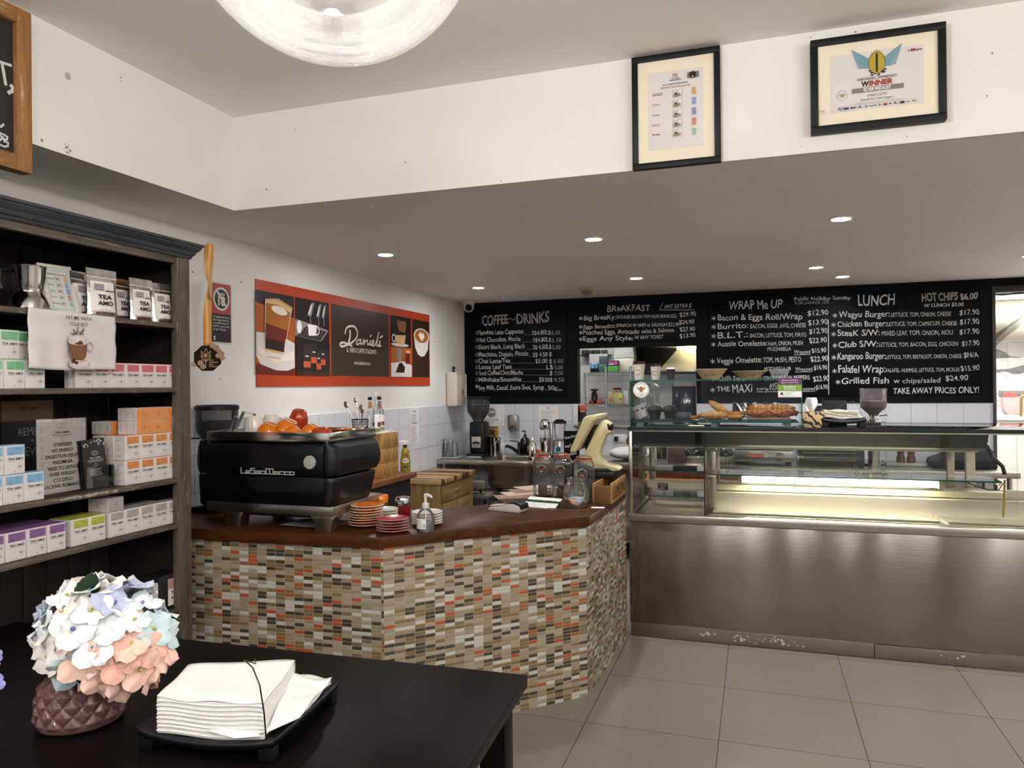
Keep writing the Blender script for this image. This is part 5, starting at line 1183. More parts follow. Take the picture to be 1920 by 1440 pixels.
Q(m.build('round_badge', relief))
# things under the machine
e = MB().grid(lambda u, v: (-2.16+u*.26+.02*v, 3.0+v*.16, ZW1+.004+.008*math.sin(u*9)*math.sin(v*7)+.006), 12, 8).build('crumpled_cloth', M('grey_cloth', '#6e6a64', .9, var=.2), solid=.003); tag(e, 'crumpled grey cloth lying under the espresso machine', 'cloth')

# ------------------------------------------------------------------ coffee grinder left of the machine
grd = thin_glass('smoky_hopper', (.42, .38, .40), 1.45, haze=.05)
beans = M('coffee_beans', '#1b100b', .5, var=.5, nscale=120, bump=.8, bscale=160)
def grinder(loc, lab, s=1.0, beanm=beans):
    e = empty('coffee_grinder', loc, 0, lab, 'coffee grinder')
    MB().box(-.085*s, -.11*s, 0, .085*s, .11*s, .03*s, .006).build('base', blackpl, e); MB().box(-.075*s, -.06*s, .03*s, .075*s, .1*s, .33*s, .02).build('body', blackpl, e)
    MB().lathe([(.05*s, .33*s), (.055*s, .35*s), (.105*s, .425*s), (.108*s, .44*s), (.112*s, .56*s)], 36).build('hopper', grd, e)
    MB().lathe([(0, .345*s), (.05*s, .352*s), (.098*s, .43*s), (.102*s, .48*s), (.06*s, .487*s), (0, .483*s)], 30).build('beans', beanm, e)
    MB().lathe([(0, .575*s), (.106*s, .572*s), (.115*s, .565*s), (.115*s, .545*s), (.11*s, .545*s)], 36).build('lid', blackpl, e); return e
g_ = grinder((-2.79, 3.33, ZW1), 'black coffee grinder with smoky bean hopper left of espresso machine')
MB().tube([(-.09, -.02, .39), (-.13, -.05, .392)], .004, 6).build('lever', blackpl, g_)

# ------------------------------------------------------------------ cups on the machine
ZT = 1.3345
glw = thin_glass('clear_glassware', (.93, .95, .95), 1.5)
def cupmesh(nm, m, prof, parent=None, **k): return MB().lathe(prof, 36, **k).build(nm, m, parent)
def tilt(o, rx, ry, rz=0): o.rotation_euler = (R(rx), R(ry), R(rz)); return o
e = empty('glass_stack', (-2.445, 3.07, ZT+.012), 0, 'leaning clear drinking glass nested upside down behind the cup rail', 'glass')
MB().lathe([(.047, 0), (.045, .02), (.036, .075), (.034, .085), (0, .087), (0, .083), (.032, .08), (.043, .02), (.045, 0)], 32).build('bowl', glw, e); tilt(e, 0, 14)
e2 = dup(e, (-2.43, 3.10, ZT+.035), label='second clear glass nested over the leaning glass on the machine'); e2.rotation_euler = (0, R(16), R(20)); e2['group'] = 'clear glasses on the machine'
mugp = [(.038, 0), (.046, .006), (.047, .03), (.042, .075), (.034, .098), (.031, .101), (.028, .099), (0, .097)]
def mug(loc, lab, m, rz=0):
    e = empty('coffee_mug', loc, rz, lab, 'mug'); cupmesh('bowl', m, mugp, e)
    MB().tube([(.045, 0, .02), (.062, 0, .022), (.068, 0, .04), (.064, 0, .07), (.05, 0, .082), (.040, 0, .082)], .005, 8).build('handle', m, e); return e
mug((-2.35, 3.07, ZT+.0005), 'cream white mug upside down on the machine, handle showing', ceram_w, R(-68))
mug((-2.36, 3.22, ZT+.0005), 'cream white mug upside down behind the mug with handle', ceram_w, R(60))
bcup = [(.047, 0), (.048, .012), (.040, .036), (.026, .050), (.027, .055), (.024, .0552), (.022, .051), (0, .051)]
def bowlcup(loc, lab, m, rx=0, ry=0, rz=0, s=1.0):
    e = empty('coffee_cup', loc, 0, lab, 'cup', None); o = cupmesh('bowl', m, [(r*s, z*s) for r, z in bcup[:5]]+[(.0245*s, .0555*s), (.0235*s, .052*s), (0, .052*s)], e)
    MB().lathe([(.0265*s, .0545*s), (.0262*s, .0562*s), (.0225*s, .0562*s), (.0222*s, .0535*s)], 32).build('foot_ring', ceram_w, e)
    MB().tube([(.046*s, 0, .014*s), (.062*s, 0, .018*s), (.06*s, 0, .032*s), (.042*s, 0, .034*s)], .004*s, 8).build('handle', m, e)
    e.rotation_euler = (R(rx), R(ry), R(rz)); return e
bowlcup((-2.235, 3.02, ZT+.01), 'orange cup upside down, leftmost of the orange cups on the machine', ceram_o, 22, -6, 100, 1.15)
bowlcup((-2.165, 3.06, ZT+.02), 'orange cup leaning on the leftmost orange cup', ceram_o, 26, 8, 80, 1.2)
bowlcup((-2.09, 3.00, ZT+.008), 'small orange cup tilted behind the cup rail, front of the group', ceram_o, 22, 38, 60, .9)
bowlcup((-2.03, 3.06, ZT+.012), 'small orange cup at the right end of the orange cups', ceram_o, 16, 28, 40, .95)
e = empty('coffee_cup', (-2.22, 3.24, ZT+.03), 0, 'tall rust red cup leaning behind the orange cups', 'cup'); cupmesh('bowl', ceram_r, [(.045, 0), (.049, .02), (.046, .06), (.034, .095), (.028, .099), (0, .098)], e); tilt(e, 10, 16)
e = empty('coffee_cup', (-1.962, 3.06, ZT+.001), 0, 'round rust red cup upside down near the rail corner', 'cup'); cupmesh('bowl', ceram_r, [(.052, 0), (.054, .014), (.046, .036), (.03, .048), (0, .051)], e)
e = empty('saucer', (-1.915, 3.22, ZT+.02), 0, 'single orange saucer lying on the machine tray', 'saucer'); cupmesh('dish', ceram_o, [(0, 0), (.03, 0), (.055, .010), (.06, .012), (.055, .014), (.03, .004), (0, .004)], e)
# spoons in a wire holder
e = empty('spoon_holder', (-1.905, 3.32, ZT), 0, 'black mesh pot on the espresso machine', 'utensil pot')
b = MB()
for k in range(28):
    a = R(k*360/28); b.tube([(.034*math.cos(a), .034*math.sin(a), 0), (.042*math.cos(a), .042*math.sin(a), .075)], .0009, 4)
for k in range(7): r_ = .034+.008*k/6; b.tube([(r_*math.cos(R(i*15)), r_*math.sin(R(i*15)), .075*k/6) for i in range(24)], .0022 if k in (0, 6) else .0009, 5, True)
b.lathe([(0, 0), (.034, 0), (.034, .002), (0, .002)], 20); b.build('mesh_wall', blackpl, e)
def spoon(loc, lean, az, lab, L_=.15, s=1.0):
    e = empty('teaspoon', loc, 0, lab, 'spoon', 'spoons in the black mesh pot')
    MB().tube([(0, 0, 0), (0, .001, L_*.4), (0, .002, L_*.75), (0, 0, L_)], [.0035, .002, .0022, .0045], 8).build('shaft', chrome, e)
    MB().sph((0, 0, L_+.018), .013*s, .004, .02*s, 14).build('spoon_head', chrome, e); e.rotation_euler = (R(lean*math.sin(az)), R(lean*math.cos(az)), 0); return e
random.seed(9)
spoon((-1.90, 3.31, ZT+.004), -30, .1, 'teaspoon leaning left out of the mesh pot, bowl up'); spoon((-1.90, 3.315, ZT+.004), -14, .4, 'teaspoon standing nearly upright in the mesh pot', .155, .7)
spoon((-1.91, 3.32, ZT+.004), -20, 1.2, 'teaspoon in the middle of the mesh pot', .12, .9); spoon((-1.905, 3.33, ZT+.004), 8, .7, 'short teaspoon at the right of the mesh pot', .10, .9)
e = MB().grid(lambda u, v: (-1.99+u*.12, 3.24+v*.1, ZT+.003+.02*u*v+.03*v), 4, 4).build('paper_slip', white_p, solid=.001); tag(e, 'white paper lying on the machine tray behind the rail', 'paper')

# ------------------------------------------------------------------ saucers and plates on the counter
def plate(col, r, h):
    rm = M('plate_rim', '#dccfbb', .3)
    return [(0, 0), (r*.5, 0), (r*.55, .003), (r*.97, h), (r, h+.0012), (r*.97, h+.003), (r*.55, .006), (0, .005)]
def saucer(x, y, z, r, m, lab, grp, rim=None, h=.013):
    e = empty('saucer', (x, y, z), 0, lab, 'saucer', grp); MB().lathe(plate(0, r, h), 40).build('dish', m, e)
    if rim: MB().lathe([(r*.965, h-.0004), (r*1.004, h+.0012), (r*.965, h+.0034)], 40).build('rim', rim, e)
    return e
rimm = M('plate_rim', '#e3c9a6', .3)
px = on_z(677, 990, ZW1)
for k in range(8):
    dx = (-.012, -.014, -.012, -.004, -.002, 0, .002, .004)[k]
    saucer(px.x+dx+.01, px.y+.035+abs(dx), ZW1+.0005+k*.0128, .079, ceram_w if k == 3 else ceram_o, ('topmost orange saucer' if k == 7 else '%s saucer from the bottom, %s' % (ORD[k+1], 'cream' if k == 3 else 'orange'))+' of the orange stack', 'orange saucer stack', rimm)
px = on_z(737, 1004, ZW1)*1.0; px.x -= .036; px.y += .068
for k in range(5): saucer(px.x, px.y, ZW1+.0005+k*.0125, .075, ceram_c, ('topmost red saucer' if k == 4 else '%s red saucer from the bottom' % ORD[k+1])+' of the red stack', 'red saucer stack', M('plate_rim_red', '#b98079', .3))
px = on_z(722, 985, ZW1)
for k in range(5): saucer(-1.735, 3.25, ZW1+.0005+k*.0125, .068, ceram_w, '%s white saucer from the bottom, stack behind the orange stack' % ORD[k+1], 'white saucer stack behind the orange saucers')
for k in range(5): saucer(-1.50, 3.235, ZW1+.0005+k*.0125, .074, ceram_w, '%s white plate from the bottom, stack behind the sanitizer' % ORD[k+1], 'white plate stack behind the sanitizer')
e = empty('topping_shaker', (-1.83, 3.40, ZW1), 0, 'small shaker jar with an orange lid behind the saucers', 'jar')
MB().lathe([(0, 0), (.028, 0), (.03, .01), (.03, .065), (.026, .07), (0, .07)], 24).build('jar_body', M('chocolate_jar', '#5a3a2c', .3), e); MB().lathe([(.03, .068), (.033, .07), (.033, .105), (.03, .109), (0, .11)], 24).build('lid', ceram_o, e)
e = empty('sauce_jar', (-1.70, 3.38, ZW1), 0, 'red jar with a silver shaker lid behind the saucers', 'jar')
MB().lathe([(0, 0), (.036, 0), (.038, .006), (.038, .065), (0, .066)], 28).build('jar_body', M('red_jar', '#7c1420', .2), e); MB().lathe([(.038, .063), (.040, .066), (.040, .092), (.036, .104), (.02, .108), (0, .108)], 28).build('lid', chrome, e)
# hand sanitiser
p = on_z(792, 1000, ZW1); clearpl = thin_glass('clear_plastic', (.93, .95, .96), 1.45, haze=.06)
e = empty('sanitizer_bottle', (p.x, p.y+.035, ZW1), R(10), 'clear pump bottle of hand sanitizer on the counter', 'pump bottle')
MB().lathe([(0, 0), (.036, 0), (.040, .005), (.041, .06), (.038, .08), (.026, .1), (.013, .108), (.012, .114)], 32, sy=.75).build('bottle', clearpl, e)
MB().lathe([(0, .002), (.034, .003), (.0385, .008), (.039, .046), (0, .046)], 28, sy=.73).build('gel', M('gel', '#c9cdd2', .1, trans=.7), e)
whp = M('white_plastic', '#e3e1de', .3)
MB().lathe([(.015, .108), (.016, .11), (.016, .128), (.012, .132), (0, .132)], 20).build('collar', whp, e); b = MB(); b.cyl((0, 0, .13), (0, 0, .158), .006).cyl((0, 0, .01), (0, 0, .12), .0025, n=8).tube([(0, 0, .158), (0, 0, .166), (.012, -.004, .168), (.026, -.01, .165), (.034, -.012, .158)], [.008, .009, .008, .006, .005], 10); b.build('pump', whp, e)
MB().grid(lambda u, v: (.0412*math.sin(R(-75+u*88)), -.0312*math.cos(R(-75+u*88)), .018+v*.045), 14, 1).build('label', white_p, e)
b = MB()
for i in range(6): b.grid(lambda u, v, i=i: (.0417*math.sin(R(-65+u*50)), -.0317*math.cos(R(-65+u*50)), .024+i*.006+v*.0016), 8, 1)
for i in range(4): b.grid(lambda u, v, i=i: (.0417*math.sin(R(-6+i*4+u*2)), -.0317*math.cos(R(-6+i*4+u*2)), .022+v*.018), 1, 1)
b.build('label_print', M('ink_slate', '#5f7f9c', .7), e)

# ------------------------------------------------------------------ card terminal, order pad, menus, tip jar
p = on_z(955, 960, ZW1); e = empty('card_terminal', (p.x-.015, p.y+.03, ZW1), R(-14), 'white card payment terminal with black screen top on the counter', 'card terminal')
tprof = [(-.105, 0), (.09, 0), (.1, .02), (.095, .042), (.06, .052), (.02, .045), (-.02, .026), (-.1, .018)]
MX2 = Matrix(((1, 0, 0, 0), (0, 0, 1, 0), (0, 1, 0, 0), (0, 0, 0, 1)))
MB().prism(tprof, -.038, .038, MX2, .005).build('body', M('terminal_white', '#cfc8c3', .4), e)
MB().prism([(.0, .043), (.02, .049), (.06, .0565), (.098, .045), (.104, .022), (.098, .018), (.09, .036), (.058, .046)], -.0395, .0395, MX2, .003).build('screen_cover', blackpl, e)
MB().prism([(-.103, .020), (-.03, .028), (-.03, .033), (-.1, .026)], -.03, .03, MX2, .002).build('keypad', M('keypad_grey', '#b9b2ae', .5), e)
MB().tube([(-.105, 0, .012), (-.125, .005, .02), (-.13, .02, .05), (-.15, .1, .03), (-.17, .2, .006)], .004, 8).build('cable', blackpl, e)
p = on_z(1008, 953, ZW1); e = empty('order_pad', (p.x, p.y+.05, ZW1), R(-12), 'open white order pad with handwriting propped on the counter', 'notepad')
TLp = RT((0, 0, .004), 0, R(24))
o = MB().box(-.10, -.06, 0, .10, .075, .008, .001).build('paper_block', white_p, e); o.matrix_local = TLp
o = MB().prism([(.045, -.06), (.10, -.06), (.102, -.02), (.06, -.025)], .0082, .009).build('carbon_corner', M('pad_green', '#12472e', .6), e); o.matrix_local = TLp
o = MB().prism([(-.1, 0), (.1, 0), (.1, .03), (-.1, .03)], 0, .03).build('pad_back', M('pad_green', '#12472e', .6), e, (0, .02, .0))
L = LT((0, 0, .008), (1, 0, 0), (0, 1, 0), .0008); random.seed(21)
for r_ in range(4):
    x = -.085
    while x < (.085 if r_ < 2 else .03):
        w_ = random.uniform(.008, .02); y = .045-.024*r_; L.line([(x+w_*k/6, y+random.uniform(-.005, .006)) for k in range(7)], .0012, 0); x += w_+.006
    L.line([(-.095, .036-.024*r_), (.095, .036-.024*r_)], .0006, 1)
o = L.build('handwriting', [M('pen_ink', '#4a4d58', .7), grey_ink], e); o.matrix_local = TLp
for k in range(4):
    p = on_z(966+k*5, 934-k*3.5, ZW1); m = M('menu_sheet_%d' % (k % 2), ('#8a6a55', '#b5a08c')[k % 2], .6, var=.5, nscale=26)
    e = MB().box(-.12, -.085, 0, .12, .085, .0012).build('menu_sheet', m, None, (p.x-.02+.012*k, p.y+.06+.05*k, ZW1+.0004+.0015*k), (0, 0, R(30+6*k))); tag(e, 'brown printed menu sheet, %s from the bottom, fanned behind the order pad' % ORD[k+1], 'menu', 'fanned menu sheets on the counter')
p = on_z(1077, 952, ZW1); e = empty('tip_jar', (p.x, p.y+.045, ZW1), 0, 'round clear glass tip jar holding banknotes', 'jar')
MB().lathe([(0, .002), (.048, 0), (.054, .004), (.066, .03), (.073, .06), (.070, .085), (.058, .112), (.048, .128), (.046, .137), (.049, .142), (.051, .150), (.048, .156), (.044, .150), (.045, .138), (.056, .110), (.067, .084), (.070, .06), (.063, .031), (.05, .008), (0, .006)], 40).build('glass_jar', glass_c, e)
for k, (c_, x, y, z, rx, rz) in enumerate((('#7f95a3', -.012, -.008, .03, 62, 20), ('#9fb0b8', .018, -.006, .032, 55, -14), ('#c98a6a', -.006, -.022, .022, 48, 34), ('#8fa3ac', .01, .012, .03, 66, 4), ('#b9603f', .03, -.01, .02, 40, -40), ('#6f6a78', 0, -.02, .014, 20, 10))):
    t_ = empty('banknote', (p.x+x, p.y+.045+y, ZW1+z+.004), 0, ('blue grey', 'pale blue', 'orange', 'grey blue', 'red', 'mauve')[k]+' crumpled banknote inside the tip jar', 'banknote', 'banknotes in the tip jar')
    MB().grid(lambda u, v: ((u-.5)*.06, (v-.5)*.036, .004*math.sin(u*7)+.002*math.sin(v*9)), 8, 4).build('note', M('note_'+c_[1:], c_, .7, var=.35, nscale=60), t_, solid=.0006); t_.rotation_euler = (R(rx), 0, R(rz))
# tall clip-top jars
gask = M('orange_gasket', '#c4541f', .5)
labm = M('jar_label_black', '#161414', .5)
def cliptop(loc, lab, rz, fill):
    e = empty('clip_top_jar', loc, rz, lab, 'jar', 'tall clip top jars')
    w_ = .056
    sq = lambda s, z: [(s*(abs(math.cos(R(a)))**.5)*(1 if math.cos(R(a)) >= 0 else -1), s*(abs(math.sin(R(a)))**.5)*(1 if math.sin(R(a)) >= 0 else -1), z) for a in range(0, 360, 15)]
    lv = [sq(.050, .0)] + [sq(w_, z) for z in (.01, .08, .15, .2)] + [sq(.052, .222), sq(.044, .235)]
    t = bmesh.new(); rg = [[t.verts.new(q) for q in l] for l in lv]
    for a, b_ in zip(rg, rg[1:]):
        for i in range(24): t.faces.new((a[i], a[(i+1) % 24], b_[(i+1) % 24], b_[i]))
    t.faces.new(rg[0][::-1]); m = MB(); m._merge(t); m.build('glass_body', glass_c, e)
    MB().lathe([(.040, .235), (.046, .236), (.046, .242), (.040, .243)], 28).build('gasket', gask, e)
    MB().lathe([(.046, .243), (.047, .25), (.04, .258), (.02, .262), (0, .262)], 28).build('glass_lid', glass_c, e)
    b = MB(); b.tube([(-.046, -.01, .238), (-.046, .01, .238), (-.03, .048, .238), (.03, .048, .238), (.046, .01, .238), (.046, -.01, .238), (.03, -.05, .225), (-.03, -.05, .225), (-.046, -.01, .238)], .0014, 6).tube([(-.02, -.052, .24), (-.02, -.055, .205), (.02, -.055, .205), (.02, -.052, .24)], .0014, 6); b.build('wire_clasp', chrome, e)
    L = LT((0, -w_-.001, .165), (1, 0, 0), (0, 0, 1), .001); L.disc(0, 0, .031, 0, 1, 32); L.ring(0, 0, .029, .0008, 1, 2, 32)
    for i in range(9): an = R(150-15*i); L.disc(.024*math.cos(an), .024*math.sin(an), .0022, 1, 2, 6)
    L.rect(-.022, .003, .022, .0048, 2, 2); L.rect(-.02, -.004, .02, -.001, 2, 2); L.rect(-.012, -.012, .012, -.010, 1, 2); L.ring(0, -.018, .005, .0008, 1, 2, 10); L.build('round_label', [labm, white_p, gask], e)
    if fill == 'pack': MB().box(-.024, -.03, .004, .024, .01, .075, .003).build('contents', M('dark_pack', '#3c3937', .5), e)
    else:
        m = MB(); random.seed(len(lab))
        for k in range(4): m.sph((random.uniform(-.02, .02), random.uniform(-.02, .02), .022+.016*k), .022, .02, .018, 12)
        m.build('contents', M('choc_ball', '#4b4140', .6, var=.7, nscale=120, bump=.6), e)
    return e
p = on_z(1018, 930, ZW1); cliptop((p.x, p.y, ZW1), 'tall clip top glass jar, leftmost of three on the counter', R(8), 'pack')
p = on_z(1053, 932, ZW1); cliptop((p.x+.005, p.y, ZW1), 'tall clip top glass jar, middle of three on the counter', R(4), 'ball')
p = on_z(1097, 941, ZW1); cliptop((p.x-.005, p.y+.005, ZW1), 'tall clip top glass jar, rightmost of three, beside the wooden crate', R(2), 'ball')
# lemons crate
crw = wood('crate_wood', '#7a5228', '#b98a4c', 'Y', 9, .6, 12, .2); crx = wood('crate_wood_dark', '#4f3217', '#7d5529', 'X', 9, .6, 12, .2)
e = empty('wooden_crate', (-.82, 4.29, ZW1), 0, 'small wooden crate lettered LEMONS at the end of the counter', 'crate')
wpart(MB().box(-.776, 4.066, ZW1+.002, -.764, 4.515, ZW1+.112, .001).build('front_board', crw), e)
wpart(MB().box(-.866, 4.07, ZW1, -.776, 4.082, ZW1+.10, .001).build('side_board', crx), e); wpart(MB().box(-.866, 4.50, ZW1, -.776, 4.512, ZW1+.108, .001).build('side_board', crx), e)
wpart(MB().box(-.878, 4.07, ZW1, -.866, 4.512, ZW1+.108, .001).build('back_board', crw), e); wpart(MB().box(-.866, 4.082, ZW1, -.776, 4.5, ZW1+.008).build('base_board', crx), e)
L = LT((-.764, 4.066, ZW1), (0, 1, 0), (0, 0, 1), .001); L.text('LEMONS', .225, .024, .068, .40, 'C', 0, -.005)
for i in range(34): L.line([(.012+i*.0125, .008+.02*random.random()), (.014+i*.0125, .104-.02*random.random())], .0012, 0)
wpart(L.build('crate_lettering', [M('burnt_ink', '#4d3011', .8)]), e)
p = on_z(1121, 952, ZW1); e = MB().box(-.035, -.022, 0, .035, .022, .001).build('business_card', white_p, None, (p.x, p.y, ZW1+.0006), (0, 0, R(8))); tag(e, 'white business card lying near the corner of the counter', 'card')
# cash drawer and point of sale terminal
e = MB().box(-1.04, 4.30, ZW1+.0005, -.885, 4.60, ZW1+.11, .004).build('cash_drawer', blackpl); tag(e, 'black cash drawer under the cream sales terminal', 'cash drawer')
cr = M('cream_terminal', '#d9cfa0', .3, var=.03, coat=.2)
YP = 4.42; e = empty('sales_terminal', (-.97, YP, ZW1+.11), 0, 'cream touchscreen sales terminal leaning over the counter', 'sales terminal')
def VV(x, y): p = on_y(820+x/4.8, 680+y/4.8, YP); return (p.x, p.z)
MXZ = Matrix(((1, 0, 0, 0), (0, 0, 1, 0), (0, 1, 0, 0), (0, 0, 0, 1)))
def ext(pts, y0, y1, b=.004): return MB().prism([VV(*p) for p in pts], y0, y1, MXZ, b)
wpart(ext([(1330, 865), (1345, 800), (1440, 600), (1475, 540), (1510, 512), (1560, 540), (1580, 600), (1570, 625), (1530, 640), (1500, 720), (1470, 800), (1475, 850), (1520, 900), (1620, 925), (1660, 950), (1650, 965), (1590, 972), (1540, 945), (1430, 945), (1330, 900)], YP-.05, YP+.06, .008).build('neck_and_foot', cr), e)
wpart(ext([(1540, 545), (1578, 552), (1582, 608), (1552, 600)], YP-.052, YP+.04, .002).build('customer_display', M('display_glass', '#0b0c10', .1)), e)
wpart(ext([(1250, 785), (1252, 760), (1368, 485), (1395, 470), (1480, 458), (1492, 470), (1480, 500), (1440, 520), (1300, 770), (1275, 790)], YP-.16, YP+.16, .006).build('screen_housing', cr), e)
wpart(ext([(1243, 775), (1360, 482), (1372, 484), (1254, 770)], YP-.155, YP+.155, .002).build('touch_screen', M('display_glass', '#0b0c10', .1)), e)
wpart(ext([(1330, 740), (1420, 560), (1450, 560), (1400, 760), (1350, 800)], YP-.03, YP+.05, .004).build('hinge', blackpl), e)
wpart(MB().box(-1.03, YP-.1, ZW1+.1105, -.80, YP+.1, ZW1+.145, .006).build('base', blackpl), e)
# little chalk sign behind the jars
YS = 4.66; q0, q1 = on_y(1057.5, 872, YS), on_y(1080, 808, YS)
e = empty('table_sign', ((q0.x+q1.x)/2, YS, ZW1), 0, 'narrow chalkboard sign listing banana bread behind the jars', 'sign')
MB().box(-.05, .002, 0, .05, .09, .02, .002).build('foot', blackpl, e, (0, -.04, -.0)); MB().box(-(q1.x-q0.x)/2, 0, .018, (q1.x-q0.x)/2+.02, .008, q1.z-ZW1).build('board_panel', boardm, e)
L = LT((0, 0, 0), (1, 0, 0), (0, 0, 1), .001); hh_ = q1.z-ZW1
for i, t in enumerate(('Banana Bread', 'Mango Coconut', 'Bread', 'Slice $6.00')): L.text(t, -.03, hh_-.055-.055*i, .018, .075, mi=0, hand=.08, rot=R(14), bold=.01)
L.build('chalk_lettering', [chalk], e)

# ------------------------------------------------------------------ side bench, trolley, sink bench behind the counter
oak = wood('oiled_bench_wood', '#5b3218', '#91572c', 'Y', 7, .4, 12, .08, coat=.2)
e = empty('side_bench', (-2.7, 4.6, 0), 0, 'wooden topped side bench along the left wall behind the coffee machine', 'bench')
wpart(MB().box(XL+.01, 3.62, .872, -2.515, 5.245, .912, .003).build('bench_top', oak), e); wpart(MB().box(XL+.01, 3.62, 0, -2.56, 5.22, .872).build('bench_body', M('bench_black', '#141211', .6)), e)
kraft = M('kraft_board', '#a97f45', .75, var=.08, bump=.1); kink = M('kraft_print', '#54391b', .8)
pb = None; NM = ('bottom', 'middle', 'top')
for r_ in range(3):
    for c_ in range(2):
        lab = 'brown cardboard coffee carton, %s row, %s column of the stack on the side bench' % (NM[r_], ('left', 'right')[c_])
        loc = (-2.70, 4.862+c_*.121, .9125+r_*.1065)
        if pb is None:
            pb = MB().box(-.13, -.06, 0, .13, .06, .106, .002).build('cardboard_carton', kraft, None, loc); tag(pb, lab, 'box', 'cardboard cartons on the side bench')
            L = LT((.13, 0, 0), (0, 1, 0), (0, 0, 1), .0008); L.poly([(-.012, .106), (.0, .088), (.004, .106)], 0, 1)
            for x in (-.028, .028): L.ring(x, .05, .011, .0014, 0, 1, 12, .013); L.rect(x-.014, .026, x+.014, .029, 0, 1); L.disc(x, .05, .005, 0, 1, 8)
            L.rect(-.03, .014, .03, .017, 0, 1); L.line([(0, .012), (0, .09)], .0008, 0, 1); L.build('carton_print', kink, pb)
            L = LT((0, -.06, 0), (1, 0, 0), (0, 0, 1), .0008); L.ring(0, .05, .02, .0015, 0, 1, 16); L.rect(-.05, .02, .05, .024, 0, 1); L.build('side_print', kink, pb)
        else: dup(pb, loc, label=lab)
e = MB().box(-2.83, 4.78, 1.2325, -2.585, 5.06, 1.245, .003).build('serving_board', M('white_board', '#d9d3c9', .5)); tag(e, 'flat white board lying on top of the cardboard cartons', 'board')
syr = thin_glass('bottle_glass', (.90, .92, .91), 1.5, gain=.7)
def syrup(px, cap, cm, liq, lab, fill, hgt=.255, dy=0):
    p = on_x(px, 800, -2.70+dy); e = empty('syrup_bottle', (p.x, p.y, 1.2455), R(20), lab, 'bottle', 'syrup bottles on the cartons')
    s = hgt/.255
    MB().lathe([(0, .002), (.032, 0), (.036, .005), (.036, .13*s), (.033, .15*s), (.016, .18*s), (.0135, .235*s), (.0145, .24*s)], 28).build('glass_body', syr, e)
    MB().lathe([(0, .004), (.0335, .005), (.0335, fill), (0, fill)], 24).build('syrup', liq, e)
    MB().lathe([(.0145, .232*s), (.016, .234*s), (.016, .255*s), (0, .256*s)], 20).build('cap', cap, e)
    if cm: MB().lathe([(.0155, .172*s), (.0145, .19*s), (.0140, .222*s)], 20).build('neck_label', cm, e)
    MB().grid(lambda u, v: (.0364*math.cos(R(-95+u*120)), .0364*math.sin(R(-95+u*120)), .03+v*.09*s), 12, 1).build('body_label', white_p, e)
    MB().grid(lambda u, v: (.0368*math.cos(R(-60+u*60)), .0368*math.sin(R(-60+u*60)), .04+v*.03*s), 8, 1).build('label_motif', M('motif_'+lab[:5].strip(), cm and '#8a3a2c' or '#6b2a24', .7, var=.5, nscale=120), e)
amber = M('amber_syrup', '#8a4e12', .1, trans=.4); pale = M('pale_syrup', '#c2b25a', .1, trans=.5)
syrup(694, blackpl, M('label_amber', '#b86f1c', .6), amber, 'syrup bottle with black cap and amber neck label, left of three', .03)
syrup(711.5, blackpl, M('label_copper', '#a5623a', .6), pale, 'syrup bottle with black cap and copper neck label, right of three', .09)
syrup(704.5, whp, None, pale, 'taller clear syrup bottle with white cap, middle of three', .02, .29, .07)
p = on_x(760, 884, -2.62); e = empty('detergent_bottle', (p.x, p.y, .9125), R(30), 'yellow green spray detergent bottle at the end of the side bench', 'spray bottle')
MB().lathe([(0, 0), (.036, 0), (.04, .006), (.04, .09), (.036, .11), (.030, .135), (.034, .155), (.018, .18), (.015, .19)], 28, sy=.65).build('bottle', M('detergent', '#b09a2e', .15, trans=.35, var=.1), e)
MB().lathe([(.016, .188), (.017, .19), (.017, .205), (.012, .208), (0, .208)], 20).build('collar', M('navy_plastic', '#182248', .4), e)
MB().prism([(-.03, .205), (.022, .205), (.03, .232), (.0, .243), (-.045, .24), (-.05, .228), (-.036, .222), (-.036, .20), (-.03, .20)], -.012, .012, MXZ, .003).build('trigger_head', whp, e)
L = LT((0, -.0275, 0), (1, 0, 0), (0, 0, 1), .001); L.disc(0, .085, .026, 0, 1, 20, .018); L.text('PRO', 0, .078, .014, .04, 'C', 1, .03); L.disc(.012, .125, .01, 2, 1, 10); L.rect(-.018, .03, .018, .042, 1, 1); L.build('label', [white_p, M('navy_plastic', '#182248', .4), M('ink_red', '#9c3a2b', .7)], e)
# butcher block trolley
TX0, TX1, TY0, TY1, TZ = -2.935, -2.49, 5.645, 6.44, .80
e = empty('kitchen_trolley', (-2.71, 6.04, 0), 0, 'wooden kitchen trolley with a striped butcher block top', 'trolley')
t = NT('butcher_block'); sp = t.add('ShaderNodeSeparateXYZ'); tc = t.add('ShaderNodeTexCoord'); t.ln(tc.outputs['Object'], sp.inputs[0])
wn = t.add('ShaderNodeTexWhiteNoise', noise_dimensions='1D'); t.ln(t.math('FLOOR', t.math('MULTIPLY', sp.outputs['Y'], 26.0)), wn.inputs['W'])
gr = t.noise(t.coord('Object', (1, 14, 14)), 8, 5)
t.ln(t.mix(t.math('MULTIPLY', gr, .5), t.ramp(wn.outputs['Value'], [(0, rgb('#4a2a16')), (.3, rgb('#8a6238')), (.55, rgb('#c9a873')), (.75, rgb('#a9824e'))], 'CONSTANT'), rgb('#7a5a38')), t.b.inputs['Base Color']); t.setp(Roughness=.4)
bbm = t.m; pine = wood('trolley_pine', '#6e5530', '#a5854f', 'Z', 6, .5, 10, .1); piney = wood('trolley_pine_y', '#6e5530', '#a5854f', 'Y', 6, .5, 10, .1)
wpart(MB().box(TX0, TY0, TZ-.045, TX1, TY1, TZ, .006).build('block_top', bbm), e)
wpart(MB().box(TX0+.02, TY0+.015, .09, TX1-.03, TY1-.015, TZ-.045).build('body', pine), e)
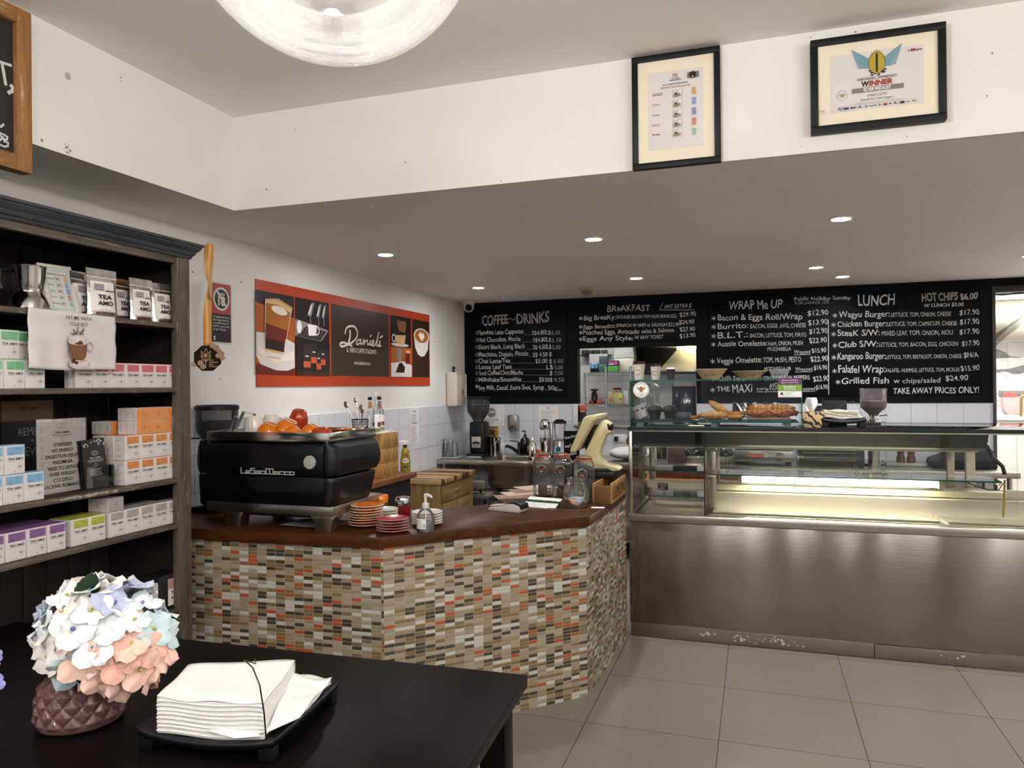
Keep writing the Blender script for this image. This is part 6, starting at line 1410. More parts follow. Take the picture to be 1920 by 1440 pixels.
for y in (TY0+.013, TY1-.053): wpart(MB().box(TX1-.045, y, .02, TX1-.02, y+.04, TZ-.046, .002).build('corner_post', pine), e)
dr = wpart(MB().box(TX1-.03, TY0+.065, .60, TX1-.017, TY1-.065, .735, .003).build('drawer', piney), e); MB().tube([(TX1-.017, 5.98, .672), (TX1+.005, 5.985, .675), (TX1+.005, 6.085, .675), (TX1-.017, 6.09, .672)], .005, 8).build('handle', chrome, dr)
for k in range(2):
    y0 = TY0+.065+k*.335; d_ = wpart(MB().box(TX1-.03, y0, .12, TX1-.017, y0+.325, .585, .003).build('door', pine), e)
    MB().box(TX1-.018, y0+.05, .17, TX1-.0165, y0+.275, .535).build('door_panel', pine, d_); MB().tube([(TX1-.017, y0+.12, .52), (TX1+.005, y0+.122, .522), (TX1+.005, y0+.205, .53), (TX1-.017, y0+.207, .53)], .005, 8).build('handle', chrome, d_)
for x in (TX0+.06, TX1-.07):
    for y in (TY0+.06, TY1-.06): wpart(MB().cyl((x, y-.012, .045), (x, y+.012, .045), .045, n=16).build('caster', blackpl), e)
# stool between trolley and sink
e = empty('chair', (-2.58, 6.68, 0), R(178), 'grey padded chair with black legs beside the trolley', 'chair'); gry = M('grey_upholstery', '#6d625c', .9, var=.1, bump=.2)
MB().box(-.2, -.19, .51, .2, .19, .57, .028, 4).build('seat', gry, e); MB().box(-.17, .15, .60, .17, .2, .69, .022, 4).build('backrest', gry, e)
for x in (-.17, .17):
    for y in (-.16, .16): MB().cyl((x, y, 0), (x*.92, y*.92, .52), .013, n=10).build('leg', blackpl, e)
for x in (-.12, .12): MB().tube([(x, .15, .56), (x, .18, .6), (x, .18, .66)], .010, 8).build('back_support', blackpl, e)
# stainless sink bench along the back wall
BZ = .87; BY0 = 6.57
e = empty('sink_bench', (-2.2, 6.95, 0), 0, 'stainless steel sink bench along the back wall', 'bench')
bx0, bx1, by0, by1 = -2.48, -2.02, 6.66, 7.12
b = MB()
b.box(XL+.01, BY0, BZ-.045, bx0, YB-.002, BZ, .002).box(bx1, BY0, BZ-.045, 1.90, YB-.002, BZ, .002).box(bx0, BY0, BZ-.045, bx1, by0, BZ, .002).box(bx0, by1, BZ-.045, bx1, YB-.002, BZ, .002)
wpart(b.build('bench_top', ss_x), e)
sk = M('sink_steel', '#8f8a84', .3, 1.0, var=.1)
def sink(u, v):
    pr = [(1.0, BZ), (.98, BZ-.06), (.93, .64), (.84, .60), (.5, .595), (.0, .592)]
    i = min(int(v*(len(pr)-1)), len(pr)-2); f = v*(len(pr)-1)-i; s = pr[i][0]*(1-f)+pr[i+1][0]*f; z = pr[i][1]*(1-f)+pr[i+1][1]*f
    a = u*2*math.pi; cx, cy = (bx0+bx1)/2, (by0+by1)/2; k = .22
    ca, sa = math.cos(a), math.sin(a)
    return (cx+s*(bx1-bx0)/2*abs(ca)**k*(1 if ca > 0 else -1), cy+s*(by1-by0)/2*abs(sa)**k*(1 if sa > 0 else -1), z)
m = MB(); m.grid(sink, 64, 20, closed_u=True); wpart(m.build('sink_bowl', sk, solid=.003), e)
for x in (-2.88, -1.6, -.3, .9, 1.84):
    for y in (BY0+.05, YB-.06): wpart(MB().cyl((x, y, 0), (x, y, BZ-.045), .019, n=12).build('leg', ss_z), e)
wpart(MB().box(-1.7, BY0+.05, .16, 1.86, YB-.05, .18).build('under_shelf', ss_x), e)
for x in (-2.38, -2.14): wpart(MB().sph((x, 6.79, .575), .032, n=14).build('waste_fitting', blackpl), e)
wpart(MB().cyl((-2.29, 6.9, .05), (-2.29, 6.9, .6), .025, n=12).build('waste_pipe', M('pipe_white', '#c9c6c0', .4)), e)
e = empty('mixer_tap', (-2.30, 7.2, BZ), 0, 'black and steel mixer tap behind the sink', 'tap')
MB().lathe([(0, 0), (.028, 0), (.028, .01), (.022, .014), (.022, .12), (0, .124)], 20).build('body', darkst, e); MB().tube([(-.02, -.01, .03), (-.06, -.06, .075), (-.10, -.11, .098), (-.11, -.12, .09)], [.02, .016, .014, .014], 12).build('spout', blackpl, e); MB().tube([(0, 0, .12), (-.02, -.03, .14), (-.09, -.05, .145)], .006, 8).build('lever', blackpl, e)
p = on_y(962, 793, YB-.05)
e = empty('soap_dispenser', (p.x, YB+.003, p.z-.07), 0, 'square stainless steel soap dispenser on the tiles above the sink', 'soap dispenser')
MB().box(-.052, -.09, 0, .052, 0, .155, .014, 3).build('tank', ss_z, e); MB().lathe([(0, 0), (.011, 0), (.013, -.012), (0, -.016)], 16, M4=Matrix.Translation((0, -.095, .03)) @ Matrix.Rotation(R(-90), 4, 'X') @ Matrix.Scale(-1, 4, (0, 0, 1))).build('push_button', blackpl, e); MB().cyl((0, -.06, -.018), (0, -.06, 0), .012, n=12).build('spout', chrome, e)
# things on the sink bench
g_ = grinder((-2.66, 6.98, BZ), 'black coffee grinder with clear hopper on the sink bench in the corner', 1.05)
MB().box(-.075, -.145, .0, .075, -.06, .012).build('tray', chrome, g_); MB().box(-.045, -.085, .09, .05, -.06, .2, .004).build('silver_panel', M('silver_paint', '#b8b4b0', .35, .6), g_); MB().tube([(-.02, -.1, .14), (.03, -.12, .145), (.05, -.14, .14)], .01, 8).build('fork', blackpl, g_)
tum = [(0, .004), (.026, .003), (.028, 0), (.029, .005), (.036, .13), (.037, .132), (.035, .13), (.027, .01)]
pt = None
for k, (x, y, z) in enumerate(((-2.905, 6.72, .012), (-2.86, 6.70, .012), (-2.82, 6.74, .012), (-2.90, 6.80, .012), (-2.85, 6.79, .012), (-2.90, 6.72, .052), (-2.855, 6.70, .052))):
    lab = 'clear tumbler upside down, ' + ('front left', 'front middle', 'front right', 'back left', 'back right', 'upper left', 'upper right')[k] + ' one of the group on the sink bench'
    if pt is None:
        pt = empty('tumbler', (x, y, BZ+z), 0, lab, 'glass', 'upturned tumblers on the sink bench'); MB().lathe([(r__, .135-zz) for r__, zz in tum], 24).build('glass_wall', thin_glass('tumbler_glass', (.99, .99, .99), 1.5, gain=.8, haze=.03), pt)
    else: dup(pt, (x, y, BZ+z), label=lab)
e = MB().box(-2.94, 6.66, BZ+.001, -2.78, 6.86, BZ+.012, .004).build('drying_mat', M('pale_blue_cloth', '#a9b4bf', .9)); tag(e, 'pale blue drying cloth under the upturned tumblers', 'cloth')
def vessel(nm, x, y, z, prof, m, lab, cat, n=28, **k):
    e = empty(nm, (x, y, z), 0, lab, cat); MB().lathe(prof, n).build('body', m, e); return e
vessel('steel_beaker', -2.50, 7.05, BZ, [(0, 0), (.035, 0), (.038, .005), (.048, .185), (.046, .185), (.036, .008), (0, .006)], chrome, 'tall steel beaker beside the grinder on the sink bench', 'beaker')
vessel('steel_beaker', -2.565, 7.10, BZ, [(0, 0), (.036, 0), (.038, .005), (.044, .19), (.042, .19), (.036, .008), (0, .006)], darkst, 'dark steel beaker behind the tall beaker near the grinder', 'beaker')
pump = lambda e, m, z: (MB().lathe([(.014, z), (.016, z+.002), (.016, z+.02), (.006, z+.025), (.005, z+.05), (0, z+.05)], 16).build('collar', m, e), MB().tube([(0, 0, z+.045), (0, 0, z+.058), (-.015, -.01, z+.06), (-.034, -.015, z+.052)], [.007, .008, .007, .005], 8).build('pump', m, e))
e = vessel('soap_bottle', -2.50, 7.24, BZ, [(0, 0), (.038, 0), (.04, .005), (.04, .085), (.03, .11), (.012, .125), (.012, .13)], whp, 'white pump soap bottle behind the sink', 'pump bottle'); pump(e, whp, .125)
e = vessel('soap_bottle', -2.24, 7.20, BZ, [(0, 0), (.05, 0), (.053, .006), (.053, .13), (.045, .16), (.018, .185), (.016, .19)], M('black_bottle', '#0c0a0b', .15), 'large black pump bottle beside the tap', 'pump bottle'); pump(e, blackpl, .185)
MB().grid(lambda u, v: (.0535*math.cos(R(-50+u*40)), .0535*math.sin(R(-50+u*40)), .04+v*.06), 6, 1).build('label', M('grey_label', '#8a8784', .7), e)
e = vessel('cocktail_shaker', -2.03, 6.76, BZ, [(0, 0), (.036, 0), (.038, .005), (.040, .03), (.038, .14), (.026, .165), (.018, .172), (.019, .205), (.015, .212), (0, .213)], chrome, 'polished steel shaker bottle at the front of the sink bench', 'shaker')
e = vessel('condiment_tube', -1.985, 6.80, BZ, [(0, 0), (.018, 0), (.022, .01), (.020, .085), (.014, .095)], M('tube_red', '#b5391d', .35), 'small red tube with white cap beside the steel shaker', 'tube'); MB().lathe([(.015, .093), (.013, .118), (0, .119)], 16).build('cap', whp, e)
e = empty('milkshake_mixer', (-1.98, 7.02, BZ), 0, 'steel milkshake mixer with cup on the sink bench', 'drink mixer')
MB().lathe([(0, 0), (.07, 0), (.075, .01), (.06, .03), (.03, .035), (0, .035)], 28).build('base', chrome, e); MB().box(.03, .02, .02, .07, .06, .34, .008).build('column', ss_z, e); MB().lathe([(0, .268), (.045, .268), (.05, .28), (.05, .33), (.042, .36), (.02, .372), (0, .373)], 28, o=(.0, -.0, 0)).build('motor_head', chrome, e); MB().cyl((0, 0, .12), (0, 0, .268), .0045, n=8).build('spindle', chrome, e)
MB().lathe([(0, .036), (.034, .036), (.037, .04), (.05, .19), (.048, .19), (.036, .044)], 28).build('cup', chrome, e)
e = empty('blender', (-1.83, 7.03, BZ), 0, 'steel blender with glass jug and blue lit dial on the sink bench', 'blender')
MB().lathe([(0, 0), (.085, 0), (.088, .01), (.085, .02), (.08, .03), (.066, .165), (.05, .175), (0, .176)], 36).build('motor_base', ss_z, e); MB().lathe([(.089, .0), (.09, .012), (.086, .022)], 36).build('base_ring', blackpl, e)
MB().lathe([(.04, .18), (.052, .185), (.06, .30), (.063, .335)], 32).build('glass_jug', thin_glass('tumbler_glass', (.95, .97, .97), 1.5, gain=.6), e); MB().lathe([(0, .372), (.035, .372), (.045, .362), (.064, .352), (.066, .335), (.06, .33), (0, .33)], 32).build('lid', blackpl, e)
MB().tube([(.06, 0, .32), (.1, 0, .315), (.105, 0, .25), (.06, 0, .21)], .008, 8).build('handle', glass_c, e)
dm = Matrix.Translation((-.0, -.078, .085)) @ Matrix.Rotation(R(83), 4, 'X'); o = MB().lathe([(0, 0), (.034, 0), (.034, .006), (0, .006)], 28, M4=dm).build('dial_panel', blackpl, e); MB().lathe([(.026, .006), (.031, .006), (.031, .009), (.026, .009)], 28, M4=dm).build('dial_ring', M('dial_blue', '#3f79a8', .3, emit=.25), o); MB().lathe([(0, .006), (.02, .006), (.018, .022), (0, .022)], 20, M4=dm).build('dial_knob', chrome, o)
# clutter right of the sales terminal
e = MB().grid(lambda u, v: (-1.13+(.20+.01*math.sin(v*19))*math.cos(v*6.2832)*math.sin(u*3.1416), 6.92+.13*math.sin(v*6.2832)*math.sin(u*3.1416), BZ+.064-.062*math.cos(u*3.1416)+.006*math.sin(v*25)*math.sin(u*3.1416)), 14, 28).build('bread_bag', M('white_bag', '#d5d2cf', .6, var=.08)); tag(e, 'white plastic bag on the back bench behind the sales terminal', 'bag')
def cablecoil(x, y, z, r_, lab, m):
    e = MB().tube([(x+r_*math.cos(R(i*20))*(1+.25*math.sin(R(i*47))), y+.02*math.sin(R(i*33)), z+r_*1.3*math.sin(R(i*20))) for i in range(50)], .006, 6).build('cable_loop', m); tag(e, lab, 'cable')
cablecoil(-1.16, 7.315, 1.02, .05, 'loop of black cable hanging behind the sales terminal', blackpl)
e = empty('socket_plate', (-1.30, YB+.003, 1.0), 0, 'white wall socket behind the sales terminal', 'socket'); MB().box(-.06, -.01, 0, .06, 0, .08, .003).build('plate', whp, e); MB().box(-.05, -.05, .015, -.01, -.01, .06, .005).build('plug', blackpl, e)
e = empty('utensil_jug', (-.86, 7.12, BZ), 0, 'pot of dark kitchen tools on the back bench', 'utensil pot'); MB().lathe([(0, 0), (.05, 0), (.055, .12), (.052, .12), (.046, .005)], 24).build('pot', darkst, e)
for k in range(4): MB().tube([(0, 0, .01), (.03*math.cos(k*1.6), .03*math.sin(k*1.6), .15), (.05*math.cos(k*1.6), .05*math.sin(k*1.6), .25)], [.004, .005, .012], 8).build('tool', blackpl, e)

# ------------------------------------------------------------------ back bench behind the display case
e = empty('timber_bench', (-.1, 6.25, 0), 0, 'timber edged work bench behind the display case', 'bench')
wpart(MB().box(-.92, 5.98, .76, .95, 6.5, .80, .003).build('bench_top', wood('bench_oak', '#6d4524', '#a8713d', 'X', 6, .4, 12, .08)), e); wpart(MB().box(-.88, 6.02, 0, .92, 6.48, .76).build('bench_body', M('bench_black', '#141211', .6)), e)
for k, (x0, x1, y, z1) in enumerate(((-.80, -.05, 6.2, .875), (-.0, .42, 6.3, .86))):
    e = MB().box(x0, y, .8005, x1, y+.18, z1, .006).build('chopping_block', wood('bench_walnut', '#3d2315', '#6b4226', 'X', 6, .45, 12, .1)); tag(e, ('long', 'short')[k]+' dark timber block standing on the timber bench', 'chopping board')
foilm = M('crinkled_foil', '#cfcdca', .18, 1.0, var=.1, bump=1.0, bscale=45)
e = empty('sandwich_press', (.05, 6.88, BZ), 0, 'steel sandwich press with a round dial, foil on top', 'sandwich press')
MB().box(-.24, -.17, .03, .24, .17, .13, .01).build('base', ss_x, e); MB().box(-.23, -.16, .14, .23, .16, .19, .012).build('lid', blackpl, e)
for x in (-.2, .2): MB().box(x-.02, -.14, 0, x+.02, -.10, .03).build('foot', blackpl, e)
MB().cyl((.13, -.17, .08), (.13, -.19, .08), .032, n=24).build('dial', darkst, e); MB().box(-.12, -.173, .065, 0, -.17, .1).build('red_label', M('label_red', '#b8453c', .5), e)
e = MB().grid(lambda u, v: (-.22+u*.50, 6.72+v*.3, BZ+.195+.03*math.sin(v*3)+.012*math.sin(u*23+v*9)*math.sin(u*7)), 30, 12).build('foil_sheet', foilm, solid=.002); tag(e, 'crumpled aluminium foil on the sandwich press', 'foil')
e = empty('black_appliance', (.58, 6.92, BZ), 0, 'large black slatted oven on the back bench seen through the case', 'oven'); MB().box(-.25, -.2, 0, .26, .2, .32, .012).build('casing', M('oven_black', '#1b1c1f', .3, var=.15), e)
for z in (.05, .11, .17, .23): MB().box(-.22, -.206, z, .2, -.2, z+.012).build('door_slat', darkst, e)
MB().box(-.24, -.206, .24, -.19, -.2, .29).build('warning_label', M('label_pink', '#c9938d', .6), e)
e = empty('black_bag', (-.42, 7.0, BZ), 0, 'black plastic bag of rolls on a steel tray at the back', 'bag'); random.seed(2)
MB().grid(lambda u, v: ((u-.5)*.42, (v-.5)*.22, .06+.12*math.sin(math.pi*u)**.5*math.sin(math.pi*v)**.5+.02*math.sin(u*17+v*5)), 22, 12).build('bag', M('black_film', '#22232a', .2, var=.4, nscale=40), e, solid=.003); MB().box(-.24, -.15, 0, .24, .15, .055, .006).build('tray', ss_x, e)
e = MB().box(-.76, 6.7, BZ+.0005, -.62, 6.95, BZ+.14, .012).build('storage_tub', M('maroon_tub', '#4a2628', .4)); tag(e, 'maroon plastic tub on the back bench behind the case', 'tub')
e = empty('bread_bag', (-.12, 7.14, BZ), 0, 'upright white paper bread bag at the back', 'bag'); MB().lathe([(0, 0), (.09, 0), (.1, .02), (.095, .16), (.05, .24), (.03, .27), (.05, .30), (0, .29)], 16, sy=.7).build('bag', M('white_bag', '#d5d2cf', .6, var=.08), e)
g2 = empty('chocolate_dispenser', (.932, 6.9, BZ), 0, 'tall dispenser with clear hopper of pale chocolate powder', 'dispenser')
hz = 1.22-BZ
MB().cyl((0, 0, .02), (0, 0, hz-.02), .045, n=24).build('column', ss_z, g2); MB().lathe([(0, 0), (.075, 0), (.075, .02), (0, .022)], 28).build('base', ss_z, g2)
MB().box(-.085, -.07, hz-.025, .1, .07, hz+.02, .006).build('dispenser_body', ss_x, g2); MB().lathe([(0, hz+.02), (.07, hz+.02), (.07, hz+.04), (.035, hz+.045), (.035, hz+.075)], 28).build('collar', chrome, g2)
MB().lathe([(.035, hz+.07), (.04, hz+.085), (.1, hz+.14), (.103, hz+.15), (.105, hz+.30)], 36).build('hopper', thin_glass('smoky_clear', (.62, .60, .60), 1.45, haze=.08), g2)
MB().lathe([(0, hz+.076), (.036, hz+.086), (.097, hz+.142), (.098, hz+.195), (0, hz+.2)], 32).build('powder', M('cocoa_powder', '#a08a80', .9, var=.1), g2)
MB().tube([(.04, -.03, hz+.07), (.1, -.05, hz+.078)], .004, 6).build('lever', darkst, g2); MB().sph((-.06, -.07, hz+.045), .022, n=14).build('knob', chrome, g2)
pm = wood('turned_wood', '#4a281a', '#7a4a30', 'Z', 10, .35, 10, .1)
for k, x in enumerate((1.16, 1.24)): vessel('pepper_mill', x, 7.05, BZ, [(0, 0), (.034, 0), (.034, .06), (.024, .08), (.03, .11), (.018, .125), (.026, .145), (.022, .165), (.006, .172), (.007, .182), (0, .185)], pm, '%s of two turned wooden pepper mills behind the case' % ('left', 'right')[k], 'pepper mill')
e = MB().box(1.02, 6.85, BZ+.0005, 1.32, 7.15-.2, BZ+.03, .006).build('steel_tray', ss_x); tag(e, 'flat steel tray in front of the pepper mills', 'tray')
e = empty('covered_slicer', (1.60, 6.95, BZ), 0, 'meat slicer under a black cloth cover on the back bench', 'slicer')
prof_ = [(-.24, 0), (-.24, .06), (-.13, .10), (-.12, .17), (-.02, .20), (.08, .17), (.17, .165), (.2, .13), (.22, .0)]
MB().prism(prof_, -.15, .16, MXZ, .02).build('cloth_cover', M('black_cover', '#222126', .9, var=.2, bump=.4, bscale=30), e); MB().lathe([(0, .16), (.014, .16), (.012, .2), (.03, .212), (.028, .222), (0, .224)], 16, o=(.155, 0, 0)).build('pusher_knob', blackpl, e)
e = MB().box(1.0, YB-.03, 1.185, 1.918, YB+.003, 1.21, .003).build('knife_rail', M('rail_black', '#1c1c1f', .4)); tag(e, 'long black rail fixed along the tiles on the right', 'rail')

# ------------------------------------------------------------------ things on and in the cabinets
kraftc = M('kraft_paper', '#c3ad86', .75, var=.05); cupw = M('cup_paper', '#c9bfae', .7, var=.03)
UT = UZ1+.0015
def papercup(px, w_px, h_px, lab, paper, lidm, logo=True):
    p = on_y(px, 711, 4.85); s = mpp((p.x, 4.85, 1.6)); r_ = w_px*s/2; h_ = h_px*s
    e = empty('paper_cup', (p.x, 4.85, UT), 0, lab, 'cup')
    MB().lathe([(0, .003), (r_*.70, 0), (r_*.72, .004), (r_*.97, h_*.86), (r_, h_*.87)], 36).build('cup_wall', paper, e); MB().lathe([(r_*1.0, h_*.85), (r_*1.07, h_*.86), (r_*1.06, h_*.90), (r_*.95, h_*.91), (r_*.93, h_*1.0), (r_*.86, h_*1.0), (r_*.84, h_*.96), (0, h_*.96)], 36).build('lid', lidm, e)
    if logo:
        m = MB(); rr = lambda z: r_*(.72+.25*z/(h_*.86))+.0008; zc = h_*.52; R0 = r_*.62
        def dot(an, k, sz):
            a0 = R0*k*math.cos(an); z = zc+R0*k*math.sin(an); th = a0/rr(z)-R(90)-.06
            m.quad(*[(rr(z+dz)*math.cos(th+da/rr(z)), rr(z+dz)*math.sin(th+da/rr(z)), z+dz) for da, dz in ((-sz, -sz), (sz, -sz), (sz, sz), (-sz, sz))])
        for i in range(44): dot(R(i*8.2), 1+.07*(i % 2), .0012)
        for i in range(26): dot(math.atan2(.12*math.sin(i*1.1), -.62+1.24*i/25), max(.05, math.hypot(.12*math.sin(i*1.1), -.62+1.24*i/25)), .0011)
        for i in range(14): a_ = -.5+i/13; dot(math.atan2(-1.5, a_), math.hypot(1.5, a_)*.75, .0008)
        m.build('printed_logo', M('cup_ink', '#3b3733', .7), e)
papercup(1198.5, 23, 35, 'large cream takeaway coffee cup with black lid on the pastry cabinet', cupw, blackpl)
papercup(1229.5, 20, 30, 'smaller cream takeaway cup with black lid, second on the pastry cabinet', cupw, blackpl)
papercup(1258, 17, 23, 'small black takeaway cup with white lid on the pastry cabinet', M('black_paper', '#1d1b1a', .7), whp, False)
def price(e, t, y, z, w_, tilt_=0):
    L = LT((0, y, z), (1, 0, 0), (0, -tilt_, 1), .002); L.text(t, 0, 0, .012, w_, 'C', 0, hand=.1); L.build('handwritten_price', [M('marker_ink', '#3a2a1c', .7)], e)
def bowl(px0, px1, base, top, lab, t_):
    p = on_y((px0+px1)/2, 709, 4.85); s = mpp((p.x, 4.85, 1.6)); r_ = (px1-px0)*s/2; h_ = (base-top)*s
    e = empty('kraft_bowl', (p.x, 4.85, UT), 0, lab, 'bowl'); MB().lathe([(0, .002), (r_*.52, 0), (r_*.54, .003), (r_*.95, h_*.93), (r_, h_*.95), (r_, h_), (r_*.93, h_*.97), (r_*.5, .006), (0, .005)], 40).build('bowl', kraftc, e)
    price(e, t_, -r_*.735-.001, h_*.36, r_*.66, r_*.42/h_); return e
bowl(1303, 1363, 709, 690, 'kraft cardboard bowl priced $19.90, left of two on the pastry cabinet', '$19.90'); bowl(1373.5, 1437, 708, 693.5, 'kraft cardboard bowl priced 17.90, right of two on the pastry cabinet', '17.90')
p = on_y(1461, 708, 4.85); e = empty('plastic_tub', (p.x, 4.85, UT), 0, 'clear plastic tub with a marker price on the pastry cabinet', 'tub')
MB().prism([(-.044, 0), (.044, 0), (.058, .05), (.064, .053), (.064, .056), (-.064, .056), (-.064, .053), (-.058, .05)], -.04, .04, MXZ, .003).build('tub', thin_glass('tub_plastic', (.84, .86, .90), 1.4, haze=.15), e); price(e, '$10.50', -.041, .018, .055)
# pastries: curved golden bodies
bake = M('baked_crust', '#a5692a', .5, var=.45, nscale=34, bump=.5, bscale=70, sss=.02); bake2 = M('baked_crust_pale', '#c08f4f', .6, var=.4, nscale=44, bump=.6, bscale=90)
ham = M('ham_slice', '#b5675c', .45, var=.2, nscale=30); chocm = M('dark_muffin', '#241812', .7, var=.5, nscale=60, bump=.8, bscale=60); gaze = M('donut_crumb', '#b4702b', .5, var=.25, nscale=20)
SZ = UZ0+.0365
def croissant(loc, ln, r_, bend, m, rz=0, rx=0, seg=7):
    def fn(u, v):
        t = u*2-1; a = v*2*math.pi; rr = r_*max(.02, (1-abs(t)**2.2))**.7*(.88+.14*abs(math.cos(seg*math.pi*u/1.0)))
        return (t*ln/2, -bend*(1-t*t)+rr*math.cos(a), r_*.82+rr*.82*math.sin(a)-(r_*.4)*abs(t)**3*0)
    b = MB(); b.grid(fn, 56, 20); return b
def pastry(nm, lab, loc, rz=0, rx=0, ry=0):
    e = empty(nm, loc, 0, lab, 'pastry'); e.rotation_euler = (R(rx), R(ry), R(rz)); return e
TRm = M('serving_tray_dark', '#3b423f', .3)
x_ = lambda px: on_y(px, 780, 4.82).x
e = MB().box(-.72, 4.72, SZ, .20, 5.0, SZ+.004, .001).build('glass_tray', thin_glass('teal_glass', (.35, .55, .52), 1.5)); tag(e, 'teal glass tray under the pastries in the cabinet', 'tray')
ST_ = SZ+.0045
def muffin(px, lab, tilt_=0, wrap=None, s=1.0):
    e = empty('muffin', (x_(px), 4.82, ST_+(.012 if tilt_ else 0)), 0, lab, 'muffin', None); e.rotation_euler = (0, R(tilt_), 0)
    if wrap: MB().lathe([(0, 0), (.034*s, 0), (.043*s, .03), (.052*s, .062), (.060*s, .085)], 9).build('paper_wrap', white_p, e)
    MB().lathe([(0, .003), (.029*s, .003), (.038*s, .045), (.047*s, .05), (.049*s, .06), (.04*s, .078), (.02*s, .088), (0, .09)], 28).build('cake', chocm, e)
    m = MB(); random.seed(int(px))
    for k in range(16): a, q = random.uniform(0, 6.28), .034*math.sqrt(random.random()); m.box(q*math.cos(a)-.004, q*math.sin(a)-.004, .078+.008*(1-q/.034), q*math.cos(a)+.004, q*math.sin(a)+.003, .085+.008*(1-q/.034))
    m.build('crumb_topping', M('crumb', '#8a7058', .8, var=.6, nscale=90), e)
muffin(1206, 'dark muffin in white paper tilted at the left end of the cabinet', -24, True); muffin(1228, 'dark chocolate muffin, second from the left in the cabinet', s=1.05); muffin(1256, 'dark muffin with pink crumbs, third from the left in the cabinet')
e = MB().box(x_(1268), 4.77, ST_, x_(1294), 4.90, ST_+.042, .004).build('cake_tray', M('blue_grey_tray', '#2d3346', .4)); tag(e, 'dark blue tray of slices beside the muffins', 'tray')
e = pastry('pastry_roll', 'small golden pastry just left of the almond croissant', (x_(1301), 4.80, ST_), 20); croissant(None, .09, .016, .0, bake, seg=4).build('crust', bake, e)
e = pastry('almond_croissant', 'golden almond croissant lying in the middle of the cabinet', (x_(1338), 4.80, ST_), 5); croissant(None, .20, .034, .03, bake2).build('crust', bake2, e)
e = pastry('almond_croissant', 'almond croissant standing tilted on top of the lying croissant', (x_(1345), 4.85, ST_+.055), -20, 0, 30); croissant(None, .16, .03, .02, bake2).build('crust', bake2, e)
e = pastry('donut', 'round golden jam donut right of the almond croissants', (x_(1377), 4.80, ST_)); MB().lathe([(0, .004), (.03, 0), (.046, .012), (.047, .022), (.048, .03), (.042, .046), (.02, .054), (0, .054)], 32).build('dough', gaze, e); MB().lathe([(0, .054), (.014, .054), (.012, .062), (0, .064)], 14).build('jam', M('dark_jam', '#2a1210', .3), e)
MB().lathe([(.0465, .018), (.0482, .022), (.0482, .027), (.047, .029)], 32).build('pale_band', M('pale_crumb', '#d9a860', .6), e)
e = MB().box(x_(1402), 4.74, ST_, x_(1482), 4.93, ST_+.014, .004).build('serving_plate', M('wood_plate', '#8a7762', .5)); tag(e, 'rectangular plate under the ham croissants', 'plate')
for k, (px, lab) in enumerate(((1425, 'ham croissant on the plate, left of two'), (1465, 'ham croissant on the plate, right of two'))):
    e = pastry('ham_croissant', lab, (x_(px), 4.82+.02*k, ST_+.0145), (8, -6)[k]); croissant(None, .21, .036, .02, bake).build('lower_half', bake, e)
    o = croissant(None, .17, .034, .02, bake).build('upper_half', bake, e); o.location = (0, .012, .03); o.rotation_euler = (R(12), 0, 0)
    MB().grid(lambda u, v: (-.09+.18*u, -.066+.04*v+.006*math.sin(u*13)+.05*(2*u-1)**2, .046+.012*math.sin(u*9+1)-.008*(1-v)-.025*(2*u-1)**2), 24, 4).build('ham', ham, e, solid=.004)
e = MB().grid(lambda u, v: (-.15+u*.30, 5.0+.012*math.sin(u*19+v*3), SZ+.005+v*.10+.006*math.sin(u*31)), 40, 10).build('foil_wall', foilm, solid=.001); tag(e, 'crinkled foil standing behind the croissants', 'foil')
# right of the pastry cabinet: tissue box, menus, napkin tray
CT = 1.3068
t = NT('leaf_pattern'); v = t.coord('Object', (1, 1, 1)); wv = t.add('ShaderNodeTexWave', wave_type='BANDS', bands_direction='DIAGONAL'); wv.inputs['Scale'].default_value = 11; wv.inputs['Distortion'].default_value = 7; wv.inputs['Detail'].default_value = 1.5; wv.inputs['Detail Scale'].default_value = 2.2; t.ln(v, wv.inputs[0])
t.ln(t.ramp(wv.outputs['Fac'], [(0, rgb('#171410')), (.5, rgb('#c9a877'))], 'CONSTANT'), t.b.inputs['Base Color']); t.setp(Roughness=.6)
e = empty('tissue_box', (.315, 4.79, CT), 0, 'tan and black leaf patterned tissue box on the display case', 'tissue box'); MB().box(-.062, -.06, 0, .062, .06, .092, .002).build('carton', t.m, e)
m = MB(); m.grid(lambda u, v: ((u-.5)*.03*(1+1.4*math.sin(v*2.6))-.01+.008*v, .012*math.sin(u*6+v*2), .092+v*.085), 8, 10); m.build('tissue', white_p, e, solid=.0015)
for k, (x, z_, rz, w_, h_) in enumerate(((.37, .13, 6, .14, .125), (.45, .155, -6, .14, .155))):
    e = MB().box(-w_/2, 0, 0, w_/2, .012, h_, .001).build('menu_folder', blackpl, None, (x, 4.9+.03*k, CT+.0005), (0, 0, R(rz))); tag(e, ('shorter', 'taller')[k]+' black menu folder standing behind the napkins', 'menu folder')
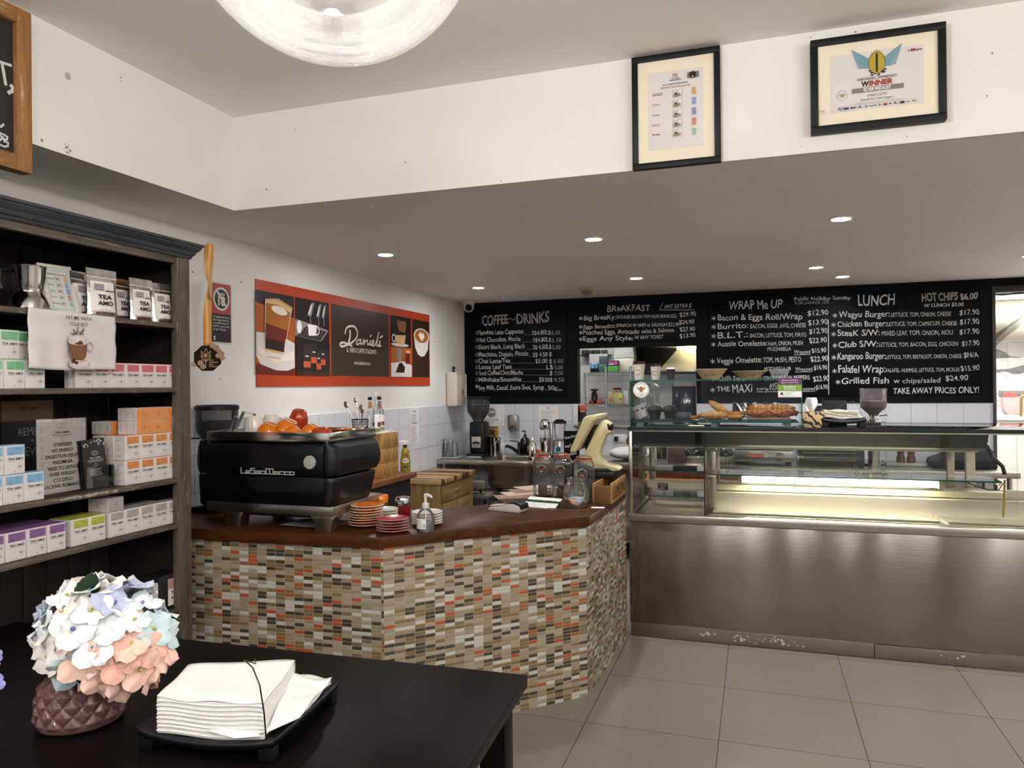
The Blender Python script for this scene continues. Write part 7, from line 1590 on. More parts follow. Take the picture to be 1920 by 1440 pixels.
def napkin_tray(loc, rz, w_, d_, h_, lab, n, parent=None):
    e = empty('napkin_tray', loc, rz, lab, 'napkin holder')
    def surf(u, v):
        x, y = (u-.5)*w_, (v-.5)*d_; sag = .25*h_*(1-(2*u-1)**2)*(1 if v < .02 or v > .98 else .55)
        return (x*(1+.02*(1-(2*v-1)**2)), y*(1+.06*(1-(2*u-1)**2)), h_-sag)
    m = MB(); m.grid(surf, 20, 20); m.build('tray_top', blackpl, e, solid=.006)
    m = MB()
    edge = [surf(u/20, 0) for u in range(21)]+[surf(1, v/20) for v in range(1, 21)]+[surf(1-u/20, 1) for u in range(1, 21)]+[surf(0, 1-v/20) for v in range(1, 20)]
    N = len(edge); m.grid(lambda u, v: tuple(Vector(edge[int(round(u*N)) % N])+Vector((0, 0, .003-v*(.35*h_)))), N, 1); m.build('skirt', blackpl, e, solid=.005)
    for sx in (-1, 1):
        for sy in (-1, 1): MB().box(sx*w_*.5-(.035 if sx > 0 else 0), sy*d_*.5-(.03 if sy > 0 else 0), 0, sx*w_*.5+(0 if sx > 0 else .035), sy*d_*.5+(0 if sy > 0 else .03), h_-.004, .003).build('leg', blackpl, e)
    return e
e = napkin_tray((.482, 4.79, CT), 0, .235, .13, .052, 'black napkin tray on the display case beside the tissue box', 0)
MB().tube([(.108, -.03, .05), (.10, -.03, .08), (.08, -.02, .13), (.055, -.01, .155), (.02, 0, .145), (-.02, .01, .12), (-.035, .02, .08)], .0015, 6).build('wire_arm', darkst, e)
e = empty('napkin_stack', (.47, 4.80, CT+.047), 0, 'stack of cream napkins in the tray on the display case', 'napkins', None)
def nap(u, v, z, w_, d_, sd, amp): return ((u-.5)*w_+.004*math.sin(v*5+sd), (v-.5)*d_+.003*math.sin(u*7+sd*2), z+amp*math.sin(u*5+sd*.3)*math.sin(v*4+.5)+amp*.6*math.sin(u*11+v*3))
napm = M('napkin_paper', '#eeedec', .85, var=.015); napc = M('napkin_cream', '#ddd5c6', .85, var=.02)
for k in range(9):
    m = MB(); m.grid(lambda u, v, k=k: nap(u, v, .004+k*.0058+.012*abs(2*u-1)*(k < 2), .19 if k > 1 else .22, .12, k*.9, .0035), 14, 8); m.build('napkin', napc, e, solid=.0045)
# price tag inside the case
p = on_y(1243, 903, CY0+.2); e = empty('price_tag', (p.x, CY0+.2, .8705), 0, 'small black price tag for sausage roll on the lower glass shelf', 'price tag')
MB().box(-.032, 0, .02, .032, .002, .064).build('card', blackpl, e); MB().tube([(.005, 0, .0), (.008, .004, .012), (-.002, .004, .024)], .003, 8).build('clip', chrome, e)
L = LT((0, 0, .02), (1, 0, 0), (0, 0, 1), .001); L.text('SAUSAGE', 0, .030, .009, .05, 'C', 0); L.text('ROLL', 0, .017, .009, .03, 'C', 0); L.text('$8.90', -.008, .004, .010, .034, 'C', 0, .01); L.build('chalk_lettering', [chalk], e)

# ------------------------------------------------------------------ foreground table with vase, flowers and napkins
ZTB = .785
tbm = wood('black_stained_table', '#0a0807', '#120e0d', 'X', 5, .38, 10, .04, spec=.09)
e = empty('dark_table', (-1.4, 1.4, 0), 0, 'black stained timber dining table in the foreground', 'table')
tp = [(-2.402, 1.872), (-.600, 1.930), (-.540, .80), (-2.402, .74)]
wpart(MB().prism(tp, ZTB-.034, ZTB, None, .004).build('tabletop', tbm), e)
for x, y in ((-2.33, 1.8), (-.66, 1.84), (-.62, .86), (-2.33, .82)): wpart(MB().box(x-.035, y-.035, 0, x+.035, y+.035, ZTB-.034, .003).build('leg', tbm), e)
wpart(MB().box(-2.3, .9, ZTB-.11, -.69, 1.78, ZTB-.034).build('apron', tbm), e)
# ribbed pink glass vase
pinkg = thin_glass('pink_glass', (.62, .44, .44), 1.5, gain=.9)
bv = on_z(152, 1350, ZTB); vx, vy = bv.x, bv.y
t = NT('pink_pressed_glass'); t.setp(Transmission_Weight=.85, Roughness=.08, IOR=1.3); t.b.inputs['Base Color'].default_value = rgb('#a5757a')
t = NT('pink_quilted_glass'); tr_ = t.add('ShaderNodeBsdfTransparent'); tr_.inputs[0].default_value = (.62, .44, .45, 1); df_ = t.add('ShaderNodeBsdfDiffuse'); df_.inputs[0].default_value = rgb('#a87878'); gl_ = t.add('ShaderNodeBsdfGlossy'); gl_.inputs['Roughness'].default_value = .06; fr_ = t.add('ShaderNodeFresnel'); fr_.inputs[0].default_value = 1.6; m1_ = t.add('ShaderNodeMixShader'); m1_.inputs[0].default_value = .34; t.ln(tr_.outputs[0], m1_.inputs[1]); t.ln(df_.outputs[0], m1_.inputs[2]); m2_ = t.add('ShaderNodeMixShader'); t.ln(fr_.outputs[0], m2_.inputs[0]); t.ln(m1_.outputs[0], m2_.inputs[1]); t.ln(gl_.outputs[0], m2_.inputs[2]); t.ln(m2_.outputs[0], t.out.inputs[0])
nn = t.noise(t.coord('Object'), 20, 3); t.ln(t.mix(nn, rgb('#986a6c'), rgb('#b98a8c')), df_.inputs[0]); pinkpr = t.m
e = empty('glass_vase', (vx, vy, ZTB+.0005), 0, 'squat dusky pink vase of quilted pressed glass', 'vase')
vp = [(.075, 0), (.092, .006), (.096, .02), (.094, .06), (.088, .09), (.072, .112), (.045, .124), (.034, .135), (.033, .15), (.037, .175), (.039, .18)]
def vr(z):
    for (r0, z0_), (r1, z1_) in zip(vp, vp[1:]):
        if z <= z1_: f = (z-z0_)/(z1_-z0_); f = f*f*(3-2*f)*.5+f*.5; return r0+(r1-r0)*f
    return vp[-1][0]
def vf(u, v):
    z = v*.18; r_ = vr(z); a = u*2*math.pi
    if .012 < z < .115:
        A_ = abs(math.sin(7*a+z*72)); B_ = abs(math.sin(7*a-z*72)); fade = min(1, (z-.012)/.01, (.115-z)/.012)
        r_ += (.0085*min(A_, B_)**.6-.004)*fade
    else: r_ += .0012*math.sin(24*a)*(z > .12)
    return (r_*math.cos(a), r_*math.sin(a), z)
m = MB(); m.grid(vf, 220, 90, closed_u=True); m.build('glass_wall', pinkpr, e, sharp=60); MB().lathe([(0, .0), (.08, .0005), (.088, .003), (0, .005)], 40).build('base', pinkpr, e)
# hydrangea bouquet
PETC = [('#cfdfe4', '#eef0ef'), ('#e9e6e4', '#f4f1ee'), ('#9fc3cf', '#d5e4e8'), ('#e6b7a4', '#f0d2c4'), ('#dc9f8f', '#ecc2b2'), ('#8f9ecb', '#ccd3e6'), ('#e3d3b4', '#f0e6d4'), ('#d9aeb0', '#ecd0cf')]
petm = []
for i, (a, b_) in enumerate(PETC):
    t = NT('petal_%d' % i); nz = t.noise(t.coord('Object'), 45, 4); t.ln(t.mix(nz, rgb(a), rgb(b_)), t.b.inputs['Base Color']); t.setp(Roughness=.8, Sheen_Weight=.2, Subsurface_Weight=.0); t.bump(t.noise(t.coord('Object', (1, 1, 1)), 160, 2), .12, .001); petm.append(t.m)
eyem = M('floret_eye', '#b5b06a', .6); eyeb = M('floret_eye_blue', '#6a76b0', .6); leaf = M('leaf_green', '#1f3d24', .5, var=.3, nscale=30); stemm = M('stem_green', '#3f5a30', .6)
fc = CAM + ray(197, 1188)*1.752
e = empty('hydrangea_bouquet', (vx, vy, ZTB+.02), 0, 'pale blue, white and peach artificial hydrangea bouquet in the pink vase', 'flowers')
rel = fc-Vector((vx, vy, ZTB+.02))
FP = []
def floret_mesh(ci, s, seed):
    random.seed(seed); m = MB()
    for k in range(4):
        a0 = k*math.pi/2+random.uniform(-.12, .12); cup = random.uniform(.25, .6); sc = s*random.uniform(.9, 1.12)
        def pf(u, v):
            r_ = v*sc; w_ = sc*.62*math.sin(min(1, v*1.02)*math.pi*.80+.12)*(1 if v < .95 else .9)
            x = r_; y = (u-.5)*2*w_*.86; z = cup*sc*(v**1.5)*.6-.18*sc*(2*u-1)**2*v+.05*sc*math.sin(u*9+v*5)
            return (x*math.cos(a0)-y*math.sin(a0), x*math.sin(a0)+y*math.cos(a0), z)
        m.grid(pf, 6, 6)
    m.m(1).sph((0, 0, .003), s*.11, n=8); return m
VAR = []
for ci in range(8):
    for sd in range(2):
        o = floret_mesh(ci, .031, ci*7+sd).build('floret', [petm[ci], eyeb if ci in (0, 5) else eyem], e, sharp=80); VAR.append((ci, o)); o['used'] = 0
random.seed(12)
RX, RZ = .148, .112
def put(dirv, ci, sc, first):
    c = [o for k, o in VAR if k == ci]; src = random.choice(c)
    if src['used'] == 0: o = src; src['used'] = 1
    else: o = src.copy(); COL.objects.link(o); o.parent = e
    n = Vector(dirv).normalized()
    # flower head is a dome that leans right and down towards the viewer
    pos = Vector((rel.x+n.x*RX, rel.y+n.y*RX*.85, rel.z+n.z*RZ-.05*max(0, n.x)+.01))
    q = (n+Vector((random.uniform(-.35, .35), random.uniform(-.35, .35), random.uniform(-.1, .4)))).to_track_quat('Z', 'Y')
    o.location = pos; o.rotation_euler = (q.to_matrix().to_4x4() @ Matrix.Rotation(random.uniform(0, 1.57), 4, 'Z')).to_euler(); o.scale = (sc,)*3
NF = 66
for i in range(NF):
    z = 1-1.62*(i+.5)/NF; th = i*2.39996; r_ = math.sqrt(max(0, 1-z*z)); d = Vector((r_*math.cos(th), r_*math.sin(th), z))
    # colour by side: peach and pink towards the right, blue and white elsewhere (as seen)
    side = d.dot(Vector((.85, -.25, -.45)))
    ci = random.choice([3, 4, 7, 3, 7, 4]) if side > .62 else (random.choice([0, 0, 2, 3]) if side > .42 else random.choice([0, 1, 0, 1, 2, 5, 0, 1, 6, 2, 1, 0, 1, 3]))
    put(d, ci, random.uniform(1.2, 1.6), i)
for k, o in VAR:
    if o['used'] == 0: bpy.data.objects.remove(o)
    else: del o['used']
m = MB(); random.seed(4)
for k in range(14):
    a = k*.45; top = Vector((rel.x+.07*math.cos(a), rel.y+.07*math.sin(a), rel.z-.02)); m.tube([(.012*math.cos(a*2), .012*math.sin(a*2), .01), (.015*math.cos(a), .015*math.sin(a), .15), tuple(top)], .0025, 6)
m.sph(tuple(rel+Vector((0, 0, -.02))), .085, .08, .06, 16); m.build('stems', stemm, e)
def leafmesh(p0, p1, w_, dr):
    p0, p1 = Vector(p0), Vector(p1); d = p1-p0; s = d.cross(Vector((0, 0, 1))).normalized(); s = (s+Vector((0, 0, .4))).normalized()
    def fn(u, v):
        w2 = w_*math.sin(math.pi*min(1, v*.96+.02))**.8*(1+.06*math.sin(v*50)); q = p0+d*v+s*((u-.5)*2*w2); q.z += -dr*v*v+.006*abs(2*u-1); return tuple(q)
    mm = MB(); mm.grid(fn, 8, 20); mm.build('leaf', leaf, e, sharp=70, solid=.001)
W0 = Vector((vx, vy, ZTB+.02)); loc = lambda x, y, dd: tuple(CAM+ray(x, y)*dd-W0)
leafmesh(loc(150, 1150, 1.76), loc(176, 1078, 1.68), .028, 0); leafmesh(loc(110, 1225, 1.72), loc(165, 1275, 1.63), .03, 0); leafmesh(loc(150, 1215, 1.70), loc(155, 1290, 1.64), .026, 0)
# sprig of a second bouquet at the left edge
e2 = empty('lavender_bouquet', tuple(on_z(-40, 1310, ZTB)), 0, 'lavender blue flowers cut off by the left edge of the picture', 'flowers'); lav = M('lavender_petal', '#8f8fc4', .8, var=.2)
wb = e2.location.copy()
MB().lathe([(0, 0), (.03, 0), (.034, .05), (.022, .08), (.024, .085)], 24).build('vase', pinkg, e2)
for k, (x, y) in enumerate(((-9, 1238), (-8, 1282), (-30, 1255), (-34, 1225), (-45, 1285))):
    p = CAM+ray(x, y)*1.62; o = floret_mesh(5, .02, 50+k).build('floret', [lav, eyeb], e2, sharp=80, loc=tuple(p-wb), rot=(R(60), R(20*k), R(40*k)))
    MB().tube([(0, 0, .06), tuple((p-wb)*.6+Vector((0, 0, .03))), tuple(p-wb)], .002, 6).build('stem', stemm, e2)
# napkin tray with the big stack
A_, B_, C_ = on_z(254, 1366, .832), on_z(506, 1390, .832), on_z(636, 1279, .832)
ctr = (A_+C_)/2; rz = math.atan2(B_.y-A_.y, B_.x-A_.x); w_, d_ = (B_-A_).length, (C_-B_).length
e = napkin_tray((ctr.x, ctr.y, ZTB+.0005), rz, w_, d_, .047, 'black napkin tray on the foreground table', 0)
MB().tube([(w_/2-.03, -d_/2+.018, .04), (w_/2-.03, -d_/2+.018, .05)], .008, 12).build('arm_socket', blackpl, e)
Rm = (Matrix.Translation(e.location) @ Matrix.Rotation(rz, 4, 'Z')).inverted()
TOPZ = .908
wp = [on_z(499, 1386, .838)] + [CAM+ray(x, y)*d for x, y, d in ((495, 1335, 1.50), (487, 1285, 1.49), (474, 1252, 1.52))] + [CAM+ray(458, 1237)*1.57]
cs = [tuple(Rm @ p) for p in wp]
MB().tube(cs, .0016, 8).build('wire_arm', darkst, e); tip = Rm @ wp[-1]
MB().tube([tuple(tip), tuple(tip+Vector((.02, .012, -.012))), tuple(tip+Vector((.016, .016, -.002)))], .0013, 6).build('wire_loop', darkst, e)
# stack of napkins, each sheet its own part
f0, f1, f2, f3 = on_z(294, 1309, TOPZ), on_z(494, 1320, TOPZ), on_z(553, 1238, TOPZ), on_z(353, 1246, TOPZ)
e = empty('napkin_stack', ((f0.x+f2.x)/2, (f0.y+f2.y)/2, ZTB+.04), 0, 'tall stack of folded white paper napkins on the foreground table', 'napkins')
o_ = Vector(e.location)
def sheet(k, n):
    def fn(u, v):
        p = (f0*(1-u)+f1*u)*(1-v)+(f3*(1-u)+f2*u)*v; z = .046+(TOPZ-ZTB-.046)*k/(n-1)
        wob = .0035*math.sin(u*6.0+.02*k+1.2)*(1-v*.5)+.002*math.sin(v*7+k*.02)
        jx, jy = .0013*math.sin(k*2.3), .0013*math.cos(k*1.7)
        c = (2*u-1)**6
        zz = z+wob-.004*c*(k/n)+(.004*math.sin(u*11+2)*(1-v) if k == n-1 else 0)
        return (p.x-o_.x+jx, p.y-o_.y+jy, zz+ZTB-o_.z)
    return fn
n = 32
for k in range(n): MB().grid(sheet(k, n), 22, 14).build('napkin', napm, e, solid=(TOPZ-ZTB-.046)/(n-1)*.97)
random.seed(8)
lp = [on_z(x, y, z) for x, y, z in ((498, 1378, .838), (545, 1290, .842), (621, 1276, .852), (560, 1350, .84))]
e = empty('loose_napkins', tuple(lp[0]), 0, 'loose napkins sliding out to the right of the tall stack', 'napkins', None); o_ = Vector(e.location)
for k in range(3):
    def fn(u, v, k=k):
        p = (lp[0]*(1-u)+lp[3]*u)*(1-v)+(lp[1]*(1-u)+lp[2]*u)*v; p = p-o_; return (p.x+.006*k, p.y-.008*k, .004+.006*k+p.z+.008*math.sin(u*4+k)*v+.004*math.sin(v*9+k*2)+.02*v*v*(1-u))
    MB().grid(fn, 12, 16).build('napkin', napm, e, solid=.0015)
lq = [on_z(x, y, .8405) for x, y in ((372, 1370), (452, 1363), (490, 1384), (440, 1388))]
e = MB().grid(lambda u, v: tuple((lq[0]*(1-u)+lq[1]*u)*(1-v)+(lq[3]*(1-u)+lq[2]*u)*v+Vector((0, 0, .004+.012*math.sin(math.pi*u)*(1-v)))), 10, 6).build('folded_napkin', napm, solid=.0012); tag(e, 'napkin corner poking out at the front foot of the tall stack', 'napkin')

# ------------------------------------------------------------------ kitchen seen through the pass-through and the doorway
struct(MB().box(.95, YB+.12, 0, 1.05, KY, 2.6).build('wall_light_baffle', paint_w))  # unseen wall added to keep the doorway light off the pass-through side
wire = M('zinc_wire', '#a9adb3', .3, .9)
e = empty('wire_rack', (-1.65, 8.5, 0), 0, 'zinc wire shelving rack in the kitchen behind the pass-through', 'rack')
rx0, rx1, ry0, ry1 = on_y(1136, 720, 8.25).x, -1.33, 8.25, 8.7
rxL = on_y(1096, 700, 8.7).x
P4 = [(rx0, ry0), (rx1, ry0), (rxL, ry1), (rx1-.06, ry1), ((rxL+rx1)/2, ry1)]
for x, y in P4[:4]:
    m = MB(); m.cyl((x, y, 0), (x, y, 1.78 if y < 8.5 else 1.72), .0125, n=12)
    for z in range(30): m.lathe([(.0125, 0), (.0138, .003), (.0125, .006)], 12, (x, y, .9+z*.028))
    wpart(m.build('post', wire), e)
LV = [1.715, 1.352, 1.16]
for z in LV:
    m = MB()
    for (a, c) in ((P4[0], P4[1]), (P4[1], P4[3]), (P4[3], P4[2]), (P4[2], P4[0])):
        m.tube([(a[0], a[1], z), (c[0], c[1], z)], .004, 6).tube([(a[0], a[1], z-.028), (c[0], c[1], z-.028)], .004, 6)
        m.tube([(a[0]+(c[0]-a[0])*i/24, a[1]+(c[1]-a[1])*i/24, z-.028*(i % 2)) for i in range(25)], .0025, 5)
    for i in range(14):
        f = i/13; m.tube([(P4[0][0]*(1-f)+P4[1][0]*f, ry0, z+.004), (P4[2][0]*(1-f)+P4[3][0]*f, ry1, z+.004)], .002, 5)
    wpart(m.build('wire_shelf', wire), e)
def kp(px, y): return on_y(px, 700, y).x
LZ = LV[0]+.0065
pt = None
e = empty('food_tub_stack', (kp(1170, 8.45)+.01, 8.50, LZ), 0, 'stack of white takeaway food tubs on the top rack shelf', 'tub stack'); tubm = M('milky_tub', '#c9d2d6', .35, var=.05)
MB().box(-.11, -.09, 0, .11, .09, .155, .008).build('tubs_full', M('milky_tub_warm', '#cfcdc4', .4), e)
for k in range(8): MB().box(-.115+.002*k, -.095, .158+k*.014, .115-.002*k, .095, .17+k*.014, .003).build('tub_rim', tubm, e)
for k in range(3): MB().box(-.112+k*.075, -.088, .27, -.045+k*.075, .09, .30-.006*k, .004).build('tub_upright', tubm, e)
e = empty('cling_wrap_box', (kp(1148, 8.3)+.01, 8.33, LZ), R(4), 'blue, green and pink cling wrap box on the top rack shelf', 'box'); MB().box(-.055, -.08, 0, .06, .06, .125, .002).build('carton', M('wrap_green', '#4f9a4a', .5, var=.2), e); MB().box(-.056, -.081, .064, .061, .061, .1255, .002).build('blue_band', M('wrap_blue', '#20206a', .5), e)
L = LT((0, -.081, 0), (1, 0, 0), (0, 0, 1), .001); L.disc(.035, .095, .018, 0, 1, 16, .022); L.rect(-.045, .1, .01, .112, 0, 1); L.rect(-.045, .08, .012, .09, 1, 1); L.build('carton_print', [M('wrap_pink', '#c93a4e', .5), white_p], e)
e = MB().box(kp(1122, 8.5), 8.45, LZ, kp(1138, 8.5), 8.6, LZ+.09, .002).build('wrap_carton', M('wrap_green_dark', '#2f5f50', .5, var=.3)); tag(e, 'dark green wrap carton behind the cling wrap box', 'box')
for k, px in enumerate((1111, 1118.5)):
    e = empty('drink_can', (kp(px, 8.45), 8.45, LZ), 0, '%s of two blue cans on the rack shelf' % ('left', 'right')[k], 'can'); MB().lathe([(0, 0), (.026, 0), (.028, .006), (.028, .045)], 20).build('can_base', blackpl, e); MB().lathe([(.028, .045), (.028, .098), (.024, .105), (0, .105)], 20).build('can_band', M('can_blue', '#6d93b8', .3, .5), e)
e = MB().box(kp(1106, 8.68), 8.655, LZ+.0, kp(1140, 8.68), 8.66, LZ+.22).build('cutting_sheet', M('cool_white_panel', '#b9bcc4', .5)); tag(e, 'white plastic cutting sheet standing at the back of the rack', 'panel')
e = empty('container_stack', (kp(1131, 8.6), 8.6, LZ), 0, 'stack of dark blue plastic containers behind the cling wrap', 'tub stack'); MB().box(-.04, -.04, .09, .05, .04, .19, .005).build('tubs', M('slate_tub', '#3d4a58', .4), e); MB().box(-.05, -.05, 0, .06, .05, .089, .005).build('lower_tub', M('slate_tub', '#3d4a58', .4), e)
for k, px in enumerate((1096, 1108, 1119, 1133)):
    p = on_y(px, 661, 8.95); e = MB().box(p.x-.03, 8.9, p.z-.025, p.x+.035, 9.0, p.z+.03, .004).build('spice_box', M('spice_dark', '#221d1b', .5, var=.6, nscale=30)); tag(e, 'small dark box on the high wall ledge, %s from left' % ORD[k+1], 'box', 'dark boxes on the high ledge')
p = on_y(1090, 664, 8.95); e = MB().box(p.x, 8.88, p.z-.014, on_y(1142, 664, 8.95).x, KY+.002, p.z-.026+.0005, .002).build('wall_ledge', blackmt); e.location.z -= .0; tag(e, 'thin black wall ledge holding small dark boxes', 'shelf')
LZ2 = LV[1]+.0065
card = M('pale_carton', '#b5ab84', .7, var=.05)
for k, (a, c, h_) in enumerate(((1140, 1149, .135), (1149.5, 1167, .125))):
    e = MB().box(kp(a, 8.34), 8.34, LZ2, kp(c, 8.34), 8.5, LZ2+h_, .002).build('pale_carton', card); tag(e, ('narrow pale carton with a red print beside the rack post', 'wide pale carton with a yellow note on the rack')[k], 'box')
    x_c = (kp(a, 8.34)+kp(c, 8.34))/2; L = LT((x_c, 8.34, LZ2), (1, 0, 0), (0, 0, 1), .001)
    if k == 0: L.disc(.0, .05, .016, 0, 1, 14, .03); L.disc(0, .055, .008, 1, 2, 10, .014)
    else: L.poly([(.012, .07), (.045, .065), (.047, .105), (.014, .108)], 2, 1); L.rect(.015, .045, .042, .062, 0, 1)
    wpart(L.build('carton_print', [M('label_redorange', '#b8452a', .6), card, M('sticky_yellow', '#d8d02c', .6)]), e)
for k, px in enumerate((1154, 1160)):
    e = empty('spice_jar', (kp(px, 8.6), 8.6, LZ2), 0, '%s of two spice jars behind the pale cartons' % ('left', 'right')[k], 'jar'); MB().lathe([(0, 0), (.026, 0), (.028, .01), (.028, .15), (.024, .16), (0, .16)], 18).build('jar_body', M('jar_pinkish', '#b59a8c', .4), e); MB().lathe([(.026, .158), (.028, .16), (.028, .18), (0, .181)], 18).build('lid', M('lid_maroon', '#4d1518', .4), e)
e = MB().box(kp(1167.5, 8.36), 8.36, LZ2, kp(1178, 8.36), 8.5, LZ2+.165, .003).build('white_canister', M('cool_white_panel', '#b9bcc4', .5)); tag(e, 'white canister at the right end of the middle rack shelf', 'canister')
e = empty('sauce_bottle', (kp(1114, 8.5), 8.5, LZ2), 0, 'dark sauce bottle with a black lid on the middle rack shelf', 'bottle'); MB().lathe([(0, 0), (.035, 0), (.038, .02), (.036, .11), (.02, .14), (.02, .15)], 22).build('bottle', M('soy_dark', '#1c0f10', .2), e); MB().lathe([(.038, .148), (.045, .152), (.045, .168), (0, .17)], 22).build('lid', blackpl, e)
for k, (px, c_) in enumerate(((1108, '#6d1f18'), (1123, '#b3471f'), (1131, '#5a6470'))):
    e = MB().box(kp(px, 8.4)-.025, 8.38, LZ2, kp(px, 8.4)+.025, 8.46, LZ2+(.035, .05, .03)[k], .004).build('food_packet', M('packet_'+c_[1:], c_, .5, var=.4, nscale=50)); tag(e, ('dark red', 'orange', 'grey')[k]+' food packet lying on the middle rack shelf', 'packet')
# range hood with its lamp, bench and appliances
hx0, hx1 = kp(1188, 8.5), -.30
hoodm = M('hood_dark', '#262523', .4, .5); hooki = steel('hood_inner', '#c9c2a6', .4, 'X', .4)
e = empty('range_hood', (-.8, 8.7, 1.7), 0, 'steel range hood lit from inside over the kitchen range', 'range hood')
z_t, z_b = on_y(1250, 652, 8.45).z, on_y(1250, 679, 8.95).z
wpart(MB().prism([(8.40, 2.06), (9.06, 2.06), (9.06, 1.72), (8.98, 1.72), (8.98, 2.03), (8.43, 2.03), (8.43, 2.0), (8.40, 2.0)], hx0, hx1, Matrix(((0, 0, 1, 0), (1, 0, 0, 0), (0, 1, 0, 0), (0, 0, 0, 1)))).build('hood_shell', hooki), e)
wpart(MB().prism([(8.40, 2.06), (9.06, 2.06), (9.06, 1.70), (8.60, 1.70)], hx0-.02, hx0, Matrix(((0, 0, 1, 0), (1, 0, 0, 0), (0, 1, 0, 0), (0, 0, 0, 1)))).build('side_cheek', hoodm), e)
wpart(MB().prism([(hx0, 2.06), (hx0+.02, 2.03), (hx0+.46, 2.0), (hx0+.2, 1.715), (hx0, 1.70)], 8.955, 8.975, MXZ).build('shadow_panel', hoodm), e)
wpart(MB().cyl((hx0+.48, 8.6, 1.985), (hx1-.05, 8.6, 1.985), .014, n=12).build('hood_tube', emitter('hood_tube', '#fff3cf', 5.0)), e)
wpart(MB().box(hx0+.1, 8.86, 1.715, hx1, 8.99, 1.735, .002).build('steel_shelf', ss_x), e)
e = empty('kitchen_range', (-.75, 8.75, 0), 0, 'stainless kitchen range and bench below the hood', 'range'); MB().box(-.50, -.3, 0, .45, .3, .9, .004).build('body', ss_z, e); MB().box(-.14, -.2, .9, .4, .28, 1.62, .01).build('oven', M('oven_grey', '#8d8b86', .35, .6, var=.15), e); MB().box(-.16, -.205, .98, .1, -.199, 1.55, .004).build('glass_door', M('oven_glass', '#2a3240', .1), e)
L = LT((.22, -.201, 1.54), (1, 0, 0), (0, 0, 1), .001); L.rect(-.06, 0, .1, .055, 0, 1)
for i in range(4): L.rect(-.05, .008+i*.011, .03+.01*i, .011+i*.011, 1, 2)
L.build('taped_note', [white_p, grey_ink], e)
e = empty('phone_terminal', (-1.585, YB+.02, PZ0+.0065), 0, 'orange and black payment reader standing on the pass-through sill', 'card terminal')
pq = on_y(1093, 793, YB+.0); e.location.x = pq.x-.01
o = MB().box(-.042, -.02, 0, .042, .035, .03, .003).build('cradle', M('ochre_cradle', '#8a6322', .5), e)
TLt = RT((0, 0, .03), 0, R(-12))
for nm, bb, mt_ in (('body', (-.034, -.014, 0, .034, .014, .125), blackpl), ('printer_cover', (-.037, -.016, .126, .037, .016, .168), M('reader_orange', '#c8501f', .4)), ('screen', (-.028, -.0165, .096, .028, -.0145, .122), M('reader_salmon', '#d0705a', .4))):
    o = MB().box(*bb, .003).build(nm, mt_, e); o.matrix_local = TLt
# doorway on the right: net, roller towel, pipe, ledge
e = MB().box(1.96, 8.3, 1.19, 3.4, KY-.001, 1.22, .003).build('kitchen_counter', M('white_counter', '#d8d6d2', .4)); tag(e, 'white kitchen counter seen through the doorway on the right', 'counter')
struct(MB().box(1.98, 8.32, 0, 3.38, KY-.002, 1.185).build('wall_counter_front', paint_w))
p = on_y(1905, 758, 8.9); e = empty('towel_dispenser', (p.x, KY, p.z-.12), 0, 'pink and grey plastic towel dispenser on the kitchen tiles', 'towel dispenser')
MB().prism([(-.10, .24), (.14, .24), (.15, .08), (.08, .02), (-.05, .0), (-.085, .06)], -.13, 0, MXZ, .01).build('housing', M('dusty_pink_plastic', '#a58488', .3, var=.1), e); MB().box(-.105, -.135, .2, .145, 0, .262, .004).build('top_cover', M('grey_cover', '#5a5658', .4), e); MB().box(-.09, -.137, .195, .02, -.134, .235).build('red_label', M('label_red', '#b8453c', .5), e)
e = MB().tube([(on_y(1920, 742, 8.5).x, 8.5, 1.42), (on_y(1917, 742, 8.5).x, 8.5, 1.43), (on_y(1914.5, 748, 8.5).x, 8.5, 1.40), (on_y(1914.5, 793, 8.5).x, 8.5, 1.2205)], .014, 12).build('brass_tap', M('aged_brass', '#8d7a55', .3, .9)); tag(e, 'brass tap spout at the right edge of the picture', 'tap')
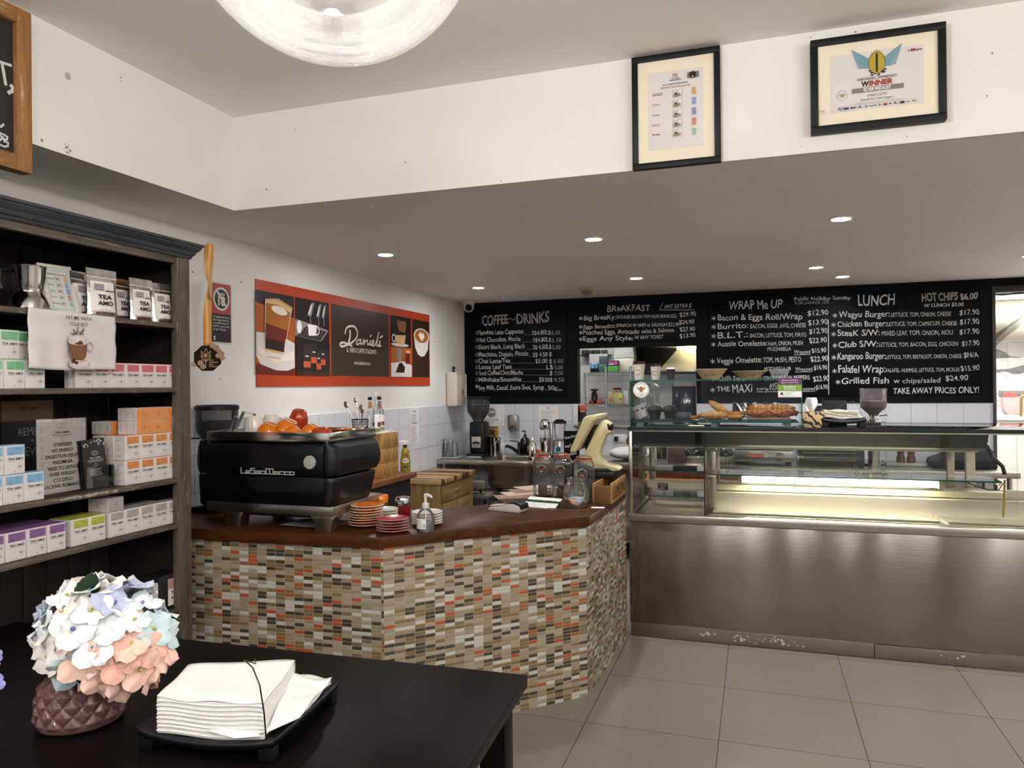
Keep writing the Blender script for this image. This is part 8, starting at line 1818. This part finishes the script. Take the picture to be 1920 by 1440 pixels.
q0, q1 = on_y(1863, 769, KY-.002), on_y(1876, 722, KY-.002); L = LT((q0.x, KY-.002, q0.z), (1, 0, 0), (0, 0, 1), .001); w_, h_ = q1.x-q0.x, q1.z-q0.z; L.rect(0, 0, w_, h_, 0, 1)
for i in range(9): L.rect(w_*.1, h_*(.06+.1*i), w_*random.uniform(.5, .9), h_*(.09+.1*i), 1, 2)
o = L.build('paper_notice', [white_p, grey_ink]); tag(o, 'printed notice on the kitchen tiles inside the doorway', 'notice')
net = NT('black_netting'); net.setp(Roughness=.9); net.b.inputs['Base Color'].default_value = rgb('#141414'); nz = net.noise(net.coord('Object'), 30, 3); net.ln(net.math('MULTIPLY_ADD', nz, .3), net.b.inputs['Alpha']); net.n[-1].inputs[2].default_value = .48
YN = 7.62
def NP(x, y): p = on_y(1830+x/4.5, 500+y/4.5, YN); return Vector(p)
e = empty('mesh_curtain', (2.1, YN, 1.6), 0, 'black insect mesh curtain gathered in the doorway on the right', 'curtain')
def netstrip(a, b, c, d, amp, name='mesh'):
    a, b, c, d = NP(*a), NP(*b), NP(*c), NP(*d)
    m = MB(); m.grid(lambda u, v: tuple((a*(1-u)+b*u)*(1-v)+(d*(1-u)+c*u)*v+Vector((0, amp*math.sin(u*14+v*6), amp*.4*math.sin(u*9+v*11)))), 24, 16); o = wpart(m.build(name, net.m, None, sharp=80), e); return o
netstrip((135, 225), (420, 200), (420, 380), (150, 640), .03); netstrip((140, 600), (420, 370), (420, 450), (150, 690), .02); netstrip((145, 690), (420, 790), (420, 900), (150, 890), .02); netstrip((150, 880), (420, 830), (420, 905), (250, 940), .012)
wpart(MB().tube([tuple(NP(x, y)) for x, y in ((125, 232), (220, 236), (330, 225), (420, 222))], .008, 8).build('curtain_rod', blackpl), e)
st = steel('kitchen_duct_steel', '#b5b0a4', .3, 'X', .5)
e = MB().box(1.96, 8.78, 1.98, 3.6, 9.08, 2.40, .01).build('exhaust_duct', st); tag(e, 'steel exhaust duct behind the mesh curtain', 'duct')
